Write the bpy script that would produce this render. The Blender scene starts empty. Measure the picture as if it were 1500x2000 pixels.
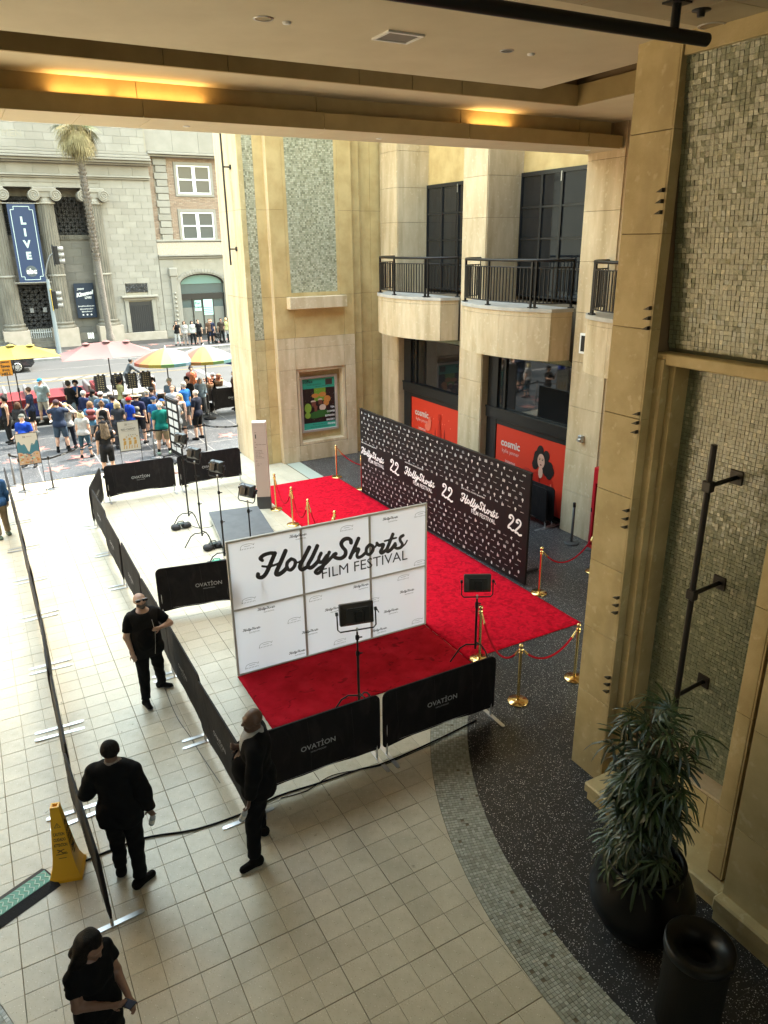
import bpy, bmesh, math, random
import numpy as np
from mathutils import Vector, Matrix
random.seed(7); np.random.seed(7)
R = math.radians
SC = bpy.context.scene
COL = SC.collection
# ------------------------------------------------------------------ camera
T = .305
F_, PIT, ROL, YAW = 1426.6, .353643, -.0123733, .503233
CAM = np.array([-3.82405*T, -20.7041*T, 21.9057*T])
def _rot():
    cy, sy = math.cos(YAW), math.sin(YAW)
    Fw = np.array([sy*math.cos(PIT), cy*math.cos(PIT), -math.sin(PIT)])
    Rt = np.array([cy, -sy, 0.]); U = np.cross(Rt, Fw); c, s = math.cos(ROL), math.sin(ROL)
    return np.array([Rt*c+U*s, -Rt*s+U*c, Fw])
MR = _rot()
def ray(x, y): return np.array([(x-750)/F_, (1000-y)/F_, 1.]) @ MR
def gz(x, y, z=0.): d = ray(x, y); return CAM+d*(z-CAM[2])/d[2]
def onY(x, y, Y): d = ray(x, y); return CAM+d*(Y-CAM[1])/d[1]
def onX(x, y, X): d = ray(x, y); return CAM+d*(X-CAM[0])/d[0]
cd = bpy.data.cameras.new('camera'); cam = bpy.data.objects.new('camera', cd); COL.objects.link(cam)
cd.sensor_fit = 'VERTICAL'; cd.sensor_height = 24; cd.lens = F_/2000*24; cd.clip_end = 2000; cd.clip_start = .05
cam.matrix_world = Matrix(((MR[0][0], MR[1][0], -MR[2][0], CAM[0]), (MR[0][1], MR[1][1], -MR[2][1], CAM[1]), (MR[0][2], MR[1][2], -MR[2][2], CAM[2]), (0, 0, 0, 1)))
SC.camera = cam
# ------------------------------------------------------------------ world, sun, exposure
SUN = Vector((.57, .13, 1)).normalized()
W = bpy.data.worlds.new('World'); SC.world = W; W.use_nodes = True
nt = W.node_tree; nt.nodes.clear()
sk = nt.nodes.new('ShaderNodeTexSky'); sk.sky_type = 'NISHITA'; sk.sun_disc = False
sk.sun_elevation = math.asin(SUN.z); sk.sun_rotation = math.atan2(SUN.x, SUN.y); sk.air_density = 3.4; sk.dust_density = 3.6; sk.ozone_density = 2.0
bg = nt.nodes.new('ShaderNodeBackground'); bg.inputs[1].default_value = .15
wo = nt.nodes.new('ShaderNodeOutputWorld'); nt.links.new(sk.outputs[0], bg.inputs[0]); nt.links.new(bg.outputs[0], wo.inputs[0])
sl = bpy.data.lights.new('sun', 'SUN'); sl.energy = 2.0; sl.angle = R(.5); sl.color = (1, .95, .87)
so = bpy.data.objects.new('sun', sl); COL.objects.link(so); so.rotation_euler = SUN.to_track_quat('Z', 'Y').to_euler(); so.location = (0, 10, 40)
SC.view_settings.view_transform = 'Standard'; SC.view_settings.look = 'None'; SC.view_settings.gamma = 1
SC.view_settings.use_curve_mapping = False; SC.view_settings.exposure = 3.3
SC.cycles.use_denoising = True; SC.cycles.max_bounces = 10; SC.cycles.diffuse_bounces = 6; SC.cycles.glossy_bounces = 4
SC.cycles.sample_clamp_indirect = 8
# ------------------------------------------------------------------ materials
def NN(t, ty, **kw):
    n = t.nodes.new(ty)
    for k, v in kw.items(): setattr(n, k, v)
    return n
def c4(c): return (c[0], c[1], c[2], 1)
_M = {}
def mat(name, col, rough=.6, metal=0., col2=None, scale=4., bump=0., bscale=60., spec=.5, alpha=1, emit=0, trans=0, island=None, streak=None, rnd=0., detail=6, coat=0., sheen=0.):
    """principled material; col2 = noise-mixed second colour, island = list of colours picked per loose piece"""
    if name in _M: return _M[name]
    m = bpy.data.materials.new(name); m.use_nodes = True; t = m.node_tree; L = t.links
    b = t.nodes['Principled BSDF']; b.inputs['Base Color'].default_value = c4(col); b.inputs['Roughness'].default_value = rough
    b.inputs['Metallic'].default_value = metal; b.inputs['Specular IOR Level'].default_value = spec
    if coat: b.inputs['Coat Weight'].default_value = coat
    if sheen: b.inputs['Sheen Weight'].default_value = sheen
    if emit: b.inputs['Emission Color'].default_value = c4(col); b.inputs['Emission Strength'].default_value = emit
    if trans: b.inputs['Transmission Weight'].default_value = trans
    if alpha < 1: b.inputs['Alpha'].default_value = alpha
    tc = NN(t, 'ShaderNodeTexCoord'); src = None
    if island:
        ge = NN(t, 'ShaderNodeNewGeometry'); oi = NN(t, 'ShaderNodeObjectInfo'); ad = NN(t, 'ShaderNodeMath', operation='ADD'); fr = NN(t, 'ShaderNodeMath', operation='FRACT')
        L.new(ge.outputs['Random Per Island'], ad.inputs[0]); L.new(oi.outputs['Random'], ad.inputs[1]); L.new(ad.outputs[0], fr.inputs[0])
        rp = NN(t, 'ShaderNodeValToRGB'); rp.color_ramp.interpolation = 'CONSTANT'; e = rp.color_ramp.elements
        while len(e) < len(island): e.new(.5)
        for i, c in enumerate(island): e[i].position = i/len(island); e[i].color = c4(c)
        L.new(fr.outputs[0], rp.inputs[0]); src = rp.outputs[0]
    if col2 is not None:
        no = NN(t, 'ShaderNodeTexNoise'); no.inputs['Scale'].default_value = scale; no.inputs['Detail'].default_value = detail; no.inputs['Roughness'].default_value = .6
        if streak:
            mp = NN(t, 'ShaderNodeMapping'); mp.inputs['Scale'].default_value = streak; L.new(tc.outputs['Object'], mp.inputs[0]); L.new(mp.outputs[0], no.inputs[0])
        else: L.new(tc.outputs['Object'], no.inputs[0])
        cr = NN(t, 'ShaderNodeValToRGB'); cr.color_ramp.elements[0].position = .38; cr.color_ramp.elements[1].position = .64
        L.new(no.outputs[0], cr.inputs[0])
        mx = NN(t, 'ShaderNodeMix', data_type='RGBA')
        if src: 
            L.new(src, mx.inputs[6])
        else: mx.inputs[6].default_value = c4(col)
        if src:
            mu = NN(t, 'ShaderNodeMath', operation='MULTIPLY'); mu.inputs[1].default_value = .5; L.new(cr.outputs[0], mu.inputs[0]); L.new(mu.outputs[0], mx.inputs[0])
        else: L.new(cr.outputs[0], mx.inputs[0])
        mx.inputs[7].default_value = c4(col2); src = mx.outputs[2]
    if rnd:
        oi = NN(t, 'ShaderNodeObjectInfo'); mr = NN(t, 'ShaderNodeMapRange'); mr.inputs[3].default_value = 1-rnd; mr.inputs[4].default_value = 1+rnd
        L.new(oi.outputs['Random'], mr.inputs[0]); hs = NN(t, 'ShaderNodeHueSaturation')
        if src: L.new(src, hs.inputs['Color'])
        else: hs.inputs['Color'].default_value = c4(col)
        L.new(mr.outputs[0], hs.inputs['Value']); src = hs.outputs[0]
    if src: L.new(src, b.inputs['Base Color'])
    if bump:
        n2 = NN(t, 'ShaderNodeTexNoise'); n2.inputs['Scale'].default_value = bscale; n2.inputs['Detail'].default_value = 5; L.new(tc.outputs['Object'], n2.inputs[0])
        bp = NN(t, 'ShaderNodeBump'); bp.inputs['Strength'].default_value = bump; bp.inputs['Distance'].default_value = .02; L.new(n2.outputs[0], bp.inputs['Height']); L.new(bp.outputs[0], b.inputs['Normal'])
    _M[name] = m; return m
def chips(m, sc, thr, cols, base_i=6, dens=1.0):
    """scatter small voronoi chips (terrazzo aggregate) over the base colour of m"""
    t = m.node_tree; L = t.links; b = t.nodes['Principled BSDF']; tc = NN(t, 'ShaderNodeTexCoord')
    vo = NN(t, 'ShaderNodeTexVoronoi'); vo.inputs['Scale'].default_value = sc; L.new(tc.outputs['Object'], vo.inputs['Vector'])
    sp = NN(t, 'ShaderNodeSeparateColor'); L.new(vo.outputs['Color'], sp.inputs[0])
    th = NN(t, 'ShaderNodeMath', operation='MULTIPLY'); th.inputs[1].default_value = thr; L.new(sp.outputs[0], th.inputs[0])
    lt = NN(t, 'ShaderNodeMath', operation='LESS_THAN'); L.new(vo.outputs['Distance'], lt.inputs[0]); L.new(th.outputs[0], lt.inputs[1])
    g2 = NN(t, 'ShaderNodeMath', operation='LESS_THAN'); g2.inputs[1].default_value = dens; L.new(sp.outputs[2], g2.inputs[0])
    an = NN(t, 'ShaderNodeMath', operation='MULTIPLY'); L.new(lt.outputs[0], an.inputs[0]); L.new(g2.outputs[0], an.inputs[1])
    rp = NN(t, 'ShaderNodeValToRGB'); rp.color_ramp.interpolation = 'CONSTANT'; e = rp.color_ramp.elements
    while len(e) < len(cols): e.new(.5)
    for i, c in enumerate(cols): e[i].position = i/len(cols); e[i].color = c4(c)
    L.new(sp.outputs[1], rp.inputs[0])
    mx = NN(t, 'ShaderNodeMix', data_type='RGBA'); L.new(an.outputs[0], mx.inputs[0]); L.new(rp.outputs[0], mx.inputs[7])
    bc = b.inputs['Base Color']
    if bc.is_linked: L.new(bc.links[0].from_socket, mx.inputs[6])
    else: mx.inputs[6].default_value = bc.default_value[:]
    L.new(mx.outputs[2], bc); return m
def stain(m, col, sc, lo, hi, fac=.6, st=(1, 1, 1), dist=0., det=6):
    """irregular wear: mixes col in where a world-space noise runs between lo and hi"""
    t = m.node_tree; L = t.links; b = t.nodes['Principled BSDF']; ge = NN(t, 'ShaderNodeNewGeometry'); mp = NN(t, 'ShaderNodeMapping'); mp.inputs['Scale'].default_value = st; L.new(ge.outputs['Position'], mp.inputs[0])
    no = NN(t, 'ShaderNodeTexNoise'); no.inputs['Scale'].default_value = sc; no.inputs['Detail'].default_value = det; no.inputs['Distortion'].default_value = dist; L.new(mp.outputs[0], no.inputs[0])
    mr = NN(t, 'ShaderNodeMapRange'); mr.inputs[1].default_value = lo; mr.inputs[2].default_value = hi; mr.inputs[4].default_value = fac; L.new(no.outputs[0], mr.inputs[0]); mx = NN(t, 'ShaderNodeMix', data_type='RGBA'); L.new(mr.outputs[0], mx.inputs[0]); bc = b.inputs['Base Color']
    if bc.is_linked: L.new(bc.links[0].from_socket, mx.inputs[6])
    else: mx.inputs[6].default_value = bc.default_value[:]
    mx.inputs[7].default_value = c4(col); L.new(mx.outputs[2], bc); return m
LIME = mat('limestone', (.54, .432, .225), .55, col2=(.43, .33, .155), scale=2.3, detail=9, bump=.2, bscale=70, rnd=.07)
LIMEL = mat('pale_travertine', (.61, .485, .32), .6, col2=(.49, .37, .22), scale=2.6, detail=9, streak=(1.4, 1.4, .35), bump=.15, bscale=40, rnd=.05)
PLAST = mat('ochre_plaster', (.55, .405, .185), .7, col2=(.45, .315, .13), scale=2.0, detail=9, bump=.05)
stain(LIME, (.30, .22, .11), 1.1, .56, .72, .55, (1.6, 1.6, .25)); stain(LIME, (.68, .60, .38), 9, .60, .68, .35); stain(LIMEL, (.36, .26, .13), 1.3, .55, .70, .6, (2.2, 2.2, .2)); stain(LIMEL, (.72, .63, .44), 11, .60, .68, .35); stain(PLAST, (.36, .25, .09), .9, .5, .75, .5, (1.3, 1.3, .5), 1.5)
JOINT = mat('joint', (.16, .11, .06), .9)
CEIL = mat('ceiling_plaster', (.62, .55, .39), .7, col2=(.57, .50, .345), scale=1.2, bump=.04)
CEILT = mat('ceiling_stone', (.40, .34, .22), .6, col2=(.35, .29, .18), scale=2, rnd=.05)
BROWN = mat('beam_face_stone', (.36, .27, .115), .6, col2=(.30, .22, .09), scale=2, rnd=.04)
def isl(*a): return list(a)
MOSW = mat('shell_mosaic', (.3, .3, .2), .22, island=[(a*.45+.125, b_*.47+.135, c_*.45+.088) for a, b_, c_ in ((.24, .26, .17), (.28, .30, .20), (.25, .27, .18), (.32, .34, .23), (.18, .20, .13), (.26, .28, .19), (.38, .40, .28), (.27, .29, .19), (.24, .26, .18), (.62, .60, .42), (.30, .32, .22), (.14, .15, .10), (.22, .24, .16), (.26, .28, .18), (.17, .19, .12))], col2=(.10, .115, .07), scale=90, bump=.35, bscale=60, coat=.5, spec=.8)
MOSF = mat('floor_mosaic', (.3, .3, .24), .3, island=isl((.32, .33, .27), (.40, .41, .35), (.27, .28, .22), (.36, .36, .3), (.44, .44, .38), (.24, .24, .19), (.34, .35, .3)), col2=(.25, .25, .2), scale=50, bump=.1)
GROUT = mat('dark_grout', (.10, .10, .065), .9)
TGROUT = mat('tile_grout', (.16, .13, .085), .9)
MOSP = mat('pale_shell_mosaic', (.4, .4, .3), .25, island=[(.38, .375, .26), (.46, .45, .33), (.32, .32, .21), (.40, .39, .28), (.52, .50, .37), (.24, .24, .16), (.38, .37, .26)], spec=.8, coat=.5)
TCH = (85, .34, [(.2, .16, .1), (.28, .23, .15), (.8, .76, .64), (.35, .3, .2)])
TILE = chips(mat('floor_tile', (.53, .475, .355), .34, col2=(.46, .41, .295), scale=5, rnd=.07, spec=.35, bump=.02), *TCH, dens=.55)
stain(TILE, (.27, .23, .16), .8, .5, .75, .45, dist=.8); stain(TILE, (.10, .085, .06), 9, .70, .74, .6)
TERR = chips(mat('dark_terrazzo', (.032, .032, .034), .3, col2=(.022, .022, .024), scale=3, spec=.4), 70, .46, [(.7, .7, .68), (.45, .45, .45), (.8, .79, .75), (.3, .3, .3)], dens=.75)
TERR2 = chips(mat('grey_terrazzo', (.027, .030, .033), .5, col2=(.021, .023, .026), scale=3), 38, .5, [(.2, .2, .2), (.12, .12, .12), (.02, .02, .02), (.25, .25, .25)], dens=.7)
BRASS = mat('brass', (.83, .60, .25), .18, 1.)
ROPE = mat('red_velvet', (.40, .005, .014), .8, spec=.15, bump=.2, bscale=150)
CARP = mat('red_carpet', (.74, .006, .026), 1., col2=(.58, .003, .018), scale=14, bump=.8, bscale=220, spec=.1)
CARP2 = mat('dark_red_carpet', (.52, .008, .020), 1., col2=(.36, .004, .010), scale=2.2, bump=.6, bscale=200, detail=9, spec=.1)
stain(CARP, (.30, .001, .007), 7, .50, .62, .55, dist=1.2, det=10); stain(CARP, (.8, .03, .05), 40, .55, .7, .35)
stain(CARP2, (.15, .002, .005), 3.2, .60, .66, .75, (1, 1.8, 1), 1.6, 4); stain(CARP2, (.62, .02, .035), 2.2, .55, .7, .4)
BLK = mat('black_metal', (.008, .008, .009), .45, spec=.4)
BLKM = mat('matte_black', (.010, .009, .009), .85, spec=.2)
BRZ = mat('dark_bronze', (.016, .012, .010), .45, .2)
STEEL = mat('galvanised_steel', (.55, .55, .55), .35, .9)
ALU = mat('aluminium', (.6, .59, .57), .4, .8)
COVER = mat('barrier_fabric', (.011, .0085, .0092), .7, col2=(.008, .0065, .007), scale=5, bump=.15, bscale=18, spec=.2)
stain(COVER, (.030, .025, .024), 4, .5, .75, .5, (1, 1, .4), 2.)
PRINTW = mat('white_print', (.78, .78, .77), .6)
PRINTG = mat('grey_print', (.35, .35, .35), .6)
GLASS = mat('dark_glass', (.012, .013, .015), .03, spec=.7)
WHITE = mat('white_paint', (.8, .8, .79), .5)
CREAM = mat('cream_stone', (.40, .385, .33), .7, island=isl((.245, .23, .20), (.27, .255, .22), (.225, .21, .18), (.255, .24, .21), (.235, .22, .19)), col2=(.19, .18, .15), scale=1.2)
GREYST = mat('grey_stone', (.16, .147, .12), .75, col2=(.105, .095, .075), scale=1.5, streak=(1.5, 1.5, .4), bump=.1, bscale=15)
GREYB = mat('grey_stone_blocks', (.40, .375, .32), .75, island=isl((.165, .155, .13), (.185, .17, .145), (.15, .14, .12), (.175, .16, .135)), col2=(.13, .12, .10), scale=1.5)
BRICK = mat('tan_brick', (.42, .28, .18), .8, island=isl((.255, .185, .135), (.28, .205, .15), (.23, .165, .12), (.27, .195, .14), (.29, .225, .17)))
ASPH = mat('asphalt', (.024, .026, .027), .85, col2=(.031, .033, .034), scale=.8, bump=.1)
def solid(n, c, r=.6, **k): return mat(n, c, r, **k)
# ------------------------------------------------------------------ mesh builder and tagging
def unit(v): v = np.array(v, float); return v/np.linalg.norm(v)
class MB:
    def __init__(s): s.v = []; s.f = []; s.m = []; s.sm = []
    def add(s, vs, fs, mi=0, sm=False):
        o = len(s.v); s.v += [tuple(map(float, p)) for p in vs]
        for f in fs: s.f.append(tuple(i+o for i in f)); s.m.append(mi); s.sm.append(sm)
        return s
    def box(s, x0, y0, z0, x1, y1, z1, mi=0, c=0.):
        if c <= 0:
            return s.add([(x0, y0, z0), (x1, y0, z0), (x1, y1, z0), (x0, y1, z0), (x0, y0, z1), (x1, y0, z1), (x1, y1, z1), (x0, y1, z1)],
                         [(0, 3, 2, 1), (4, 5, 6, 7), (0, 1, 5, 4), (1, 2, 6, 5), (2, 3, 7, 6), (3, 0, 4, 7)], mi)
        bm = bmesh.new(); bmesh.ops.create_cube(bm, size=1)
        for v in bm.verts: v.co = Vector(((x0+x1)/2+v.co.x*(x1-x0), (y0+y1)/2+v.co.y*(y1-y0), (z0+z1)/2+v.co.z*(z1-z0)))
        bmesh.ops.bevel(bm, geom=bm.edges[:], offset=c, segments=1, affect='EDGES')
        return s.bm(bm, mi)
    def bm(s, bm, mi=0, sm=False):
        bm.verts.index_update(); s.add([v.co[:] for v in bm.verts], [[v.index for v in f.verts] for f in bm.faces], mi, sm); bm.free(); return s
    def obox(s, P, du, dv, dn, mi=0):
        """box from corner P with edge vectors du, dv, dn"""
        P, du, dv, dn = map(np.array, (P, du, dv, dn))
        vs = [P, P+du, P+du+dv, P+dv, P+dn, P+du+dn, P+du+dv+dn, P+dv+dn]
        fs = [(0, 3, 2, 1), (4, 5, 6, 7), (0, 1, 5, 4), (1, 2, 6, 5), (2, 3, 7, 6), (3, 0, 4, 7)]
        if np.dot(np.cross(du, dv), dn) < 0: fs = [f[::-1] for f in fs]
        return s.add(vs, fs, mi)
    def prism(s, poly, z0, z1, mi=0, ax='z'):
        n = len(poly)
        def P(p, h): return (p[0], p[1], h) if ax == 'z' else ((p[0], h, p[1]) if ax == 'y' else (h, p[0], p[1]))
        vs = [P(p, z0) for p in poly]+[P(p, z1) for p in poly]
        return s.add(vs, [tuple(range(n))[::-1], tuple(range(n, 2*n))]+[(i, (i+1) % n, n+(i+1) % n, n+i) for i in range(n)], mi)
    def tube(s, pts, r, n=8, mi=0, cap=True, sm=True):
        pts = [np.array(p, float) for p in pts]; rs = r if hasattr(r, '__len__') else [r]*len(pts); vs = []; up = None
        for i, p in enumerate(pts):
            d = unit(pts[min(i+1, len(pts)-1)]-pts[max(i-1, 0)])
            if up is None: up = np.array([0, 0, 1.]) if abs(d[2]) < .9 else np.array([1., 0, 0])
            a = np.cross(d, up); a = a/(np.linalg.norm(a)+1e-9); b = np.cross(d, a); up = -b if np.dot(-b, up) > 0 else b; b = np.cross(d, a)
            for k in range(n): t = 2*math.pi*k/n; vs.append(p+rs[i]*(a*math.cos(t)+b*math.sin(t)))
        fs = [(i*n+k, i*n+(k+1) % n, (i+1)*n+(k+1) % n, (i+1)*n+k) for i in range(len(pts)-1) for k in range(n)]
        s.add(vs, fs, mi, sm)
        if cap: s.add(vs[:n], [tuple(range(n))[::-1]], mi); s.add(vs[-n:], [tuple(range(n))], mi)
        return s
    def lathe(s, prof, n=24, c=(0, 0, 0), mi=0, sm=True):
        vs = []; m = len(prof)
        for k in range(n):
            a = 2*math.pi*k/n
            for r, z in prof: vs.append((c[0]+r*math.cos(a), c[1]+r*math.sin(a), c[2]+z))
        fs = [(k*m+i, ((k+1) % n)*m+i, ((k+1) % n)*m+i+1, k*m+i+1) for k in range(n) for i in range(m-1)]
        return s.add(vs, fs, mi, sm)
    def build(s, name, mats, parent=None, loc=(0, 0, 0), world=True):
        """one linked mesh object; coordinates are world ones and are re-based on the parent's base point (world=False: already local)"""
        me = bpy.data.meshes.new(name); off = np.zeros(3)
        if world:
            if parent is not None:
                p = parent; 
                while p is not None: off += np.array(p.location); p = p.parent
            else: off = np.array(loc, float)
        vs = np.array(s.v)-off if len(s.v) else []
        me.from_pydata([tuple(v) for v in vs], [], s.f)
        if not isinstance(mats, (list, tuple)): mats = [mats]
        for m in mats: me.materials.append(m)
        me.polygons.foreach_set('material_index', s.m); me.polygons.foreach_set('use_smooth', s.sm); me.update()
        return link(name, me, parent, loc if parent is None and world else (0, 0, 0))
def link(name, me, parent=None, loc=(0, 0, 0), rz=0., rot=None):
    o = bpy.data.objects.new(name, me); COL.objects.link(o); o.location = tuple(loc)
    if rz: o.rotation_euler = (0, 0, rz)
    if rot: o.rotation_euler = rot
    if parent is not None: o.parent = parent
    return o
def tag(o, label=None, cat=None, group=None, kind=None):
    if label: o['label'] = label
    if cat: o['category'] = cat
    if group: o['group'] = group
    if kind: o['kind'] = kind
    return o
def thing(name, label, cat, loc=(0, 0, 0), rz=0., group=None):
    o = link(name, None, None, loc, rz); o.empty_display_size = .2; return tag(o, label, cat, group)
def copy_tree(o, parent=None):
    c = o.copy(); COL.objects.link(c)
    if parent is not None: c.parent = parent
    for ch in list(o.children): copy_tree(ch, c)
    return c
def spawn(root, used, loc, rz=0., label=None, rot=None):
    """first call moves the prototype itself, later ones copy it with its parts"""
    o = copy_tree(root) if used else root
    o.location = loc; o.rotation_euler = rot or (0, 0, rz)
    if label: o['label'] = label
    return o
# ------------------------------------------------------------------ text and lettering
_T = {}
def text_mesh(txt, bold=0.):
    k = (txt, bold)
    if k in _T: return _T[k]
    cu = bpy.data.curves.new('t', 'FONT'); cu.body = txt; cu.size = 1; cu.offset = bold; cu.resolution_u = 2
    o = bpy.data.objects.new('t', cu); COL.objects.link(o); dg = bpy.context.evaluated_depsgraph_get(); dg.update()
    me = o.evaluated_get(dg).to_mesh(); v = np.array([x.co[:] for x in me.vertices]) if len(me.vertices) else np.zeros((0, 3)); f = [tuple(p.vertices) for p in me.polygons]
    bpy.data.objects.remove(o); bpy.data.curves.remove(cu)
    _T[k] = (v, f); return _T[k]
def put(mb, vf, P, du, dv, w=None, h=None, cx=.5, cy=.5, mi=0):
    """flat print: fit mesh vf (in xy) at P, width along du, height along dv; w and/or h give the size"""
    v, f = vf
    if len(v) == 0: return
    lo = v.min(0); hi = v.max(0); W_ = hi[0]-lo[0]; H_ = hi[1]-lo[1]
    sx = w/W_ if w else h/H_; sy = h/H_ if h else w/W_
    P = np.array(P, float); du = unit(du); dv = unit(dv)
    mb.add([P+du*((x-lo[0])*sx-cx*W_*sx)+dv*((y-lo[1])*sy-cy*H_*sy) for x, y, _ in v], f, mi)
def txt(mb, s, P, du, dv, w=None, h=None, cx=.5, cy=.5, mi=0, bold=0.): put(mb, text_mesh(s, bold), P, du, dv, w, h, cx, cy, mi)
def stroke_mesh(strokes, res=160):
    """strokes: list of (points, width) -> clean flat mesh (marching squares on the 2-D distance field)"""
    segs = []
    for pts, w in strokes:
        P = np.array(pts, float); n = len(P); out = []
        if n > 2:
            for i in range(n-1):
                p0, p1, p2, p3 = P[max(i-1, 0)], P[i], P[i+1], P[min(i+2, n-1)]
                for t in np.linspace(0, 1, 5)[:-1]:
                    out.append(.5*((2*p1)+(-p0+p2)*t+(2*p0-5*p1+4*p2-p3)*t*t+(-p0+3*p1-3*p2+p3)*t**3))
            out.append(P[-1])
        else: out = list(P)
        segs += [(out[i], out[i+1], w) for i in range(len(out)-1)]
    A = np.array([s_[0] for s_ in segs]); B = np.array([s_[1] for s_ in segs]); wm = max(s_[2] for s_ in segs)
    lo = np.minimum(A, B).min(0)-wm; hi = np.maximum(A, B).max(0)+wm; h = (hi[0]-lo[0])/res
    nx, ny = res+1, int((hi[1]-lo[1])/h)+2
    X, Y = np.meshgrid(lo[0]+h*np.arange(nx), lo[1]+h*np.arange(ny), indexing='ij'); D = np.full(X.shape, 1e3)
    for a, b, w in segs:
        d = b-a; t = np.clip(((X-a[0])*d[0]+(Y-a[1])*d[1])/(d@d+1e-12), 0, 1); D = np.minimum(D, np.hypot(X-a[0]-t*d[0], Y-a[1]-t*d[1])-w/2)
    vs = []; fs = []; idx = {}
    def V(k, p):
        if k not in idx: idx[k] = len(vs); vs.append((p[0], p[1], 0))
        return idx[k]
    for i in range(nx-1):
        for j in range(ny-1):
            c = [(i, j), (i+1, j), (i+1, j+1), (i, j+1)]; d = [D[q] for q in c]
            if min(d) >= 0: continue
            poly = []
            for k in range(4):
                a, b = c[k], c[(k+1) % 4]; da, db = d[k], d[(k+1) % 4]
                if da < 0: poly.append(V(a, (X[a], Y[a])))
                if (da < 0) != (db < 0):
                    t = da/(da-db); e = (min(a, b), max(a, b)); poly.append(V(e, (X[a]+t*(X[b]-X[a]), Y[a]+t*(Y[b]-Y[a]))))
            if len(poly) > 2: fs.append(tuple(poly))
    return np.array(vs), fs
def script_logo():
    def P(*a): return [(x, -y) for x, y in a]
    S = [(P((150, 412), (137, 398), (165, 372), (215, 355), (248, 356)), 24), (P((250, 355), (215, 430), (175, 512), (140, 548), (110, 545), (112, 522)), 26),
         (P((332, 335), (290, 425), (248, 512), (262, 528), (300, 505), (335, 470)), 27), (P((148, 460), (200, 462), (265, 440), (300, 418)), 15),
         (P((372, 400), (340, 430), (335, 475), (362, 490), (395, 455), (400, 415), (372, 400)), 23), (P((395, 430), (430, 425), (470, 395)), 12),
         (P((518, 305), (470, 395), (435, 460), (448, 488), (485, 470)), 26), (P((583, 292), (540, 380), (500, 450), (515, 474), (550, 452), (585, 415)), 26),
         (P((610, 352), (590, 395), (592, 425), (618, 420), (655, 370)), 23), (P((678, 342), (640, 420), (605, 495), (575, 520), (556, 508), (580, 480), (640, 440), (705, 372)), 22),
         (P((860, 262), (858, 240), (835, 228), (800, 238), (778, 270), (790, 302), (812, 330), (806, 368), (770, 393), (728, 388), (712, 368), (730, 355)), 27),
         (P((925, 225), (885, 310), (848, 388)), 26), (P((865, 355), (900, 318), (925, 315), (908, 360), (915, 385), (950, 372), (975, 350)), 22),
         (P((1020, 275), (992, 305), (990, 348), (1015, 357), (1045, 325), (1047, 288), (1020, 275)), 23),
         (P((1045, 300), (1068, 292), (1084, 258)), 14), (P((1083, 262), (1100, 280), (1140, 270), (1130, 300), (1112, 335), (1128, 345), (1165, 315)), 23),
         (P((1225, 182), (1190, 265), (1168, 318), (1180, 332), (1215, 305), (1245, 262)), 24), (P((1150, 243), (1200, 228), (1255, 212)), 13),
         (P((1318, 190), (1292, 208), (1290, 235), (1308, 262), (1300, 290), (1265, 303), (1240, 292), (1250, 275)), 22), (P((1305, 292), (1335, 265), (1354, 232)), 11)]
    v, f = stroke_mesh([([(x, y+.0) for x, y in p], w*1.2) for p, w in S], 230)
    v = v.copy(); v[:, 1] -= v[:, 0]*.225      # level the slanted baseline
    return v, f
LOGO = script_logo()
TWO = stroke_mesh([([(.05, .78), (.08, .92), (.25, 1.0), (.42, .88), (.38, .65), (.2, .42), (.02, .2), (.0, .06), (.16, .1), (.34, .0), (.52, .06)], .13), ([(.10, .80), (.16, .78)], .15)], 50)
# ------------------------------------------------------------------ people: smooth implicit bodies meshed with surface nets
def nets(D, lo, h):
    S = D < 0; a = S[:-1, :-1, :-1].astype(np.int8)
    cnt = np.zeros_like(a)
    for i in (0, 1):
        for j in (0, 1):
            for k in (0, 1): cnt += S[i:S.shape[0]-1+i, j:S.shape[1]-1+j, k:S.shape[2]-1+k]
    act = (cnt > 0) & (cnt < 8); ci = np.argwhere(act)
    if len(ci) == 0: return np.zeros((0, 3)), []
    idx = -np.ones(act.shape, int); idx[tuple(ci.T)] = np.arange(len(ci))
    acc = np.zeros((len(ci), 3)); num = np.zeros(len(ci)); I, J, K = ci.T
    E_ = [((i, j, k), ax) for ax in range(3) for i in (0, 1) for j in (0, 1) for k in (0, 1) if (i, j, k)[ax] == 0]
    for (i, j, k), ax in E_:
        p = np.array([i, j, k]); q = p.copy(); q[ax] += 1
        d0 = D[I+p[0], J+p[1], K+p[2]]; d1 = D[I+q[0], J+q[1], K+q[2]]; m = (d0 < 0) != (d1 < 0)
        t = np.where(m, d0/np.where(m, d0-d1, 1), 0)
        pos = p[None, :]+t[:, None]*(q-p)[None, :]; acc += pos*m[:, None]; num += m
    V = (ci+acc/num[:, None])*h+lo
    F = []
    for ax in range(3):
        b, c = (ax+1) % 3, (ax+2) % 3
        sl0 = [slice(None)]*3; sl1 = [slice(None)]*3; sl0[ax] = slice(0, -1); sl1[ax] = slice(1, None)
        s0 = S[tuple(sl0)]; s1 = S[tuple(sl1)]; e = np.argwhere(s0 != s1)
        e = e[(e[:, b] > 0) & (e[:, c] > 0) & (e[:, b] < S.shape[b]-1) & (e[:, c] < S.shape[c]-1)]
        fl = s0[tuple(e.T)]
        def at(db, dc): q = e.copy(); q[:, b] -= db; q[:, c] -= dc; return idx[tuple(q.T)]
        q = np.stack([at(1, 1), at(0, 1), at(0, 0), at(1, 0)], 1); q[~fl] = q[~fl][:, ::-1]; F.append(q)
    return V, np.concatenate(F)
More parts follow.
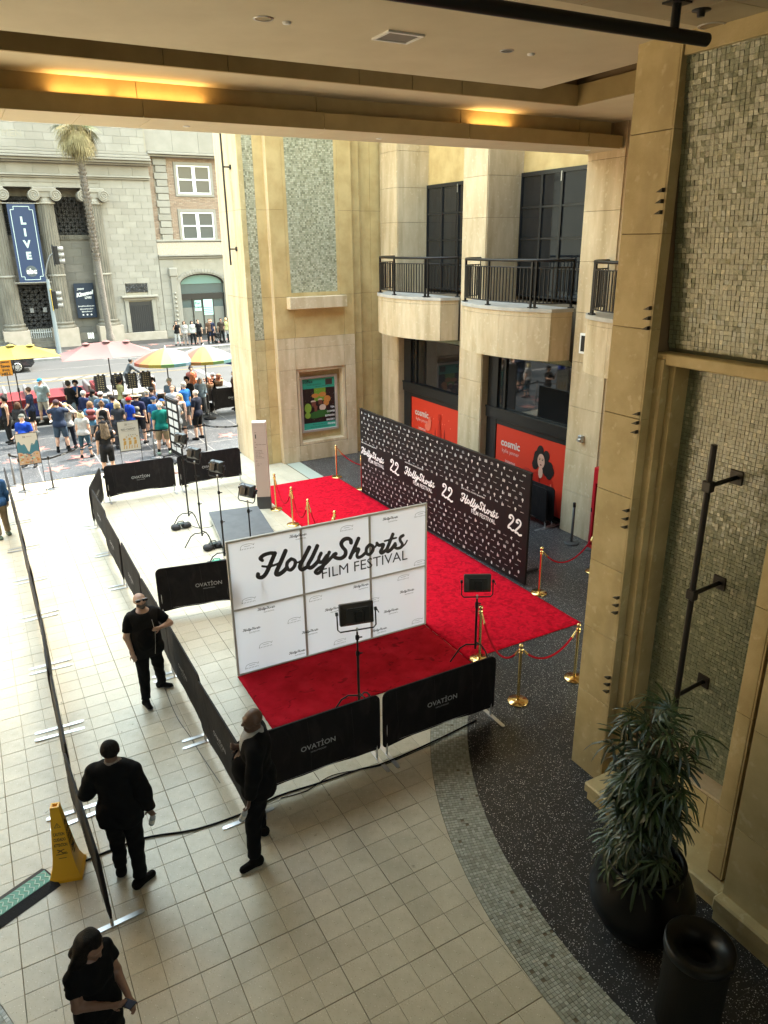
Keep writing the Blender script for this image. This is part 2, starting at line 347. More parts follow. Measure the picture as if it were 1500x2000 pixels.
def field(prims, h, clips=(), kd=.03, noise=0., inflate=0.):
    """prims: dict(a,b,ra,rb,flat=(n,f),k,clip=[(p,n)]) -> mesh of their smooth union, cut by the half spaces in clips"""
    A = np.array([p['a'] for p in prims]); B = np.array([p['b'] for p in prims]); rm = max(max(p['ra'], p['rb']) for p in prims)
    lo = np.minimum(A, B).min(0)-rm-inflate-3*h; hi = np.maximum(A, B).max(0)+rm+inflate+3*h
    n = np.ceil((hi-lo)/h).astype(int)+1; D = np.full(n, .3, np.float32)
    for p in prims:
        a = np.array(p['a'], float); b = np.array(p['b'], float); ra = p['ra']+inflate; rb = p['rb']+inflate; k = p.get('k', kd); mg = max(ra, rb)+k+2.5*h
        i0 = np.maximum(((np.minimum(a, b)-mg-lo)/h).astype(int), 0); i1 = np.minimum(((np.maximum(a, b)+mg-lo)/h).astype(int)+2, n)
        g = [lo[q]+h*np.arange(i0[q], i1[q]) for q in range(3)]
        X = np.stack(np.meshgrid(*g, indexing='ij'), -1); q = X-a; d = b-a
        if p.get('flat'):
            nn, f = p['flat']; nn = unit(nn); q = q+nn*((q@nn)*(f-1))[..., None]; d = d+nn*((d@nn)*(f-1))
        L2 = d@d; t = np.clip((q@d)/(L2+1e-12), 0, 1); dist = np.linalg.norm(q-t[..., None]*d, axis=-1)-(ra+(rb-ra)*t)
        for cp, cn in p.get('clip', []): dist = np.maximum(dist, (X-np.array(cp))@unit(cn))
        s_ = tuple(slice(i0[q], i1[q]) for q in range(3)); old = D[s_]
        if k > 0:
            hh = np.clip(.5+.5*(dist-old)/k, 0, 1); D[s_] = dist*(1-hh)+old*hh-k*hh*(1-hh)
        else: D[s_] = np.minimum(old, dist)
    if noise or clips:
        G = np.stack(np.meshgrid(*[lo[q]+h*np.arange(n[q]) for q in range(3)], indexing='ij'), -1)
        if noise:
            D = D+noise*(np.sin(G[..., 2]*38+3*np.sin(G[..., 0]*17)+2*G[..., 1]*11)*.5+np.sin(G[..., 0]*31+G[..., 2]*19+1.7)*.3+np.sin(G[..., 1]*43-G[..., 2]*23)*.3)
        for cp, cn in clips: D = np.maximum(D, (G-np.array(cp))@unit(cn))
    return nets(D, lo, h)
def fmesh(name, VF, m, parent=None):
    V, F = VF
    if len(V) == 0: return None
    me = bpy.data.meshes.new(name); me.vertices.add(len(V)); me.vertices.foreach_set('co', V.astype(np.float32).ravel())
    nf = len(F); me.loops.add(nf*4); me.loops.foreach_set('vertex_index', np.asarray(F).astype(np.int32).ravel()); me.polygons.add(nf)
    me.polygons.foreach_set('loop_start', np.arange(nf, dtype=np.int32)*4); me.update(calc_edges=True)
    me.polygons.foreach_set('use_smooth', np.ones(nf, bool)); me.materials.append(m); me.validate()
    return link(name, me, parent)
ARM = {'down': ((.16, .02, -1), (.06, .14, -1)), 'front': ((.10, .12, -1), (-.55, .65, -.55)), 'cam': ((.45, .8, -.25), (-.62, .25, .75)),
       'hip': ((.62, -.25, -.8), (-.55, .45, -.55)), 'phone': ((.10, .18, -1), (-.35, .95, .12)), 'bent': ((.14, .02, -1), (.1, .9, -.25)),
       'back': ((.2, -.2, -1), (-.5, -.25, -.6)), 'out': ((.5, .6, -.5), (.2, .95, .1)), 'face': ((.15, .5, -.8), (-.35, .45, .85)), 'pocket': ((.28, -.12, -1), (-.22, .25, -1))}
def person(label, x, y, face, H=1.72, skin=(.50, .30, .21), top=('tee', (.1, .1, .1)), bottom=('shorts', (.05, .05, .06)), shoes=(.05, .05, .05), hair=('short', (.06, .04, .03)),
           hat=None, arms=('down', 'down'), legs=0.05, build=1., female=False, vox=.023, head=(0, 0), lean=0., detail=0, seat=None, group=None, under=None, step=0., socks=None, sole=None, z0=0., feet=None, extra=None, armv=None):
    s = H/1.75; bx = build; e3 = np.array
    LN = Matrix.Rotation(-lean, 3, 'X')
    def U(p): q = Vector((p[0], p[1], p[2]-.92)); q = LN @ q; return e3((q.x, q.y, q.z+.92))
    sh = .168 if female else .19; hipw = .095
    P = []; par = {}
    def rc(a, b, ra, rb=None, **k): return dict(a=e3(a)*s, b=e3(b)*s, ra=ra*s, rb=(ra if rb is None else rb)*s, **k)
    fy = ((0, 1, 0), 1.32)
    tors = [rc(U((0, 0, 1.17)), U((0, .005, 1.33)), .135*bx, .155*bx, flat=fy), rc(U((-sh+.05, -.01, 1.40)), U((sh-.05, -.01, 1.40)), .066*bx**.5),
            rc(U((0, .01*bx, 1.0)), U((0, .012*bx, 1.12)), .138*bx, .135*bx, flat=((0, 1, 0), 1.25)), rc((-.05, -.01, .93), (.05, -.01, .93), .125*bx*(1.06 if female else 1), flat=((0, 1, 0), 1.12))]
    if bx > 1.12: tors.append(rc(U((0, .07*bx, 1.04)), U((0, .07*bx, 1.12)), .12*bx))
    if female: tors.append(rc(U((-.075, .075, 1.27)), U((.075, .075, 1.27)), .058))
    # head
    hy, hp = head; HM = Matrix.Rotation(hy, 3, 'Z') @ Matrix.Rotation(hp, 3, 'X'); hb = U((0, -.005, 1.475))
    def Hd(p): q = HM @ Vector((p[0], p[1], p[2]-1.5)); return hb+e3(q[:])+e3((0, 0, .025))
    skull = [rc(Hd((0, -.012, 1.655)), Hd((0, .012, 1.645)), .086, .080), rc(Hd((0, .03, 1.57)), Hd((0, .045, 1.60)), .050, .055, k=.04)]
    face_ = [rc(Hd((0, .098, 1.625)), Hd((0, .112, 1.598)), .010, .016, k=.012), rc(Hd((-.083, -.005, 1.615)), Hd((-.085, 0, 1.64)), .014, .017, k=.01, flat=((1, 0, 0), 1.5)), rc(Hd((.083, -.005, 1.615)), Hd((.085, 0, 1.64)), .014, .017, k=.01, flat=((1, 0, 0), 1.5))]
    neck = [rc(U((0, -.012, 1.40)), Hd((0, -.012, 1.56)), .062*bx**.3 if not female else .052, .055 if not female else .048)]
    if detail: face_ += [rc(Hd((-.035, .088, 1.655)), Hd((.035, .088, 1.655)), .012, k=.015), rc(Hd((-.018, .098, 1.565)), Hd((.018, .098, 1.565)), .009, k=.008), rc(Hd((0, .085, 1.535)), Hd((0, .085, 1.537)), .02, k=.02)]
    armp = []; sleeves = []; hands = []
    for sd, an in ((1, arms[0]), (-1, arms[1])):
        ud, fd = armv[0 if sd > 0 else 1] if armv and armv[0 if sd > 0 else 1] else ARM[an]
        ud = unit((ud[0]*sd, ud[1], ud[2])); fd = unit((fd[0]*sd, fd[1], fd[2]))
        S0 = U((sd*sh, -.01, 1.395)); ud = e3((LN @ Vector(ud))[:]) if an in ('cam',) else ud
        EL = S0+ud*.285; WR = EL+fd*.25
        armp += [rc(S0, EL, .052*bx**.7, .041*bx**.5), rc(EL, WR, .042*bx**.5, .027)]
        sleeves.append((S0, EL, WR, ud, fd))
        # hand: palm, four unequal fingers, thumb
        side = unit(np.cross(fd, (0, 1, 0.01)) if abs(fd[1]) < .9 else np.cross(fd, (0, 0, 1))); 
        if np.dot(side, (0, 1, 0)) < 0: side = -side
        nrm = unit(np.cross(fd, side)); K_ = WR+fd*.085
        if detail:
            hp_ = [rc(WR, K_, .026, .03, flat=(nrm, 1.6), k=.015)]
            cl = armv and len(armv) > 2 and armv[2]
            for q, (o, ln) in enumerate(((.027, .072), (.009, .08), (-.009, .075), (-.027, .058))):
                b0 = K_+side*o; d1 = unit(fd+nrm*.35*sd); m1 = b0+d1*ln*.5; d2 = unit(fd+nrm*(1.5 if cl else .8)*sd)
                hp_ += [rc(b0-fd*.02, m1, .0095, .009, k=.006), rc(m1, m1+d2*ln*.5, .009, .0075, k=.004)]
            tb = WR+fd*.03+side*.022; hp_ += [rc(tb, tb+unit(fd+side*1.1)*.045, .012, .011, k=.01), rc(tb+unit(fd+side*1.1)*.045, tb+unit(fd+side*1.1)*.045+unit(fd+side*.25)*.032, .011, .009, k=.005)]
        else:
            hp_ = [rc(WR, K_, .028, .032, flat=(nrm, 1.5), k=.015), rc(K_, K_+unit(fd+nrm*.5*sd)*.07, .027, .018, flat=(nrm, 1.5), k=.01), rc(WR+fd*.03, WR+fd*.07+side*.045, .015, .012, k=.01)]
        hands += hp_; par[sd] = (WR, K_, fd, side, nrm)
    legp = []; lg = []; feetp = []
    for i, sd in enumerate((1, -1)):
        Hp = e3((sd*hipw, -.01, .90)); sp = legs+(.03 if bx > 1.1 else 0); st = step*sd
        if seat: K = Hp+e3((sd*.03, .43, -.03)); An = K+e3((0, .05, -.42))
        elif feet: fx, fyy, fr = feet[i]; An = e3((fx/s, fyy/s, .085)); md = (Hp+An)/2; K = md+e3((0, .035, .02))
        else: An = e3((sd*(hipw+sp), st, .085)); K = (Hp+An)/2+e3((0, .03+abs(st)*.15, .02))
        fr = feet[i][2] if feet else sd*-.18
        lg.append((Hp, K, An)); legp += [rc(Hp, K, .088*bx**.8, .056*bx**.4), rc(K, K+(An-K)*.35, .054, .058*bx**.4), rc(K+(An-K)*.35, An, .055*bx**.4, .036)]
        fd = e3((math.sin(-fr), math.cos(-fr), 0)); hl = An-fd*.045; hl = e3((hl[0], hl[1], An[2]-.042)); te = An+fd*.135; te = e3((te[0], te[1], An[2]-.053))
        feetp += [rc(An, hl, .036, .04, k=.02), rc(hl, te, .038, .028, k=.03, flat=((0, 0, 1), 1.0)), ]
    Z = -((seat or 0)*s) if seat else 0
    allp = tors+skull+face_+neck+armp+hands+legp+feetp
    ms = mat('skin_%d_%d_%d' % tuple(int(c*100) for c in skin), skin, .5, col2=tuple(c*.86 for c in skin), scale=12)
    root = fmesh('person', field(allp, vox*(1 if not detail else 1), kd=.028), ms)
    tag(root, label, 'person', group); root.location = (x, y, z0); root.rotation_euler = (0, 0, face)
    def cm(c, r=.8): 
        c = tuple(c); c = tuple(q*(.52 if max(c) > .02 else .75) for q in c); return mat('cloth_%d_%d_%d' % tuple(int(q*1000) for q in c), c, .9, col2=tuple(q*.75 for q in c), scale=9, bump=.15, bscale=40, spec=.12)
    def part(n, pr, c, clips=(), infl=0., noise=0., v=None, kd=.03, m=None):
        return fmesh(n, field(pr, v or vox, clips, kd, noise, infl), m or cm(c), root)
    nz = .006 if detail else .0015
    vv = vox*.9
    # ---- bottoms
    bk, bc = bottom
    hem = {'shorts': 1.0, 'short_shorts': .55, 'trousers': 9, 'capri': 1.5}.get(bk, 1.)
    pr = [dict(tors[3]), dict(tors[2], clip=[(e3((0, 0, 1.03))*s, (0, 0, 1))])]
    if bk in ('skirt',):
        pr += [rc((-.03, 0, .9), (-.05, .0, .58), .12*bx, .17*bx), rc((.03, 0, .9), (.05, .0, .58), .12*bx, .17*bx)]
        part('skirt', pr, bc, [(e3((0, 0, .56))*s, (0, 0, -1))], .012, nz, vv)
    else:
        for (Hp, K, An) in lg:
            if hem < 1.01: 
                en = Hp+(K-Hp)*hem; pr.append(rc(Hp, en, .098*bx**.8, .083 if hem == 1. else .09*bx, clip=[(en*s, en-Hp)]))
            else:
                f = .92 if hem > 5 else .55; en = K+(An-K)*f
                pr += [rc(Hp, K, .098*bx**.8, .070*bx**.4 if hem > 5 else .06), rc(K, en, .070*bx**.4 if hem > 5 else .06, .062 if hem > 5 else .056, clip=[(en*s, en-K)])]
        part('trousers' if hem > 5 else 'shorts', pr, bc, [], .006, nz*1.3, vv)
    # ---- top
    tk, tcol = top
    if tk:
        drop = {'tee': .86, 'polo': .86, 'tank': .88, 'jacket': .80, 'shirt': .84, 'dress': .60, 'vest': .80}.get(tk, .86)
        inf = {'jacket': .022, 'vest': .03, 'tank': .007}.get(tk, .014)
        nk = [] if tk == 'tank' else [rc(U((0, -.012, 1.40)), U((0, -.012, 1.455)), .064)]
        pr = [dict(p) for p in tors]+nk
        if tk == 'tank': pr[1] = rc(U((-sh+.09, -.01, 1.385)), U((sh-.09, -.01, 1.385)), .062*bx**.5)
        if tk == 'dress': pr += [rc((0, 0, .95), (0, 0, .62), .135*bx, .165)]
        else: pr += [rc((-.05, 0, .93), (-.05, 0, drop+.02), .128*bx), rc((.05, 0, .93), (.05, 0, drop+.02), .128*bx)]
        for (S0, EL, WR, ud, fd) in sleeves:
            if tk in ('tee', 'polo', 'vest', 'dress2'): en = S0+(EL-S0)*(.72 if not female else .5); pr.append(rc(S0, en, .056*bx**.7, .055*bx**.7, clip=[(en*s, ud)]))
            elif tk in ('jacket', 'shirt'): en = EL+(WR-EL)*.94; pr += [rc(S0, EL, .058*bx**.7, .052*bx**.6), rc(EL, en, .052*bx**.6, .038, clip=[(en*s, fd)])]
        nc = U((0, -.012, 1.50 if bx < 1.2 else 1.515))*s
        cl = [(e3((0, 0, drop))*s, (0, 0, -1)), (nc, (0, .35, 1))]
        if tk in ('tank', 'dress'): cl[1] = (U((0, 0, 1.425))*s, (0, .5, 1))
        if tk == 'jacket' and under: # open V in front
            part('shirt', [dict(p) for p in tors[:3]]+[rc(U((0, -.012, 1.40)), U((0, -.012, 1.49)), .066)], under, [(e3((0, 0, .95))*s, (0, 0, -1)), (U((0, 0, 1.525))*s, (0, .3, 1))], .013, 0, vv)
            V_, F_i = field(pr, vv, cl, .03, nz, inf)
            c0 = V_[F_i].mean(1)/s; c0 = e3([U_inv(c, lean) for c in c0]); vw = np.clip((c0[:, 2]-1.10)*.42, 0, .11)
            keep = ~((np.abs(c0[:, 0]) < vw) & (c0[:, 1] > 0.02)); F_i = F_i[keep]
            fmesh('jacket', (V_, F_i), cm(tcol), root)
        else: part({'tee': 'tshirt', 'polo': 'polo_shirt', 'tank': 'tank_top', 'dress': 'dress', 'vest': 'vest'}.get(tk, 'shirt'), pr, tcol, cl, inf, nz, vv)
        if tk == 'polo': part('collar', [rc(U((0, -.01, 1.445)), U((0, -.01, 1.47)), .074)], tuple(min(1, c*1.1) for c in tcol), [(nc+e3((0, 0, .02)), (0, .3, 1))], 0, 0, .016)
    # ---- feet
    if socks:
        for (Hp, K, An) in lg: part('sock', [rc(K+(An-K)*.62, An, .05, .042, clip=[((K+(An-K)*.7)*s, K-An)])], socks, [], .002, 0, vv)
    if shoes: 
        for q in (0, 2):
            part('shoe', [dict(p) for p in feetp[q:q+2]], shoes, [(e3((0, 0, .004)), (0, 0, -1))], .011 if not detail else .013, 0, min(vv, .016))
            if sole: part('sole', [dict(feetp[q+1])], sole, [(e3((0, 0, .034)), (0, 0, 1)), (e3((0, 0, .002)), (0, 0, -1))], .019, 0, .012)
    # ---- hair, hat
    hk, hc = hair; hm = mat('hair_%d' % int(sum(hc)*1000), hc, .7, col2=tuple(c*.5 for c in hc), scale=40, streak=(1, 1, .3), bump=.5, bscale=120, spec=.1)
    front = (Hd((0, .055, 1.66))*s, HM @ Vector((0, 1, -.75)))
    sk2 = [dict(p) for p in skull[:1]]
    if hk == 'short': part('hair', sk2, hc, [front, (Hd((0, 0, 1.60))*s, HM @ Vector((0, .5, -1)))], .013 if not detail else .007, .003, .016 if not detail else .011, m=hm)
    elif hk in ('bob', 'long', 'pony', 'bun', 'curly'):
        p2 = sk2+[]
        if hk == 'bob': p2 += [rc(Hd((-.05, -.035, 1.62)), Hd((-.055, -.03, 1.53)), .05), rc(Hd((.05, -.035, 1.62)), Hd((.055, -.03, 1.53)), .05)]
        if hk == 'curly': p2 += [rc(Hd((dx, dy, dz)), Hd((dx, dy, dz+.01)), .045) for dx, dy, dz in ((-.06, -.03, 1.65), (.06, -.03, 1.65), (0, -.06, 1.68), (0, 0, 1.72), (-.05, .02, 1.70), (.05, .02, 1.70), (0, -.07, 1.6))]
        if hk == 'long': p2 += [rc(Hd((-.045, -.05, 1.62)), U((-.08, -.09, 1.30)), .05, .045), rc(Hd((.045, -.05, 1.62)), U((.08, -.09, 1.30)), .05, .045), rc(Hd((0, -.06, 1.6)), U((0, -.11, 1.27)), .05, .05)]
        if hk == 'pony': p2 += [rc(Hd((0, -.10, 1.66)), Hd((0, -.13, 1.50)), .032, .022)]
        if hk == 'bun': p2 += [rc(Hd((0, -.07, 1.745)), Hd((0, -.075, 1.755)), .036)]
        part('hair', p2, hc, [(Hd((0, .075, 1.67))*s, HM @ Vector((0, 1, -.35)))], .016, .005, .016, m=hm)
    if hat:
        tk_, hc2 = hat; hm2 = cm(hc2)
        dome = [rc(Hd((0, -.012, 1.665)), Hd((0, .005, 1.665)), .094, .09)]; zc = (Hd((0, 0, 1.665))*s, HM @ Vector((0, 0.12, -1)))
        if tk_ == 'cap': part('cap', dome+[], hc2, [zc], .008, 0, .015, m=hm2); part('cap_brim', [rc(Hd((0, .10, 1.668)), Hd((0, .135, 1.662)), .062, .055, flat=(tuple(HM @ Vector((0, .08, 1))), 9.))], hc2, [], 0, 0, .012, m=hm2)
        elif tk_ == 'beanie': part('beanie', dome+[rc(Hd((0, -.03, 1.70)), Hd((0, -.03, 1.72)), .075)], hc2, [(Hd((0, 0, 1.65))*s, HM @ Vector((0, .3, -1)))], .014, .002, .015, m=hm2)
        else:
            part('hat_crown', [rc(Hd((0, -.01, 1.68)), Hd((0, -.01, 1.74)), .098, .085)], hc2, [zc], .004, 0, .015, m=hm2)
            part('hat_brim', [rc(Hd((0, 0, 1.68)), Hd((0, .01, 1.68)), .20, flat=(tuple(HM @ Vector((0, .05, 1))), 14.))], hc2, [], 0, 0, .014, m=hm2)
    if z0 or seat: root.location.z = z0-(Z*-1 if seat else 0)
    root['_s'] = s
    return root, dict(hand=par, s=s, Hd=Hd, U=U, rc=rc, part=part, cm=cm, HM=HM)
def U_inv(c, lean):
    q = Matrix.Rotation(lean, 3, 'X') @ Vector((c[0], c[1], c[2]-.92)); return (q.x, q.y, q.z+.92)
# ================================================================== LARGE STRUCTURE
def struct(o): o['kind'] = 'structure'; return o
# ---- ground sheets
b = MB(); b.box(-400, 25.15, -.6, 400, 45.15, -.15); struct(b.build('road', ASPH))
b = MB(); b.box(-400, -60, -.3, 400, 17.2, -.012); struct(b.build('plaza_ground', TGROUT))
b = MB(); b.box(-400, 17.2, -.3, 400, 24.85, 0); near_walk = struct(b.build('near_sidewalk', TERR2))
b = MB(); b.box(-400, 45.45, -.3, 400, 600, 0); far_walk = struct(b.build('far_sidewalk', mat('far_sidewalk_terrazzo', (.035, .035, .037), .45, col2=(.026, .026, .028), scale=2)))
b = MB(); b.box(-400, -600, -1.2, 400, 600, -.62); struct(b.build('ground', ASPH))
KERB = mat('kerb_concrete', (.2, .195, .185), .8, col2=(.15, .145, .14), scale=3)
for y0 in (24.85, 45.15):
    k = link('kerb', None, None, (0, y0, 0)); k.empty_display_size = .1; struct(k)
    for i in range(-8, 18): 
        m_ = MB(); m_.box(i*2.0+.01, y0, -.3, i*2.0+1.99, y0+.3, .012, c=.02); o = m_.build('kerb_stone', KERB, k)
# road markings
YEL = mat('yellow_road_paint', (.14, .10, .02), .7, col2=(.10, .075, .03), scale=9); RWH = mat('white_road_paint', (.12, .12, .115), .7, col2=(.07, .07, .07), scale=9)
b = MB()
for y0, y1 in ((36.8, 36.92), (37.95, 38.07)): b.box(-60, y0, -.146, 60, y1, -.142)
struct(b.build('yellow_centre_lines', YEL))
b = MB()
for y0 in (31.2, 41.2): b.box(-60, y0, -.146, 60, y0+.1, -.142)
for i in range(4): b.obox((1.2+i*1.3, 37.1, -.146), (1.0, 0, 0), (.5, .65, 0), (0, 0, .004))
b.obox((9.9, 25.6, -.146), (.35, 0, 0), (0, 11, 0), (0, 0, .004)); b.obox((13.6, 25.6, -.146), (.35, 0, 0), (0, 11, 0), (0, 0, .004)); b.box(6, 43.4, -.146, 20, 43.6, -.142); b.box(6, 44.0, -.146, 20, 44.15, -.142)
struct(b.build('white_road_markings', RWH))
# ---- plaza floor tiles (300 nearest single, rest joined)
CX, CY, RO, RI = 9.43, -2.80, 6.98, 6.45
stain(TERR, (.06, .058, .055), 1.2, .5, .75, .4, dist=1.)
floor = struct(link('plaza_floor', None, None, (0, 0, 0)))
def tile_ok(x, y, L=.305):
    for q in ((x, y), (x+L, y), (x+L, y+L), (x, y+L)):
        if math.hypot(q[0]-CX, q[1]-CY) < RO+.005 or math.hypot(q[0]-(-8.55), q[1]+2.8) < RO+.005: return False
    return not ((y > 9.5 and x+L > 7.05) or (x+L > 7.6 and y > -3))
def tmesh(gx, gy):
    b = MB(); x1 = .305-gx; y1 = .305-gy; c = .003; t = 0.
    vs = [(gx, gy, -.012), (x1, gy, -.012), (x1, y1, -.012), (gx, y1, -.012), (gx, gy, t-c), (x1, gy, t-c), (x1, y1, t-c), (gx, y1, t-c), (gx+c, gy+c, t), (x1-c, gy+c, t), (x1-c, y1-c, t), (gx+c, y1-c, t)]
    b.add(vs, [(0, 1, 5, 4), (1, 2, 6, 5), (2, 3, 7, 6), (3, 0, 4, 7), (4, 5, 9, 8), (5, 6, 10, 9), (6, 7, 11, 10), (7, 4, 8, 11), (8, 9, 10, 11)]); return b
cells = []; part_cells = []
for i in range(-40, 46):
    for j in range(-60, 57):
        x, y = i*.305, j*.305
        if y+.305 > 17.21: continue
        if tile_ok(x, y): cells.append((i, j, x, y))
        elif not (y > 9.5 and x > 7.0) and x < 7.2: part_cells.append((x, y))
def vis(x, y):
    d = MR @ (np.array([x+.15, y+.15, 0])-CAM)
    if d[2] <= 0: return 1e9
    px, py = 750+F_*d[0]/d[2], 1000-F_*d[1]/d[2]
    return d[2] if -40 < px < 1540 and py < 2040 else 1e9
cells.sort(key=lambda c: vis(c[2], c[3]))
tm = None; rest = MB(); base = tmesh(.0012, .0012)
for n, (i, j, x, y) in enumerate(cells):
    if n < 296:
        if tm is None: o = base.build('tile', TILE, floor); tm = o.data; o.location = (x, y, 0)
        else: o = link('tile', tm, floor, (x, y, 0))
        o.scale = (1 if i % 3 else .985, 1 if j % 3 else .985, 1); o.location.x += 0 if i % 3 else .0045; o.location.y += 0 if j % 3 else .0045
    elif -14 < x < 13 and y > -4:
        kx = 0 if i % 3 else .0045; ky = 0 if j % 3 else .0045
        rest.add([(x+kx+p[0]*(1 if i % 3 else .985), y+ky+p[1]*(1 if j % 3 else .985), p[2]) for p in base.v], base.f)
TILER = chips(mat('floor_tile_far', (.46, .42, .32), .34, island=[(.53, .475, .355), (.515, .46, .34), (.545, .49, .37), (.525, .47, .35), (.50, .445, .325)], spec=.35), *TCH, dens=.55)
stain(TILER, (.27, .23, .16), .8, .5, .75, .45, dist=.8); stain(TILER, (.10, .085, .06), 9, .70, .74, .6)
bmc = bmesh.new()
for x, y in part_cells:
    for cx, cy in ((CX, CY), (-8.55, -2.8)):
        ds = [math.hypot(q[0]-cx, q[1]-cy) for q in ((x, y), (x+.305, y), (x+.305, y+.305), (x, y+.305))]
        if min(ds) < RO+.005 < max(ds):
            poly = [(x+.0016, y+.0016), (x+.3034, y+.0016), (x+.3034, y+.3034), (x+.0016, y+.3034)]
            a = math.atan2(y+.15-cy, x+.15-cx); n_ = (math.cos(a), math.sin(a)); c0 = (cx+n_[0]*(RO+.004), cy+n_[1]*(RO+.004)); out = []
            for k in range(4):
                p, q = poly[k], poly[(k+1) % 4]; dp = (p[0]-c0[0])*n_[0]+(p[1]-c0[1])*n_[1]; dq = (q[0]-c0[0])*n_[0]+(q[1]-c0[1])*n_[1]
                if dp >= 0: out.append(p)
                if (dp >= 0) != (dq >= 0): t = dp/(dp-dq); out.append((p[0]+t*(q[0]-p[0]), p[1]+t*(q[1]-p[1])))
            if len(out) > 2: rest.prism(out, -.012, -.0002)
tag(rest.build('far_tiles', TILER, floor), kind='stuff')
# dark terrazzo: discs inside both arcs plus a strip along the right facade, laid in slabs with joints
def disc(cx, cy, r, n=96): return [(cx+r*math.cos(2*math.pi*k/n), cy+r*math.sin(2*math.pi*k/n)) for k in range(n)]
b = MB(); b.prism(disc(CX, CY, RI+.002), -.012, -.003); b.prism(disc(-8.55, -2.8, RI+.002), -.012, -.003)
b.box(7.3, -1, -.012, 14, 15.1, -.0045)
terr = struct(b.build('dark_terrazzo_floor', TERR))
b = MB()
for k in range(-6, 8): b.box(2.5, k*1.83-.003, -.003, 14, k*1.83+.003, -.0018)
for k in range(1, 8): b.box(1.83*k+.9-.003, -9, -.003, 1.83*k+.9+.003, 12, -.0018)
o = b.build('divider_strip', mat('terrazzo_divider', (.06, .058, .055), .5), terr)
# pale strip west of terrazzo by the tower
b = MB(); b.box(7.06, 9.5, -.012, 7.5, 15.1, -.003); struct(b.build('pale_mosaic_border', mat('pale_mosaic', (.45, .5, .42), .35, col2=(.36, .4, .33), scale=60)))
# mosaic arc strips: real little tiles
def arc_tiles(cx, cy, a0, a1, name):
    b = MB(); nr = 13; w = (RO-RI)/nr; n = int((a1-a0)*RO/.041)
    for k in range(n):
        t0 = a0+(a1-a0)*k/n; dt = (a1-a0)/n
        for r in range(nr):
            if random.random() < .012: continue
            r0 = RI+w*r+.002; r1 = RI+w*(r+1)-.002; g = .0022/r0; z = random.uniform(-.0012, .0012)-.001; tl = random.uniform(-.0012, .0012)
            q = [(r0, t0+g), (r1, t0+g), (r1, t0+dt-g), (r0, t0+dt-g)]
            tp = [(cx+p*math.cos(a), cy+p*math.sin(a), z+(tl if i_ < 2 else -tl)) for i_, (p, a) in enumerate(q)]
            b.add(tp+[(p[0], p[1], -.01) for p in tp], [(0, 1, 2, 3), (0, 4, 5, 1), (1, 5, 6, 2), (2, 6, 7, 3), (3, 7, 4, 0)])
    o = b.build(name, MOSF); o['kind'] = 'stuff'; tag(o, 'curved band of small grey green mosaic tiles between cream tiles and dark terrazzo' if 'right' in name or cx > 0 else 'sliver of curved grey mosaic band at the bottom left corner', 'floor mosaic'); return o
arc_tiles(CX, CY, R(112), R(212), 'curved_mosaic_band'); arc_tiles(-8.55, -2.8, R(-6), R(62), 'curved_mosaic_band')
# ---- sidewalk stars and joints
b = MB()
for k in range(-10, 14): b.box(k*.92*2-.006, 17.22, .0004, k*.92*2+.006, 24.8, .004)
for y0 in (19.1, 21.0, 22.9): b.box(-20, y0-.006, .0004, 26, y0+.006, .0045)
struct(b.build('sidewalk_joints', mat('brass_joint', (.3, .29, .27), .5), near_walk))
STAR = mat('pink_terrazzo', (.20, .07, .065), .6, col2=(.16, .055, .05), scale=30); STARB = mat('star_brass_edge', (.16, .14, .09), .5)
def star(x, y, r, rot, par):
    def pts(rr): return [(x+(rr if k % 2 == 0 else rr*.40)*math.cos(rot+math.pi*k/5), y+(rr if k % 2 == 0 else rr*.40)*math.sin(rot+math.pi*k/5)) for k in range(10)]
    b = MB(); b.prism(pts(r), .0005, .005, 0); b.prism(pts(r*.95), .005, .0085, 1); b.box(x-.16, y-.03, .0088, x+.16, y+.03, .0105, 0); b.lathe([(0, .0105), (.06, .0105), (.06, .0088)], 12, (x, y-.12, 0), 0)
    return b.build('star_inlay', [STARB, STAR], par)
for px, py in ((110, 916), (172, 905), (156, 893), (74, 878), (160, 870), (262, 905), (395, 905), (330, 925), (262, 860), (445, 850), (30, 900)):
    p = gz(px, py); star(p[0], p[1], .46, R(90+180), near_walk)
for k in range(-6, 12): star(k*1.84+1, 48.3+.0, .46, R(90), far_walk); star(k*1.84, 47.0, .46, R(-90), far_walk)
# ================================================================== walls clad in stone panels
def panels(par, P, du, dv, us, vs, th=.02, gap=.007, m=LIME, name='stone_panel', skip=None):
    """cladding: grid of single slabs on the plane P + u*du + v*dv, standing th proud along du x dv"""
    P = np.array(P, float); du = unit(du); dv = unit(dv); n = np.cross(du, dv)
    out = []
    for i in range(len(us)-1):
        for j in range(len(vs)-1):
            if skip and skip(us[i], us[i+1], vs[j], vs[j+1]): continue
            b = MB(); c = .003
            u0, u1, v0, v1 = us[i]+gap/2, us[i+1]-gap/2, vs[j]+gap/2, vs[j+1]-gap/2
            if u1-u0 < .01 or v1-v0 < .01: continue
            A = [P+du*u+dv*v for u, v in ((u0, v0), (u1, v0), (u1, v1), (u0, v1))]
            Bq = [p+n*(th-c) for p in A]; Cq = [P+du*u+dv*v+n*th for u, v in ((u0+c, v0+c), (u1-c, v0+c), (u1-c, v1-c), (u0+c, v1-c))]
            b.add(A+Bq+Cq, [(0, 1, 5, 4), (1, 2, 6, 5), (2, 3, 7, 6), (3, 0, 4, 7), (4, 5, 9, 8), (5, 6, 10, 9), (6, 7, 11, 10), (7, 4, 8, 11), (8, 9, 10, 11)])
            out.append(b.build(name, m, par))
    return out
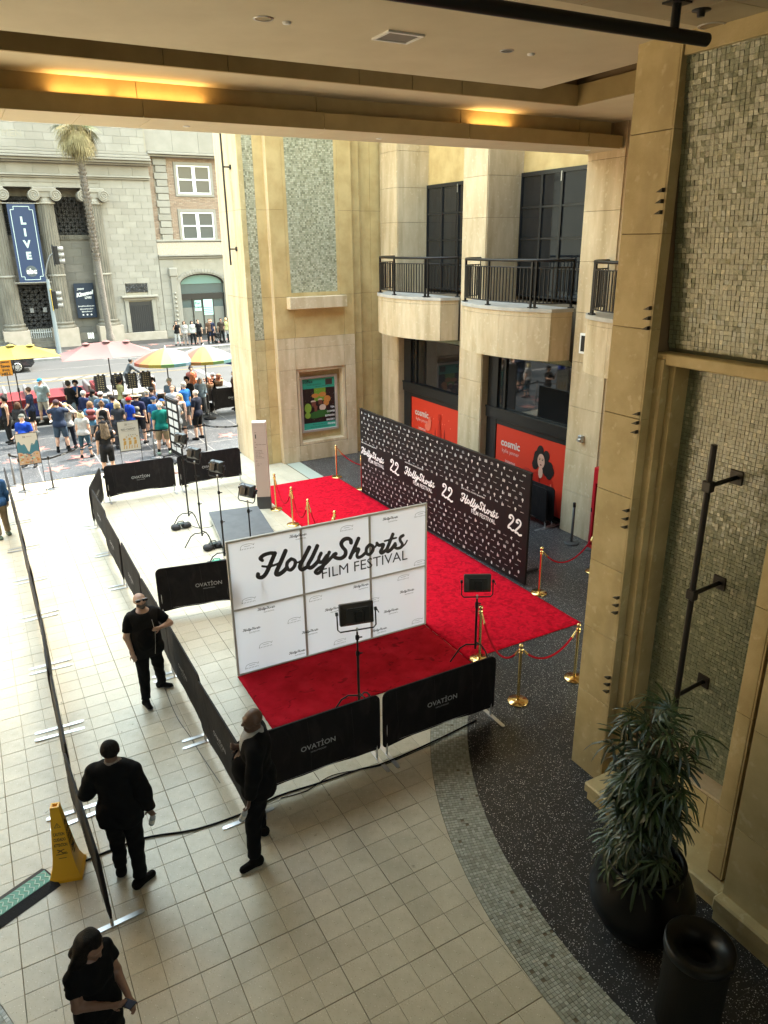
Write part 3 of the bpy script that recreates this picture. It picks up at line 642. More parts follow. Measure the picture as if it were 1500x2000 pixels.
def mosaic_wall(par, P, du, dv, U_, V_, s=.05, tilt=.035, m=MOSW):
    P = np.array(P, float); du = unit(du); dv = unit(dv); n = np.cross(du, dv); b = MB(); nu = max(1, round(U_/s)); nv = max(1, round(V_/s)); a = U_/nu; c = V_/nv
    for i in range(nu):
        for j in range(nv):
            g = random.uniform(.0010, .0026); jx, jy = random.uniform(-.0018, .0018), random.uniform(-.0018, .0018); z = .006+random.uniform(0, .003); tu, tv = random.gauss(0, tilt), random.gauss(0, tilt)
            q = [(i*a+g+jx, j*c+g+jy), ((i+1)*a-g+jx, j*c+g+jy), ((i+1)*a-g+jx, (j+1)*c-g+jy), (i*a+g+jx, (j+1)*c-g+jy)]
            tp = [P+du*u+dv*v+n*(z+tu*(u-(i+.5)*a)+tv*(v-(j+.5)*c)) for u, v in q]; bt = [P+du*u+dv*v-n*.002 for u, v in q]
            b.add(tp+bt, [(0, 1, 2, 3), (0, 4, 5, 1), (1, 5, 6, 2), (2, 6, 7, 3), (3, 7, 4, 0)])
    o = b.build('mosaic_tiles', m, par); o['kind'] = 'stuff'; return o
# ---- corner tower with poster niche
tw = thing('corner_tower', 'tall corner tower of tan stone panels with mosaic panels, ledge and poster niche', 'tower', (8.3, 16.2, 0))
HT = 24
b = MB()   # core leaves the niche open
b.box(6.22, 15.32, 0, 6.98, 17.35, HT); b.box(6.98, 15.42, 0, 9.95, 17.35, HT); b.box(6.98, 15.09, 0, 7.56, 15.42, HT); b.box(9.26, 15.09, 0, 9.60, 15.42, HT)
b.box(7.56, 15.09, 0, 9.26, 15.42, .52); b.box(7.56, 15.09, 2.98, 9.26, 15.42, HT); b.box(9.60, 15.26, 0, 9.98, 15.42, HT); b.box(9.95, 15.42, 0, 10.9, 17.35, HT)
b.build('tower_core', JOINT, tw)
zj = [0, .95, 1.85, 3.02, 3.62, 3.95, 5.17, 7.6, 10.0, 12.5, 15, 20, 24]
panels(tw, (6.22, 17.35, 0), (0, -1, 0), (0, 0, 1), [0, .62, 2.03], [0, .95, 1.87, 3.62, 5.17, 7.6, 10, 13, 16, 20, 24], m=LIMEL)
panels(tw, (6.20, 15.32, 0), (1, 0, 0), (0, 0, 1), [0, .16], zj, m=LIME); panels(tw, (6.36, 15.32, 0), (1, 0, 0), (0, 0, 1), [0, .30], [0, .95, 1.85, 3.02, 3.60, 3.93], m=LIME)
panels(tw, (6.66, 15.32, 0), (1, 0, 0), (0, 0, 1), [0, .32], zj, m=PLAST)
mosaic_wall(tw, (6.36, 15.325, 3.95), (1, 0, 0), (0, 0, 1), .30, 6.4, m=MOSP); b = MB(); b.box(6.36, 15.326, 3.95, 6.66, 15.328, 24); b.build('grout_bed', GROUT, tw)
panels(tw, (6.98, 15.32, 0), (0, -1, 0), (0, 0, 1), [0, .24], zj, m=LIMEL)
# front face of the projecting block, with openings for niche and mosaic
fy = 15.09
def niche(u0, u1, v0, v1): return u0 > .55 and u1 < 2.32 and v0 >= .5 and v1 <= 3.0
panels(tw, (6.96, fy, 0), (1, 0, 0), (0, 0, 1), [0, .58, 2.30, 2.66], [0, .52, 1.75, 2.98], m=LIMEL, skip=lambda a, b_, c, d: a > .5 and b_ < 2.4 and c > .5)
panels(tw, (6.96, fy, 0), (1, 0, 0), (0, 0, 1), [0, .58, 2.26, 2.66], [2.98, 3.62, 3.95], m=LIMEL); panels(tw, (6.96, fy, 0), (1, 0, 0), (0, 0, 1), [0, .62, 2.30, 2.66], [3.95, 5.17], m=PLAST)
panels(tw, (6.96, fy, 0), (1, 0, 0), (0, 0, 1), [0, .46], [5.17, 7.6, 10, 13, 16, 20, 24], m=PLAST); panels(tw, (6.96, fy, 0), (1, 0, 0), (0, 0, 1), [2.20, 2.66], [5.17, 7.6, 10, 13, 16, 20, 24], m=PLAST)
panels(tw, (6.96, fy, 0), (1, 0, 0), (0, 0, 1), [.46, .56], [5.17, 12.6], m=PLAST, th=.012, gap=.002); panels(tw, (6.96, fy, 0), (1, 0, 0), (0, 0, 1), [2.10, 2.20], [5.17, 12.6], m=PLAST, th=.012, gap=.002)
b = MB(); b.box(7.52, fy-.003, 5.17, 9.06, fy, 12.6); b.build('grout_bed', GROUT, tw)
b = MB(); b.box(7.52, fy-.02, 5.17, 9.06, fy-.003, 5.28); b.build('mosaic_sill', PLAST, tw)
mosaic_wall(tw, (7.52, fy-.003, 5.28), (1, 0, 0), (0, 0, 1), 1.54, 4.8, m=MOSP)
panels(tw, (6.96+.56, fy, 0), (1, 0, 0), (0, 0, 1), [0, 1.54], [12.6, 20, 24], m=PLAST)
b = MB(); b.box(7.34, 14.78, 4.82, 9.24, 15.065, 5.17, c=.012); b.build('stone_ledge', LIMEL, tw)
panels(tw, (9.60, 15.26, 0), (1, 0, 0), (0, 0, 1), [0, .37], [0, 1.85, 3.0, 3.95, 5.17, 7.6, 10, 13, 20, 24], m=PLAST); panels(tw, (9.98, 15.42, 0), (1, 0, 0), (0, 0, 1), [0, .44, .9], [0, 1.85, 3.0, 3.95, 5.17, 7.6, 10, 13, 20, 24], m=PLAST)
# niche surround and poster case
b = MB()
for (x0, z0, x1, z1) in ((7.56, .52, 7.66, 2.98), (9.16, .52, 9.26, 2.98), (7.66, .52, 9.16, .62), (7.66, 2.88, 9.16, 2.98)): b.box(x0, 15.12, z0, x1, 15.42, z1, c=.01)
b.build('niche_moulding', LIMEL, tw); b = MB(); b.box(7.66, 15.40, .62, 9.16, 15.42, 2.88); b.build('niche_back', LIME, tw)
pc = thing('poster_case', 'framed coffee and bakery poster with green bands hanging in the tower niche', 'poster', (8.39, 15.36, .86))
b = MB(); X0, X1, Z0, Z1 = 7.74, 9.05, .87, 2.69
for q in ((X0, Z0, X0+.08, Z1), (X1-.08, Z0, X1, Z1), (X0+.08, Z0, X1-.08, Z0+.08), (X0+.08, Z1-.08, X1-.08, Z1)): b.box(q[0], 15.30, q[1], q[2], 15.39, q[3], c=.008)
b.build('frame', ALU, pc)
GRN = solid('poster_green', (.03, .32, .22), .4); b = MB(); x0, x1, z0, z1 = X0+.08, X1-.08, Z0+.08, Z1-.08
b.box(x0, 15.372, z0, x1, 15.378, z1, 0); b.box(x0, 15.368, z0, x1, 15.3715, z0+.2, 1); b.box(x0, 15.368, z1-.33, x1, 15.3715, z1, 1); b.box(x0+.42, 15.3685, z1-.75, x0+.83, 15.3718, z1-.332, 2); b.box(x1-.32, 15.364, z1-.25, x1-.08, 15.3675, z1-.06, 3)
def ell(b, cx, cz, rx, rz, Y, mi, n=16, a0=0, a1=6.2832): b.prism([(cx+rx*math.cos(a0+(a1-a0)*k/n), cz+rz*math.sin(a0+(a1-a0)*k/n)) for k in range(n)], Y, Y+.002, mi, ax='y')
cx = (x0+x1)/2
for k, (dx, dz, rx, rz, mi) in enumerate(((-.12, .28, .13, .07, 4), (.14, .3, .13, .08, 4), (.3, .14, .12, .11, 4), (.26, .02, .1, .1, 4), (-.2, .1, .09, .035, 5), (.04, .14, .08, .04, 5), (-.13, -.08, .075, .04, 6), (.12, -.12, .12, .1, 5), (.05, -.32, .34, .12, 7), (-.16, -.36, .3, .1, 7), (-.4, -.1, .12, .16, 8), (-.42, -.34, .1, .1, 8))): ell(b, cx+dx, 1.76+dz, rx, rz, 15.3655-k*.0022, mi)
for k, (dx, w) in enumerate(((-.2, .075), (.04, .07), (-.13, .05))): b.box(cx+dx-w, 15.336, 1.76+(.1, .14, -.08)[k]-.15, cx+dx+w, 15.338, 1.76+(.1, .14, -.08)[k]-.01, 6)
for k in range(60): 
    qx, qz = random.uniform(x0+.03, x1-.03), random.uniform(z0+.25, z1-.4); b.box(qx, 15.3585, qz, qx+.008, 15.36, qz+.008, random.choice((5, 8, 9)))
for k, wd in enumerate(('TEA', 'COFFEE', 'ESPRESSO', 'BAKERY', 'PANINI')): txt(b, wd, (x1-.03, 15.334, 1.62-k*.135), (1, 0, 0), (0, 0, 1), h=.062, cx=1, cy=.5, mi=9, bold=.02)
txt(b, 'coffee', (x0+.04, 15.3665, z1-.1), (1, 0, 0), (0, 0, 1), w=.34, cx=0, mi=0, bold=.02); txt(b, 'Location: ground level', (x0+.18, 15.3665, z1-.21), (1, 0, 0), (0, 0, 1), w=.5, cx=0, mi=0)
txt(b, 'right side of level 1 courtyard', (x1-.03, 15.3665, z1-.28), (1, 0, 0), (0, 0, 1), w=.66, cx=1, mi=0); txt(b, 'Visit us and visit your', (cx, 15.3665, z0+.14), (1, 0, 0), (0, 0, 1), w=.5, mi=0); txt(b, 'www.thecoffeeshop.com', (cx, 15.3665, z0+.06), (1, 0, 0), (0, 0, 1), w=.65, mi=0)
b.build('poster', [solid('poster_black', (.02, .012, .012), .3), GRN, solid('poster_lime', (.16, .3, .03), .4), solid('poster_photo', (.05, .04, .035), .4), solid('poster_pastry', (.5, .19, .04), .5), solid('poster_cup', (.55, .4, .33), .5), solid('poster_cocoa', (.16, .05, .03), .5), solid('poster_leaf', (.03, .11, .02), .5), solid('poster_herb', (.22, .35, .04), .5), PRINTW], pc)
rb = thing('wall_rod', 'thin black vertical rod bracketed to the left face of the corner tower', 'rod', (6.05, 16.9, 6.1)); b = MB()
a0 = onX(431, 262, 5.98); a1 = onX(451, 518, 5.98); b.tube([(5.98, a1[1]+.0, a1[2]), (5.98, a1[1]+.03, 10.5)], .028, 8); b.build('rod', BLK, rb)
for zz in (a1[2]+.45, 8.75): b = MB(); b.tube([(5.98, a1[1], zz), (6.2, a1[1], zz)], .022, 6); b.box(6.17, a1[1]-.05, zz-.06, 6.2, a1[1]+.05, zz+.06); b.build('bracket', BLK, rb)
# ---- right facade: columns, windows, balconies
fa = thing('balcony_facade', 'tan stone facade with square columns, tall black framed windows and dark shopfront glass', 'building', (11.3, 10, 0))
Xc = 10.7; ZJ = [0, 1.05, 2.05, 3.08, 4.1, 5.18, 6.24, 7.24, 8.21, 9.2, 10.2, 12, 14, 17, 20, 24]
cols = [(14.19, 15.25), (9.70, 10.76), (5.22, 6.28)]
b = MB()
for y0, y1 in cols: b.box(Xc+.02, y0+.02, 0, 12.6, y1-.0, HT)
b.box(11.85, -3, 4.05, 12.6, 5.24, HT); b.box(10.75, -3, 0, 12.6, 5.23, HT); b.box(12.0, 5.22, 8.3, 12.6, 16, HT)
b.box(11.05, 6.28, 3.9, 12.6, 9.72, 5.2); b.box(11.05, 10.76, 3.9, 12.6, 14.21, 5.2); b.box(12.6, -3, 0, 13.6, 17, HT)
b.build('facade_core', JOINT, fa)
for y0, y1 in cols:
    panels(fa, (Xc+.02, y1, 0), (0, -1, 0), (0, 0, 1), [0, y1-y0-.02], ZJ, m=LIMEL)
    panels(fa, (Xc+.02, y0+.02, 0), (1, 0, 0), (0, 0, 1), [0, 1.1], ZJ, m=LIMEL)
panels(fa, (10.75, 5.22, 0), (0, -1, 0), (0, 0, 1), [.0, 1.4, 2.8, 4.2, 5.6], [0, 1.05, 2.05, 3.08, 4.1, 5.2, 7.2, 9.2], m=LIMEL)
WF = solid('window_frame', (.012, .012, .013), .4)
for k, (y0, y1) in enumerate(((6.28, 9.70), (10.76, 14.19))):
    # plaster wall over the upper window, its black frame and panes
    b = MB(); b.box(11.8, y0, 8.29, 12.0, y1, HT); b.build('plaster_wall', PLAST, fa)
    w = link('tall_window', None, fa, (3.3*0+11.8-11.3, (y0+y1)/2-10, 5.25)); w.empty_display_size = .1
    zt = 8.28; bars = MB(); f = .07
    ys = [y0, y0+.9, y0+1.9, y0+2.62, y1] if k == 0 else [y0, y0+.85, y0+1.75, y0+2.6, y1]
    for yy in ys: bars.box(11.74, yy-f/2 if yy > y0 else yy, 5.3, 11.82, yy+f/2 if yy < y1 else yy, zt)
    bars.box(11.735, y0, zt-.09, 11.82, y1, zt)
    for zz in (5.3, 6.0, 6.70, 7.44): bars.box(11.75, y0+f, zz, 11.81, y1-f, zz+.045)
    bars.build('window_frame', WF, w)
    for i in range(4):
        for z0_, z1_ in ((5.35, 6.0), (6.05, 6.70), (6.75, 7.44), (7.49, zt-.09)):
            g = MB(); g.box(11.775, ys[i]+f/2, z0_, 11.785, ys[i+1]-f/2, z1_); g.build('pane', GLASS, w)
    for yy in (ys[0]+.12, ys[2]): g = MB(); g.box(11.72, yy, zt-.28, 11.734, yy+.03, zt-.06); g.build('hinge', STEEL, w)
    # shopfront: dark glass, black band, red advert
    sh = link('shopfront', None, fa, (11.0-11.3, (y0+y1)/2-10, 0)); sh.empty_display_size = .1
    g = MB(); g.box(10.88, y0, 2.16, 11.0, y1, 2.46, c=.01); g.box(10.86, y0, 2.42, 10.9, y1, 2.47); g.box(10.93, y1-.42, 0, 11.0, y1, 3.88); g.box(10.94, y0, 0, 11.0, y0+.07, 3.88); g.box(10.94, y1-.75, 2.47, 11.0, y1-.68, 3.88); g.box(10.94, y0+.07, 2.02, 11.0, y1-.42, 2.16); g.build('shopfront_frame', WF, sh)
    g = MB(); g.box(10.985, y0+.07, 2.47, 10.995, y1-.75, 3.88); g.build('pane', GLASS, sh); g = MB(); g.box(10.985, y1-.68, 2.47, 10.995, y1-.42, 3.88); g.build('pane', GLASS, sh)
    g = MB(); g.box(11.0, y0, 0, 11.06, y1, 3.9); g.build('shopfront_back', BLKM, sh)
# red adverts (flat prints in their frames)
ADR = solid('advert_red', (.62, .035, .012), .5); ADS = solid('advert_shine', (.75, .16, .1), .4); ADD = solid('advert_dark_red', (.22, .008, .006), .5); ADH = solid('advert_hair', (.012, .008, .007), .5); ADF = solid('advert_face', (.62, .34, .25), .5)
ADSL = solid('advert_silver', (.6, .5, .45), .4); ADP = solid('advert_pink', (.75, .42, .38), .5)
def yz(b, pts, X, mi): 
    b.prism([(y, z) for y, z in pts], X-.002, X, mi, ax='x')
def ellx(b, cy, cz, ry, rz, X, mi, n=18): yz(b, [(cy+ry*math.cos(2*math.pi*k/n), cz+rz*math.sin(2*math.pi*k/n)) for k in range(n)], X, mi)
def advert(y0, y1, label, woman):
    a = thing('advert_panel', label, 'advert', (10.97, (y0+y1)/2, 0)); b = MB(); b.box(10.962, y0, .12, 10.975, y1, 2.02, 0); X = 10.961
    u = (0, -1, 0); v = (0, 0, 1); tx = y1-.22
    t = MB(); txt(t, 'cosmic', (X-.004, tx, 1.46), u, v, w=.80, cx=0, cy=0, mi=0, bold=.03); txt(t, 'kylie jenner', (X-.004, tx-.06, 1.26), u, v, w=.72, cx=0, cy=0, mi=1); txt(t, 'intense', (X-.004, tx-.22, 1.02), u, v, w=.42, cx=0, cy=0, mi=1, bold=.01)
    b.build('advert_print', [ADR], a)
    p = MB()
    if woman:
        c = y0+1.02; zf = 1.42
        yz(p, [(c+.62, .12), (c+.60, .7), (c+.45, 1.0), (c+.12, 1.12), (c-.12, 1.12), (c-.45, 1.0), (c-.62, .6), (c-.75, .12)], X, 0)           # shoulders in red latex
        ellx(p, c+.52, .82, .28, .28, X-.003, 0); ellx(p, c+.52, .82, .285, .285, X-.0005, 1)
        yz(p, [(c-.02, .2), (c+.06, .95), (c+.02, 1.0), (c-.06, .2)], X-.006, 1); yz(p, [(c-.45, .3), (c-.38, .9), (c-.42, .92), (c-.5, .3)], X-.006, 4); yz(p, [(c+.55, .8), (c+.62, .95), (c+.5, 1.02)], X-.006, 4)
        for q in range(26):
            an = random.uniform(-.4, math.pi+.4); ellx(p, c+math.cos(an)*random.uniform(.15, .38), zf-.02+math.sin(an)*random.uniform(.1, .3)-(.15 if abs(math.cos(an)) > .6 else 0), .12, .14, X-.008-q*.0001, 2, 10)
        ellx(p, c, zf-.3, .085, .16, X-.012, 3, 12); ellx(p, c, zf, .135, .19, X-.015, 3)
        for q in (-1, 1): ellx(p, c+q*.055, zf+.03, .03, .012, X-.018, 2, 10); ellx(p, c+q*.055, zf+.065, .038, .007, X-.018, 2, 8)
        ellx(p, c, zf-.10, .035, .02, X-.018, 1, 10); yz(p, [(c+.012, zf-.045), (c-.012, zf-.045), (c, zf+.02)], X-.018, 5)
    else:
        c = y0+1.3
        for q, (dy, w, hgt) in enumerate(((.42, .16, .75), (.2, .12, .9), (-.05, .18, 1.15), (-.32, .12, .95), (-.55, .14, .7))):
            yz(p, [(c+dy-w, .12), (c+dy-w*.7, .12+hgt*.6), (c+dy, .12+hgt*1.25), (c+dy+w*.8, .12+hgt*.6), (c+dy+w, .12)], X-.002*q, 1 if q % 2 == 0 else 6)
            yz(p, [(c+dy-w*.2, .3), (c+dy-w*.1, .12+hgt*.8), (c+dy-w*.3, .12+hgt*.7)], X-.02, 4)
        ellx(p, c+.5, 1.35, .08, .2, X-.022, 4); ellx(p, c-.05, 1.62, .09, .12, X-.022, 0); ellx(p, c-.05, .95, .10, .55, X-.021, 0); ellx(p, c+.62, 1.2, .16, .12, X-.021, 4)
        for q in range(9): ellx(p, c+random.uniform(-.7, .7), random.uniform(1.2, 1.85), .018, .022, X-.022, 4, 8)
    p.build('figure_print', [ADR if False else solid('advert_latex', (.45, .02, .01), .35), solid('advert_gloss', (.16, .012, .008), .3), ADH, ADF, ADS, solid('advert_nose', (.5, .26, .19), .5), ADD], a); t.build('lettering', [ADSL, ADP], a)
advert(6.36, 9.27, 'red perfume advert with a dark haired woman in a red top behind the shopfront glass', True)
advert(10.84, 13.76, 'red perfume advert with glossy dripping shapes half hidden behind the black press wall', False)
# balconies
def balcony(dy, label, n):
    plan = [(10.72, 9.98), (10.35, 9.92), (10.02, 9.70), (9.80, 9.30), (9.68, 8.75), (9.66, 8.15), (9.74, 7.55), (9.92, 6.98), (10.18, 6.50), (10.72, 6.40)]
    plan = [(x, y+dy) for x, y in plan]
    t = thing('balcony', label, 'balcony', (10.3, 8.2+dy, 4.1)); 
    sm = []
    for i in range(len(plan)-1):
        p, q = plan[i], plan[i+1]; k = 3 if 0 < i < 7 else 1
        for j in range(k):
            t_ = j/k
            if k > 1:
                p0 = np.array(plan[max(i-1, 0)]); p3 = np.array(plan[min(i+2, 8)]); P1 = np.array(p); P2 = np.array(q); sm.append(tuple(.5*((2*P1)+(-p0+P2)*t_+(2*p0-5*P1+4*P2-p3)*t_**2+(-p0+3*P1-3*P2+p3)*t_**3)))
            else: sm.append(tuple(np.array(p)*(1-t_)+np.array(q)*t_))
    sm.append(plan[-1]); poly = sm[::-1]
    def inset(P_, d):
        c = np.array([10.72, 8.2+dy]); return [tuple(c+(np.array(p)-c)*(1-d/np.linalg.norm(np.array(p)-c))) for p in P_]
    b = MB(); b.prism(inset(poly, .02), 4.12, 5.16); b.build('drum_core', JOINT, t)
    segs = [(0, 5), (5, 10), (10, 15), (15, len(sm)-2), (len(sm)-2, len(sm)-1)]
    for s0, s1 in segs:
        for z0, z1 in ((4.1, 5.06), (5.066, 5.17)):
            b = MB(); P0 = sm[s0:s1+1]; P0 = [np.array(p) for p in P0]
            d0 = unit(P0[1]-P0[0])*.003; P0[0] = P0[0]+d0; P0[-1] = P0[-1]-unit(P0[-1]-P0[-2])*.003
            P1 = [np.array(p) for p in inset([tuple(p) for p in P0], .03)]; b.prism([tuple(p) for p in P0]+[tuple(p) for p in P1[::-1]], z0, z1); b.build('drum_panel', LIMEL, t)
    b = MB(); b.prism(inset(poly, -.03), 5.172, 5.25); b.build('balcony_slab', mat('balcony_slab_stone', (.48, .45, .40), .6, col2=(.4, .37, .33), scale=3), t)
    b = MB(); lo = inset(sm, .03); up = [(11.05, min(max(y, 6.3+dy), 9.72+dy)) for x, y in sm]
    n_ = len(lo); vs = [(x, y, 4.095) for x, y in lo]+[(x, y, 3.89) for x, y in up]; b.add(vs, [(i, n_+i, n_+i+1, i+1) for i in range(n_-1)]); b.build('green_soffit', mat('green_stucco', (.33, .36, .27), .9, col2=(.26, .29, .21), scale=30, bump=.3, bscale=80), t)
    rl = link('railing', None, t, (0, 0, 1.15)); rp = inset(sm, .08)[0:]; acc = [0]
    for i in range(len(rp)-1): acc.append(acc[-1]+math.dist(rp[i], rp[i+1]))
    def at(s_):
        for i in range(len(rp)-1):
            if acc[i+1] >= s_: f = (s_-acc[i])/(acc[i+1]-acc[i]); return (rp[i][0]*(1-f)+rp[i+1][0]*f, rp[i][1]*(1-f)+rp[i+1][1]*f)
        return rp[-1]
    b = MB(); b.tube([(x, y, 6.27) for x, y in rp], .033, 8); b.build('handrail', BRZ, rl)
    b = MB(); b.tube([(x, y, 6.12) for x, y in rp], .014, 6); b.tube([(x, y, 5.36) for x, y in rp], .014, 6); b.build('rail', BRZ, rl)
    N = int(acc[-1]/.098)
    for i in range(N+1):
        x, y = at(acc[-1]*i/N)
        post = i in (0, 8, 9, N-10, N-9, N) or i in (N//2, )
        m_ = MB(); m_.box(x-(.022 if post else .011), y-(.022 if post else .011), 5.25 if post else 5.36, x+(.022 if post else .011), y+(.022 if post else .011), 6.26 if post else 6.12)
        if post: m_.box(x-.05, y-.05, 5.25, x+.05, y+.05, 5.275)
        m_.build('post' if post else 'baluster', BRZ, rl)
balcony(0, 'curved stone balcony in the middle with black baluster railing, in front of the wide window', 0)
balcony(4.47, 'leftmost curved stone balcony with black railing next to the corner tower', 1)
balcony(-4.47, 'right curved stone balcony mostly hidden behind the near pillar', 2)
# small wall fittings
v = thing('wall_vent', 'small dark louvred wall vent with pale frame beside the right balcony', 'vent', (10.7, 5.9, 4.3)); b = MB(); p = onX(1140, 671, 10.68); b.box(10.66, p[1]-.11, p[2]-.22, 10.70, p[1]+.11, p[2]+.22); b.build('frame', WHITE, v); b = MB(); b.box(10.65, p[1]-.06, p[2]-.17, 10.66, p[1]+.06, p[2]+.17); b.build('louvre', BLK, v)
v = thing('wall_outlet_box', 'small grey outlet box on the stone column right of the red advert', 'outlet', (10.7, 5.9, 1.9)); b = MB(); p = onX(1135, 857, 10.66); b.box(10.60, p[1]-.06, p[2]-.08, 10.70, p[1]+.06, p[2]+.08, c=.01); b.build('box', STEEL, v); b = MB(); b.box(10.56, p[1]-.04, p[2]-.05, 10.60, p[1]+.04, p[2]+.0); b.build('cover', ALU, v)
# ---- near pillar and mosaic wall on the right
nw = thing('mosaic_wall_pier', 'near wall on the right: tan stone pillar with grey green mosaic fields under the canopy', 'wall', (5.4, -2, 0))
ZP = [0, 1.18, 2.11, 3.02, 3.94, 4.85, 5.80, 6.73, 7.66, 8.6]
b = MB(); b.box(5.02, -.87, 0, 6.6, -.345, 9.4); b.box(5.14, -.98, 0, 6.6, -.87, 5.5); b.box(5.24, -1.06, 0, 6.6, -.98, 5.5); b.box(5.46, -9, 0, 6.6, -1.06, 9.4); b.box(5.22, -2.60, 0, 5.5, -1.06, .75); b.box(4.74, -2.86, 0, 5.5, -2.70, 5.5)
b.box(4.90, -2.98, 0, 5.5, -2.86, 5.5); b.box(4.62, -9, 0, 5.5, -2.98, 5.5); b.build('wall_core', JOINT, nw)
panels(nw, (5.02, -.345, 0), (0, -1, 0), (0, 0, 1), [0, .525], ZP, m=LIME)
panels(nw, (5.02, -.87, 0), (1, 0, 0), (0, 0, 1), [-.02, .12], ZP, m=LIME, gap=.003); panels(nw, (5.14, -.89, 0), (0, -1, 0), (0, 0, 1), [0, .09], [0, 2.2, 3.6, 4.4, 5.5], m=LIME, gap=.005)
panels(nw, (5.14, -.98, 0), (1, 0, 0), (0, 0, 1), [-.02, .10], [0, 2.2, 3.6, 4.4, 5.5], m=LIME, gap=.003); panels(nw, (5.24, -1.0, 0), (0, -1, 0), (0, 0, 1), [0, .06], [0, 1.2, 2.6, 4.1, 5.5], m=LIME, gap=.004)
b = MB(); b.box(5.22, -1.075, .8, 5.44, -1.062, 5.45); b.build('jamb', LIME, nw)
b = MB(); b.box(5.452, -2.72, .75, 5.46, -1.06, 5.5); b.add([(5.315, -.88, 5.56), (5.315, -9, 5.56), (5.075, -9, 8.4), (5.075, -.88, 8.4)], [(0, 1, 2, 3)]); b.build('grout_bed', GROUT, nw)
mosaic_wall(nw, (5.45, -1.06, .80), (0, -1, 0), (0, 0, 1), 1.78, 4.66, s=.042)
mosaic_wall(nw, (5.30, -.885, 5.60), (0, -1, 0), (-.085, 0, 1), 4.6, 2.70, s=.047, tilt=.07)
b = MB(); b.box(5.14, -9, 5.44, 5.45, -.88, 5.56, c=.012); b.build('stone_ledge', LIME, nw); b = MB(); b.box(5.02, -9, 8.26, 5.4, -.90, 8.46); b.build('cornice', LIME, nw)
b = MB(); b.box(5.20, -2.7, .76, 5.45, -1.06, .80, c=.01); b.build('mosaic_sill', LIMEL, nw)
panels(nw, (5.22, -1.06, 0), (0, -1, 0), (0, 0, 1), [0, 1.2, 1.64], [.30, .76], m=LIME)
panels(nw, (4.74, -2.70, 0), (0, -1, 0), (0, 0, 1), [0, .16], [.34, 1.2, 2.35, 3.5, 4.6, 5.44], m=LIME, gap=.006); panels(nw, (4.74, -2.86, 0), (1, 0, 0), (0, 0, 1), [-.02, .16], [.34, 1.2, 2.35, 3.5, 4.6, 5.44], m=LIME, gap=.006)
panels(nw, (4.62, -2.98, 0), (0, -1, 0), (0, 0, 1), [0, .9, 1.8, 3.5], [.34, 1.2, 2.35, 3.5, 4.6, 5.44], m=LIME, gap=.006)
b = MB(); b.box(4.58, -2.96, .16, 5.3, -1.0, .30, c=.02); b.box(4.48, -9, .16, 5.3, -2.96, .34, c=.02); b.build('plinth_moulding', LIME, nw); b = MB(); b.box(4.66, -2.96, 0, 5.3, -1.0, .16); b.box(4.54, -9, 0, 5.3, -2.96, .16); b.build('plinth', LIME, nw)
# sconce slots: small triangular dark notches on the pillar edge
NB = solid('notch_metal', (.05, .045, .035), .5, metal=.5)
for zc, kind in ((7.02, 0), (5.91, 0), (4.81, 1), (3.70, 1), (2.6, 1), (1.5, 1)):
    t = thing('pillar_fin_group', 'three small dark fins on the pillar edge %s' % {7.02: 'at balcony door height, topmost set', 5.91: 'just above the mosaic ledge, second set', 4.81: 'just below the mosaic ledge, third set', 3.70: 'level with the wall rod top, fourth set', 2.6: 'level with the middle bracket, fifth set', 1.5: 'just above the palm, lowest set'}[zc], 'wall fins', (4.99, -.86, zc), group='fins on the near pillar')
    for k in (-1, 0, 1):
        z = zc+k*.1; b = MB(); b.prism([(-.868, z-.012), (-.868, z+.026), (-.795, z-.010)], 4.955, 5.0, ax='x'); b.build('fin', NB, t)
# wall rod on the mosaic
rd = thing('wall_rod', 'thick dark vertical rod held off the grey green mosaic by three brackets', 'rod', (4.95, -1.84, 1.7)); b = MB(); b.tube([(4.95, -1.86, 1.68), (4.95, -1.86, 4.80)], .031, 12); b.build('rod', BRZ, rd)
for z in (4.38, 3.19, 1.95):
    b = MB(); b.tube([(4.95, -1.86, z), (5.44, -1.82, z)], .024, 8); b.box(5.425, -1.89, z-.075, 5.45, -1.74, z+.075, c=.006)
    if z > 2: b.box(4.91, -1.91, z-.055, 4.99, -1.81, z+.055, c=.008)
    b.build('bracket', BRZ, rd)
ou = thing('outlet_cover', 'pale outlet cover on the mosaic above the palm pot', 'outlet', (5.4, -1.75, .98)); b = MB(); b.box(5.38, -1.85, .90, 5.45, -1.64, 1.06, c=.01); b.build('cover', solid('old_plastic', (.4, .33, .25), .5), ou); b = MB(); b.box(5.34, -1.82, .97, 5.38, -1.67, 1.03, c=.01); b.build('flap', solid('old_plastic2', (.45, .38, .3), .4), ou)
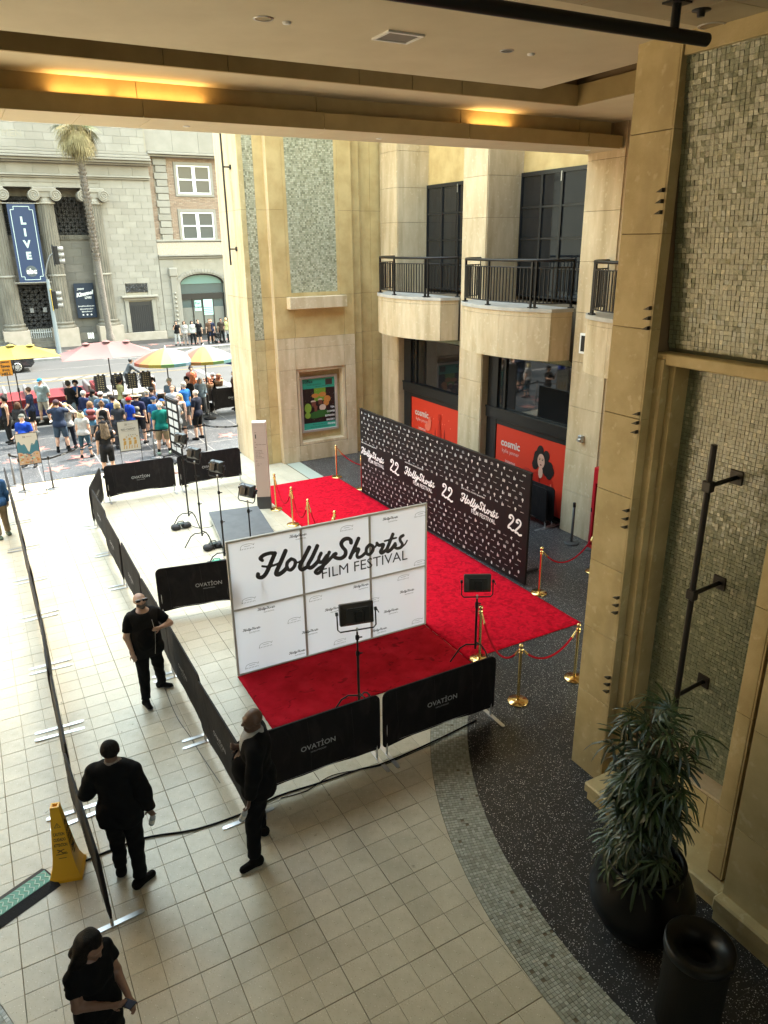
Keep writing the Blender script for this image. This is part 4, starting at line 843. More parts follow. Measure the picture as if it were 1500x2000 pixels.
# unseen mirrored walls on the left; near one lengthened and darkened to block light
lw = thing('unseen_left_wall', 'unseen side wall of the portal on the left, near part darkened to block light', 'wall', (-4.6, -4, 0)); b = MB(); b.box(-6, -14, 0, -4.15, -.35, 9.4); b.build('unseen_near_wall', mat('dark_unseen_surface', (.06, .05, .035), .7), lw); b = MB(); b.box(-12, -14, 0, -9.8, 15, 10.5); b.box(-12, 15, 0, -5.3, 17.2, 12); b.build('wall_core', LIMEL, lw)
rw = thing('unseen_court_wall', 'unseen wall of the inner court behind the camera, darkened to cut light', 'wall', (0, -24, 0)); b = MB(); b.box(-14, -25, 0, 14, -24, 12); b.box(5.6, -24, 0, 6.6, -9, 9.4); b.build('wall_core', mat('dark_unseen_surface', (.06, .05, .035), .7), rw)  # out of view, kept dark to hold back light from behind the camera
bd = thing('bridge_deck', 'upper level walkway on which the camera stands', 'walkway', (0, -10, 4.9)); b = MB(); b.box(-4.15, -10.5, 4.75, 5.4, -6.75, 5.08); b.build('deck', mat('dark_unseen_surface', (.06, .05, .035)), bd)  # walkway made wider and darker than needed, to screen light from behind
# ---- canopy: soffit beam, coffer, floating ceiling panel
cn = thing('entrance_canopy', 'stepped stone and plaster canopy ceiling spanning the portal overhead', 'canopy', (0, 0, 8.4))
XL, XR = -9.8, 10.68
b = MB(); b.box(XL, 5.42, 8.37, XR, 6.38, 8.60); b.box(XL, 5.62, 8.60, 12.5, 6.38, 11.5); b.box(XL, 2, 9.9, 12.5, 5.62, 10.2); b.box(XL, -9.5, 9.7, 12.5, 2, 10.2); b.box(XL, 5.62, 11.51, 12.5, 6.38, 11.6); b.build('canopy_core', JOINT, cn)
panels(cn, (XL, 6.38, 8.37), (1, 0, 0), (0, -1, 0), [.25+.93*i for i in range(23)], [0, 1.08], m=CEIL, th=.02, gap=.006, name='soffit_panel')
panels(cn, (XL, 5.32, 0), (1, 0, 0), (0, 0, 1), [.25+2.76*i for i in range(8)]+[20.4], [8.345, 8.585], m=BROWN, th=.02, gap=.008, name='fascia_panel')
b = MB(); b.box(XL, 5.322, 8.36, XR, 5.42, 8.575); b.build('fascia_lip', BROWN, cn)
panels(cn, (XL, 5.60, 0), (1, 0, 0), (0, 0, 1), [.25+2.76*i for i in range(8)]+[20.4], [8.5, 8.86], m=BROWN, th=.02, gap=.008, name='cove_panel')
b = MB(); b.box(XL, 4.42, 8.84, 12, 5.60, 8.90); b.box(8.62, -9.5, 8.84, 12, 4.42, 8.90); b.build('upper_soffit', CEIL, cn)
panels(cn, (XL, 4.40, 0), (1, 0, 0), (0, 0, 1), [.4, 3.2, 5.8, 8.6, 11.4, 12.25, 14.2, 15.1, 16.0, 18.4], [8.82, 9.12], m=BROWN, th=.02, gap=.008, name='beam_panel')
b = MB(); b.box(XL, 4.40, 8.83, 8.6, 4.46, 9.14); b.box(8.58, -.3, 8.83, 8.64, 4.40, 9.14); b.build('inner_beam', BROWN, cn)
b = MB(); b.box(XL, 4.46, 9.10, 12, 5.7, 9.9); b.box(8.64, -9.5, 9.1, 12, 5.6, 9.9); b.build('inner_core', JOINT, cn)
b = MB(); b.box(-4.2, -3.4+.0, 8.45, 5.60, 1.78, 8.62, c=.008); b.build('ceiling_panel', CEIL, cn)
# bordering stone ceiling by the near wall
CS = [(-14, -1.18)]
b = MB(); b.box(-4.2, -9.5, 8.432, 5.2, -3.4, 8.6); b.build('ceiling_back', CEIL, cn)
for i in range(7):
    for j in range(3):
        P0 = g0 = None
        x0 = -.2+i*.93; y0 = -1.12-j*.62+.0
        b = MB(); b.box(x0+.004, y0-.616, 8.425, min(x0+.926, 5.02), y0-.004, 8.449, c=.002); b.build('ceiling_tile', CEILT, cn)
# cove lamps
def cove(x0, x1, label, e):
    t = thing('cove_lamp', label, 'lamp', ((x0+x1)/2, 5.5, 8.58)); b = MB(); b.box(x0, 5.44, 8.576, x1, 5.50, 8.60); b.build('lamp_tube', mat('warm_tube_%d' % e, (1, .55, .15), .5, emit=e*.1), t)
    L_ = bpy.data.lights.new('cove_light', 'AREA'); L_.shape = 'RECTANGLE'; L_.size = x1-x0; L_.size_y = .06; L_.energy = e*.085*(x1-x0); L_.color = (1, .60, .22)
    o = bpy.data.objects.new('cove_light', L_); COL.objects.link(o); o.parent = t; o.location = (0, .0, .035); o.rotation_euler = (R(180), 0, 0)
cove(.35, 1.12, 'glowing amber cove lamp behind the beam lip, leftmost', 8); cove(1.2, 2.45, 'long yellow cove lamp behind the beam lip beside the amber one', 7); cove(7.2, 8.1, 'amber cove lamp behind the beam lip on the right above the balconies', 8)
# ceiling fittings
def can(px, py, r, label, z=8.45):
    p = gz(px, py, z); t = thing('downlight', label, 'downlight', (p[0], p[1], z)); b = MB(); b.lathe([(r*.82, -.006), (r, -.006), (r*1.02, 0), (r*.8, .0)], 20, (p[0], p[1], z)); b.build('trim_ring', ALU, t)
    b = MB(); b.lathe([(r*.8, -.004), (r*.55, -.003), (0, -.003)], 20, (p[0], p[1], z)); b.build('reflector', mat('reflector', (.25, .23, .2), .15, 1.), t)
can(514, 36, .085, 'recessed chrome downlight in the ceiling above the palm tree, upper left'); can(990, 99, .07, 'recessed chrome downlight in the ceiling right of the vent'); can(1390, 50, .12, 'large recessed chrome downlight in the stone ceiling at the upper right', 8.424)
for px, py, w in ((560, 43, 'left'), (1037, 105, 'right')):
    p = gz(px, py, 8.45); t = MB(); t.lathe([(0, -.015), (.035, -.015), (.04, 0)], 14, (p[0], p[1], 8.45)); o = thing('ceiling_sprinkler', None, None, (p[0], p[1], 8.45)); t.build('cap', WHITE, o); tag(o, 'small white round sprinkler cap beside the %s ceiling downlight' % w, 'sprinkler')
p = gz(1370, 20, 8.42); t = MB(); t.lathe([(0, -.05), (.03, -.05), (.035, -.01), (.075, -.008), (.075, 0)], 14, (p[0], p[1], 8.424)); tag(t.build('sprinkler', BRZ, None, loc=(p[0], p[1], 8.424)), 'dark sprinkler head on a square plate at the top right of the ceiling', 'sprinkler')
for px, py, w in ((364, 247, 'left of the tower'), (740, 271, 'above the tower edge'), (1148, 294, 'at the right end')):
    p = gz(px, py, 8.345); t = MB(); t.lathe([(0, -.01), (.05, -.01), (.055, 0)], 14, (p[0], p[1], 8.349)); tag(t.build('soffit_spot', WHITE, None, loc=(p[0], p[1], 8.349)), 'tiny round spot in the beam soffit '+w, 'spot')
vp = [gz(*q, 8.45) for q in ((733, 74), (765, 58), (821, 67), (790, 83))]; c = sum(vp)/4
vt = thing('ceiling_vent', 'square white framed grille in the middle of the ceiling', 'vent', (c[0], c[1], 8.45)); b = MB()
x0, x1 = c[0]-.19, c[0]+.19; y0, y1 = c[1]-.16, c[1]+.16
for q in ((x0, y0, x1, y0+.03), (x0, y1-.03, x1, y1), (x0, y0+.03, x0+.03, y1-.03), (x1-.03, y0+.03, x1, y1-.03)): b.box(q[0], q[1], 8.432, q[2], q[3], 8.449)
b.build('frame', WHITE, vt); b = MB(); b.box(x0+.03, y0+.03, 8.44, x1-.03, y1-.03, 8.449); b.build('grille', solid('grille', (.2, .19, .17), .6), vt)
p0 = gz(830, -6, 8.2); p1 = gz(1380, 78, 8.2)
rd = thing('ceiling_rod', 'long thick black rod hung below the ceiling at the top of the view', 'rod', (3.7, -1.5, 8.2)); b = MB(); d = p1-p0; b.tube([p0-d*.9, p1], .05, 14); b.build('rod', BLK, rd)
b = MB(); q = p0+d*.86; b.tube([q, (q[0], q[1], 8.43)], .035, 8); b.box(q[0]-.09, q[1]-.07, 8.41, q[0]+.09, q[1]+.07, 8.43); b.build('hanger', BLK, rd)
# ================================================================== across the street
YF = 51.4
def fp(x, y, dy=0): """facade point from a photo pixel (crop coordinates of the street view)"""; return onY(x/3.26, 230+y/3.26, YF+dy)
mt = thing('columned_temple_building', 'pale stone classical building with giant fluted columns, inscription and banners across the street', 'building', (5, YF+2, 0))
def blocks(par, x0, x1, z0, z1, y, bw=.95, bh=.42, m=CREAM, holes=(), jit=.004, name='ashlar_blocks', th=.05, gp=.012):
    b = MB(); nz = max(1, round((z1-z0)/bh)); bh = (z1-z0)/nz
    for j in range(nz):
        x = x0-(bw*.5 if j % 2 else 0)
        while x < x1-1e-3:
            a = max(x, x0); c_ = min(x+bw, x1); x += bw
            if c_-a < .05: continue
            za, zb = z0+j*bh, z0+(j+1)*bh
            for seg in [(a, c_)]:
                a_, c2 = seg; ok = True
                for (hx0, hx1, hz0, hz1) in holes:
                    if a_ < hx1 and c2 > hx0 and za < hz1-.05 and zb > hz0+.05:
                        if a_ < hx0 and c2 <= hx1: c2 = hx0
                        elif c2 > hx1 and a_ >= hx0: a_ = hx1
                        else: ok = False
                if not ok or c2-a_ < .04: continue
                d = random.uniform(0, jit); b.add([(a_+gp/2, y, za+gp/2), (c2-gp/2, y, za+gp/2), (c2-gp/2, y, zb-gp/2), (a_+gp/2, y, zb-gp/2)]+[(a_+gp/2, y-th-d, za+gp/2), (c2-gp/2, y-th-d, za+gp/2), (c2-gp/2, y-th-d, zb-gp/2), (a_+gp/2, y-th-d, zb-gp/2)], [(4, 5, 6, 7), (0, 1, 5, 4), (1, 2, 6, 5), (2, 3, 7, 6), (3, 0, 4, 7)])
    o = b.build(name, m, par); o['kind'] = 'stuff'; return o
def F(x, y, dy=0): p = fp(x, y, dy); return p[0], p[2]
xa, _ = F(650, 700); xe = F(985, 700)[0]
zcor = F(600, 285)[1]; zfr = F(600, 385)[1]; zen = F(600, 447)[1]; zb0 = F(700, 1375)[1]
FJ = mat('facade_joint', (.27, .25, .2), .9)
b = MB(); b.box(xa-.1, YF, 0, xe, YF+8, 21); b.box(-26, YF, zen, xa, YF+8, 21); b.box(-26, YF+1.0, 0, xa, YF+8, zen); b.build('building_core', FJ, mt)
dr = (F(820, 1175)[0], F(962, 1175)[0], 0.0, F(850, 1172)[1]); vn = (F(800, 1085)[0], F(938, 1085)[0], F(800, 1112)[1], F(938, 1052)[1])
blocks(mt, xa, xe-.0, zb0, zen+.0, YF, holes=((dr[0]-.35, dr[1]+.35, 0, dr[3]+.25), vn))
blocks(mt, -26, xe, zen, zfr-.05, YF, bw=1.5, bh=.9, name='frieze_blocks', m=CREAM); blocks(mt, -26, xe, zfr+.2, zcor-.15, YF, bw=1.6, bh=.6, name='frieze_blocks')
blocks(mt, -26, xe-.1, zcor+.75, 19.9, YF, bw=1.1, bh=.46)
b = MB(); 
for zz, d, h_ in ((zcor-.12, .35, .12), (zcor, .55, .16), (zcor+.16, .7, .14), (zcor+.34, .45, .18), (zcor+.55, .2, .18)): b.box(-26, YF-d, zz, xe+.1, YF, zz+h_-.01, c=.02)
for zz, d, h_ in ((zfr-.04, .2, .1), (zfr+.07, .3, .12)): b.box(-26, YF-d, zz, xe, YF, zz+h_-.01, c=.015)
for zz, d in ((zen-.02, .12), (zen+.3, .09)): b.box(-26, YF-d, zz, xa+.1, YF, zz+.08)
b.build('cornice', CREAM, mt)
b = MB()
for i in range(150): x = -24+i*.22; 
b = MB(); b.box(xa-.1, YF-.2, 0, xe, YF, zb0-.02, c=.02); b.build('plinth', mat('plinth_stone', (.36, .31, .26), .7, col2=(.31, .27, .22), scale=2), mt)
# recessed wall between columns with grille windows and doors
YR = YF+1.0
def FR(x, y): return F(x, y, 1.0)
gl = [(FR(350, 640)[0], FR(590, 640)[0]), (FR(-30, 640)[0]-.3, FR(240, 640)[0])]; zg0 = FR(480, 745)[1]; zg1 = zen-.02-.55
dx0, dx1 = FR(118, 1100)[0], FR(330, 1250)[0]; dz0, dz1 = FR(200, 1372)[1], FR(200, 1065)[1]
blocks(mt, gl[1][0]-3, xa-.1, zb0, zg0-.35, YR, bw=1.2, bh=.55, m=GREYB, holes=((dx0, dx1, 0, dz1),))
b = MB(); b.box(-20, YR-.12, zg0-.34, xa-.1, YR, zg0-.02); b.box(-20, YR-.05, zg1, xa-.1, YR, zen); b.build('window_band', GREYST, mt)
b = MB(); 
for i in range(90): x = gl[1][0]-2+i*.14; b.box(x, YR-.16, zg0-.3, x+.07, YR-.12, zg0-.1)
b.build('carved_band', GREYST, mt)['kind'] = 'stuff'
def grille(par, x0, x1, z0, z1, y, s=.5, name='grille_window', back=(.03, .03, .032), m=None):
    b = MB(); b.box(x0, y-.01, z0, x1, y, z1); w = b.build(name, solid('grille_back', back, .6), par); g = MB(); nx = max(1, round((x1-x0)/s)); nz = max(1, round((z1-z0)/s)); a = (x1-x0)/nx; c = (z1-z0)/nz; r = .014
    def bar(p, q): 
        p = np.array((p[0], y-.05, p[1])); q = np.array((q[0], y-.05, q[1])); d = unit(q-p); n_ = np.array((d[2], 0, -d[0]))*r; g.add([p-n_, q-n_, q+n_, p+n_]+[v_+np.array((0, .03, 0)) for v_ in (p-n_, q-n_, q+n_, p+n_)], [(0, 1, 2, 3), (3, 2, 1, 0), (0, 4, 5, 1), (2, 6, 7, 3)])
    for i in range(nx+1): bar((x0+i*a, z0), (x0+i*a, z1))
    for j in range(nz+1): bar((x0, z0+j*c), (x1, z0+j*c))
    for i in range(nx):
        for j in range(nz): X_, Z_ = x0+i*a, z0+j*c; bar((X_, Z_), (X_+a, Z_+c)); bar((X_, Z_+c), (X_+a, Z_)); bar((X_+a/2, Z_), (X_+a/2, Z_+c)); bar((X_, Z_+c/2), (X_+a, Z_+c/2))
    o = g.build('lattice', m or solid('lattice_iron', (.2, .19, .18), .6), w); o['kind'] = 'stuff'; return w
grille(mt, gl[0][0], gl[0][1], zg0, zg1, YR); grille(mt, gl[1][0], gl[1][1], zg0, zg1, YR)
grille(mt, dx0, dx1, dz0, dz1, YR, s=.55, name='entrance_door', back=(.05, .042, .036), m=solid('door_iron', (.015, .014, .013), .5))
b = MB(); txt(b, 'OPEN', (dx0+.62, YR-.09, (dz0+dz1)/2), (1, 0, 0), (0, 0, 1), w=.22); b.build('door_lettering', solid('notice', (.25, .25, .25), .6), mt)
for x_ in (dx0+.5, dx0+1.35): b = MB(); b.box(x_, YR-.085, 2.3, x_+.25, YR-.08, 2.62); b.build('door_notice', solid('notice', (.3, .3, .3), .6), mt)
b = MB(); zst = FR(260, 1385)[1]; x0, x1 = FR(190, 1430)[0], FR(355, 1430)[0]
for j in range(5): b.box(x0, YR-.6, .0+j*.24, x1, YR-.55, .05+j*.24)
for i in range(12): b.box(x0+i*(x1-x0)/12, YR-.61, 0, x0+i*(x1-x0)/12+.05, YR-.56, 1.2)
b.build('entrance_gate', solid('gate_grey', (.42, .43, .41), .6), mt); b = MB(); 
for j in range(6): b.box(dx0-.4, YR-1.2+j*.2, 0, dx1+.4, YR, .2*(j+1)-.0)
b.build('steps', GREYST, mt)
b = MB(); b.box(dx0-.3, YR-.25, dz1+.05, dx1+.3, YR, dz1+.35); b.build('door_lintel', GREYST, mt)
# columns
def column(xc, yc, zbot, ztop, r):
    t = link('giant_column', None, mt, (xc-5, yc-YF-2, 0)); t.empty_display_size = .3; nf = 20; b = MB(); prof = []
    for k in range(nf*4):
        a = 2*math.pi*k/(nf*4); prof.append((a, 1.0 if k % 4 in (0,) else (.93 if k % 4 in (1, 3) else .905)))
    H = ztop-.95-zbot; levels = [0, .25, .5, .75, 1]; vs = []
    for l in levels:
        rr = r*(1-.15*l**1.5)
        for a, f in prof: vs.append((xc+rr*f*math.cos(a), yc+rr*f*math.sin(a), zbot+.45+(H-.45)*l))
    n = len(prof); b.add(vs, [(i*n+k, i*n+(k+1) % n, (i+1)*n+(k+1) % n, (i+1)*n+k) for i in range(4) for k in range(n)]); b.build('fluted_shaft', GREYST, t)
    b = MB(); b.lathe([(r*1.32, 0), (r*1.36, .08), (r*1.3, .16), (r*1.12, .2), (r*1.1, .27), (r*1.2, .32), (r*1.18, .4), (r*1.0, .45)], 32, (xc, yc, zbot)); b.build('column_base', GREYST, t)
    b = MB(); b.box(xc-r*1.4, yc-r*1.4, 0, xc+r*1.4, yc+r*1.4, zbot); b.build('pedestal', mat('plinth_stone', (.36, .31, .26)), t)
    zc = ztop-.95; b = MB(); b.lathe([(r*.85, 0), (r*.95, .05), (r*.85, .12), (r*.85, .3)], 24, (xc, yc, zc)); b.box(xc-r*1.25, yc-r, zc+.62, xc+r*1.25, yc+r, zc+.9, c=.03); b.box(xc-r*.9, yc-r*.9, zc+.3, xc+r*.9, yc+r*.9, zc+.62)
    for sd in (-1, 1):
        cx = xc+sd*r*1.12; cz = zc+.42; b.tube([(cx, yc-r*1.05, cz), (cx, yc+r*1.05, cz)], .36, 20, sm=False)
        sp = [(cx+sd*(.33-.0068*k*1.0)*math.cos(k*.33), yc-r*1.07, cz+(.33-.0068*k)*math.sin(k*.33)) for k in range(42)]; b.tube(sp, .034, 5)
    b.build('ionic_capital', CREAM, t)
    for r_, z_ in ((.97, zc-.12), (1.0, zc*.5)): b = MB(); b.lathe([(r*r_, 0), (r*(r_+.03), .03), (r*(r_+.03), .1), (r*r_, .13)], 24, (xc, yc, z_)); b.build('column_band', CREAM, t)
rB = (F(483, 1300)[0]-F(360, 1300)[0])/2*.93; xB = (F(483, 1300)[0]+F(360, 1300)[0])/2-.15; xC = F(715, 1300)[0]-.1; zt = zen
for k, x_ in enumerate((xC, xB, xB-(xC-xB), xB-2*(xC-xB), xB-3*(xC-xB))): column(x_-(.1 if k == 0 else 0), YF+.0 if k else YF+.05, 1.25, zt, rB)
# banners
NAVY = solid('navy_banner', (.010, .026, .075), .6); b = MB(); q0 = F(25, 545, -.8); q1 = F(290, 1045, -.8); bx0, bx1 = q0[0]+.12, F(205, 545, -.8)[0]+.12; bz0, bz1 = q1[1], q0[1]; YB = YF-.8
bn = thing('live_banner', 'tall navy banner with the word LIVE hanging between the giant columns', 'banner', ((bx0+bx1)/2, YB, bz0)); b.box(bx0, YB, bz0, bx1, YB+.03, bz1); b.build('cloth', NAVY, bn)
PB = solid('pale_blue_print', (.38, .47, .47), .6); b = MB(); m_ = .17; cw = .2
for zz in (bz0+m_, bz1-m_): b.box(bx0+m_+cw, YB-.004, zz-.02, bx1-m_-cw, YB-.001, zz+.02)
for xx in (bx0+m_, bx1-m_): b.box(xx-.02, YB-.004, bz0+m_+cw, xx+.02, YB-.001, bz1-m_-cw)
for sx, xx in ((1, bx0+m_), (-1, bx1-m_)):
    for sz, zz in ((1, bz0+m_), (-1, bz1-m_)): b.box(min(xx, xx+sx*cw), YB-.0045, zz+sz*cw-.02, max(xx, xx+sx*cw), YB-.0015, zz+sz*cw+.02); b.box(xx+sx*cw-.02, YB-.005, min(zz, zz+sz*cw), xx+sx*cw+.02, YB-.002, max(zz, zz+sz*cw))
hL = (bz1-bz0)
for k, ch in enumerate('LIVE'): txt(b, ch, ((bx0+bx1)/2, YB-.006, bz1-hL*(.21+.148*k)), (1, 0, 0), (0, 0, 1), h=hL*.10, bold=.05)
b.build('lettering', PB, bn); b = MB(); b.prism([((bx0+bx1)/2+.36*math.cos(k*.26), bz0+hL*.145+.36*math.sin(k*.26)) for k in range(24)], YB-.008, YB-.004, ax='y'); b.build('disc_emblem', solid('emblem_grey', (.06, .075, .085), .5), bn)
b = MB(); txt(b, 'abc', ((bx0+bx1)/2, YB-.011, bz0+hL*.145), (1, 0, 0), (0, 0, 1), w=.62, bold=.035); b.build('emblem_lettering', WHITE, bn)
for z_ in (bz1+.02, bz0-.02): b = MB(); b.tube([(bx0-.3, YB, z_), (bx1+.3, YB, z_)], .03, 6); b.build('banner_pole', CREAM, bn)
YK = YR-.3; k0 = F(465, 1055, .7); k1 = F(625, 1270, .7); kx0, kx1 = k0[0], F(590, 1055, .7)[0]; kz0, kz1 = k1[1], k0[1]; kb = thing('show_poster', 'small dark navy poster with white script lettering on the wall behind the palm trunk', 'poster', ((kx0+kx1)/2, YK, kz0)); b = MB(); b.box(kx0, YK, kz0, kx1, YK+.05, kz1); b.build('panel', solid('navy_dark', (.006, .018, .04), .5), kb)
b = MB(); kc = (kx0+kx1)/2; txt(b, 'JIMMY', (kc-.22, YK-.004, kz1-.42), (1, 0, 0), (0, 0, 1), w=.5, bold=.02); txt(b, 'Kimmel', (kc+.03, YK-.004, kz1-.72), (1, 0, .18), (0.15, 0, 1), w=1.15, bold=.06); txt(b, 'LIVE!', (kc+.22, YK-.004, kz1-1.0), (1, 0, 0), (0, 0, 1), w=.45, bold=.03)
txt(b, 'JimmyKimmelLive.com', (kc, YK-.004, kz0+.82), (1, 0, 0), (0, 0, 1), w=1.1, bold=.02); txt(b, '@JimmyKimmelLive', (kc, YK-.004, kz0+.62), (1, 0, 0), (0, 0, 1), w=.9, bold=.02); txt(b, '@JimmyKimmel', (kc, YK-.004, kz0+.44), (1, 0, 0), (0, 0, 1), w=.7, bold=.02)
for k in range(3): b.prism([(kc+(k-1)*.28+.06*math.cos(a*.8), kz0+.22+.06*math.sin(a*.8)) for a in range(8)], YK-.006, YK-.002, ax='y')
b.build('lettering', WHITE, kb)
b = MB(); zm = F(70, 95)[1]; txt(b, 'MEN', ((F(20, 80)[0]+F(125, 110)[0])/2, YF-.062, zm), (1, 0, 0), (0, 0, 1), w=1.15); b.build('inscription', FJ, mt)
dt = link('side_door', None, mt, ((dr[0]+dr[1])/2-5, -2, 0)); b = MB(); b.box(dr[0], YF-.02, 0, dr[1], YF, dr[3])
for i in range(11): x = dr[0]+(i+.5)*(dr[1]-dr[0])/11; b.box(x-.02, YF-.07, .1, x+.02, YF-.03, dr[3]-.25)
b.build('iron_gate', solid('iron_gate', (.025, .025, .027), .5), dt)
b = MB(); b.box(dr[0]-.32, YF-.16, zb0, dr[0]-.02, YF, dr[3]+.1, c=.02); b.box(dr[1]+.02, YF-.16, zb0, dr[1]+.32, YF, dr[3]+.1, c=.02); b.box(dr[0]-.36, YF-.18, dr[3]+.1, dr[1]+.36, YF, dr[3]+.3, c=.02); b.box(dr[0]-.5, YF-.4, dr[3]+.3, dr[1]+.5, YF, dr[3]+.45, c=.03); b.build('door_surround', CREAM, dt)
grille(mt, vn[0], vn[1], vn[2], vn[3], YF-.01, s=.72, name='vent_grille', m=WHITE)
b = MB(); x0, x1 = F(490, 1400)[0], F(600, 1400)[0]; b.box(x0, YF-.26, .35, x1, YF-.22, .85); b.build('plinth_vent', GREYST, mt); b = MB(); 
for k in range(3): b.box(F(558, 1400)[0]+k*.15, YF-.30, .4, F(558, 1400)[0]+k*.15+.1, YF-.26, .8)
b.build('plinth_notice', WHITE, mt)
# brick building to the right
bb = thing('brick_corner_building', 'tan brick building with stone quoins, sash windows and a big arched shopfront across the street', 'building', (15, YF+2, 0))
xr0 = xe+.02; xr1 = 27; RBZ = {}
zc1 = F(1100, 225)[1]; zq0 = F(1060, 785)[1]; zf0 = F(1200, 870)[1]; za = F(1290, 990)[1]
ar = (F(1160, 1200)[0], F(1438, 1200)[0]); acx = (ar[0]+ar[1])/2; zsp = F(1150, 1062)[1]
b = MB(); b.box(xr0, YF+.35, zf0-.3, xr1, YF+8, 21); b.box(xr0, YF, 0, ar[0], YF+8, zf0-.3); b.box(ar[1], YF, 0, xr1, YF+8, zf0-.3); b.box(ar[0], YF, za+.05, ar[1], YF+8, zf0-.3); b.build('building_core', mat('stucco_cream', (.27, .25, .205), .8, col2=(.23, .21, .17), scale=2), bb)
# arch spandrels
for sd in (-1, 1):
    b = MB(); r = (ar[1]-ar[0])/2; hh = za-zsp; pts = [(acx+sd*r, za+.05)]+[(acx+sd*r*math.cos(k*math.pi/24), zsp+hh*math.sin(k*math.pi/24)) for k in range(13)]+[(acx, za+.05)]
    b.prism(pts if sd < 0 else pts[::-1], YF, YF+.4, ax='y'); b.build('arch_spandrel', mat('stucco_cream', (.5, .5, .5)), bb)
b = MB(); r = (ar[1]-ar[0])/2
for k in range(24):
    a0_, a1_ = k*math.pi/24, (k+1)*math.pi/24
    for rr0, rr1, d in ((0, .1, .06), (.1, .32, .1)): b.obox((0, 0, 0), (0, 0, 0), (0, 0, 0), (0, 0, 0)) if False else b.prism([(acx+(r+rr0)*math.cos(a0_+.01), zsp+(hh+rr0)*math.sin(a0_+.01)), (acx+(r+rr1)*math.cos(a0_+.01), zsp+(hh+rr1)*math.sin(a0_+.01)), (acx+(r+rr1)*math.cos(a1_), zsp+(hh+rr1)*math.sin(a1_)), (acx+(r+rr0)*math.cos(a1_), zsp+(hh+rr0)*math.sin(a1_))], YF-d, YF-.001, ax='y')
for x_ in (ar[0]-.32, ar[1]): b.box(x_, YF-.1, .1, x_+.32, YF-.001, zsp)
b.build('arch_moulding', CREAM, bb)
s_ = link('arched_shopfront', None, bb, (acx-15, -2, 0)); b = MB(); b.box(ar[0], YF+.3, 0, ar[1], YF+.34, za); b.build('shop_glass', solid('shop_glass', (.06, .085, .085), .15), s_)
b = MB(); tz0, tz1 = F(1290, 1155)[1], F(1290, 1118)[1]; b.box(ar[0], YF+.2, tz0, ar[1], YF+.3, tz1); b.box(ar[0], YF+.2, 0, ar[1], YF+.3, .5)
for x_ in (ar[0], F(1235, 1250)[0], F(1300, 1250)[0], F(1365, 1250)[0], ar[1]-.1): b.box(x_, YF+.22, .5, x_+.08, YF+.3, tz0)
n = 24
for k in range(n): a0_, a1_ = k*math.pi/n, (k+1)*math.pi/n; b.prism([(acx+(r-.12)*math.cos(a0_), zsp+(hh-.12)*math.sin(a0_)), (acx+r*math.cos(a0_), zsp+hh*math.sin(a0_)), (acx+r*math.cos(a1_), zsp+hh*math.sin(a1_)), (acx+(r-.12)*math.cos(a1_), zsp+(hh-.12)*math.sin(a1_))], YF+.2, YF+.3, ax='y')
b.build('shop_frame', WF, s_); b = MB(); b.prism([(acx+(r-.13)*math.cos(k*math.pi/20), zsp+(hh-.13)*math.sin(k*math.pi/20)) for k in range(21)]+[(ar[0]+.1, tz1), (ar[1]-.1, tz1)][:0], YF+.25, YF+.29, ax='y'); b.build('fanlight', solid('green_glass', (.12, .21, .19), .2), s_)
b = MB(); b.box(ar[0]+.1, YF+.26, .5, ar[1]-.1, YF+.3, tz0-.6); b.build('window_paper', solid('brown_paper', (.16, .16, .14), .8), s_)
b = MB(); q = F(1243, 1165), F(1290, 1230); b.box(q[0][0], YF+.23, q[1][1], q[1][0], YF+.26, q[0][1]); q2 = F(1292, 1158), F(1362, 1254); b.box(q2[0][0], YF+.23, q2[1][1], q2[1][0]+.1, YF+.26, q2[0][1]); lp = b.build('lease_poster', solid('mint_paper', (.42, .66, .6), .7), s_)
b = MB(); txt(b, 'For', ((q[0][0]+q[1][0])/2, YF+.225, q[0][1]-.2), (1, 0, 0), (0, 0, 1), w=.4, bold=.03); txt(b, 'Lease', ((q[0][0]+q[1][0])/2, YF+.225, q[0][1]-.48), (1, 0, 0), (0, 0, 1), w=.5, bold=.03); b.build('lettering', solid('ink', (.02, .08, .07)), s_)
b = MB(); 
for k in range(4): b.box(q2[0][0]+.08, YF+.226, q2[1][1]+.12+k*.14, q2[1][0], YF+.229, q2[1][1]+.16+k*.14)
b.build('small_print', solid('ink', (.02, .08, .07)), s_)
# brick field, quoins, windows, bands
wn = [(F(1118, 300, .35), F(1325, 488, .35)), (F(1150, 600, .35), F(1350, 775, .35))]
W_ = [(a[0]-.02, c[0]+.0, c[1], a[1]) for a, c in wn]; wx0 = (W_[0][0]+W_[1][0])/2; wx1 = wx0+2.45
W_ = [(wx0, wx1, w[2], w[3]) for w in W_]
xq0, xq1 = F(992, 500, .35)[0], F(1075, 500, .35)[0]
blocks(bb, xr0+.02, xr1, zq0, zc1-.25, YF+.35, bw=.3, bh=.1, m=BRICK, holes=[(w[0]-.22, w[1]+.22, w[2]-.2, w[3]+.2) for w in W_]+[(xq0, xq1, -9, 99)]+[(w[0]-.22+5.2, w[1]+.22+5.2, w[2]-.2, w[3]+.2) for w in W_], jit=.006, name='bricks', th=.03, gp=.016)
z = zq0; k = 0
while z < zc1-.5:
    w = .0 if k % 2 else .12; b = MB(); b.box(xq0+w, YF+.2, z+.015, xq1-w*.3, YF+.349, z+.44, c=.02); b.build('quoin', CREAM, bb); z += .46; k += 1
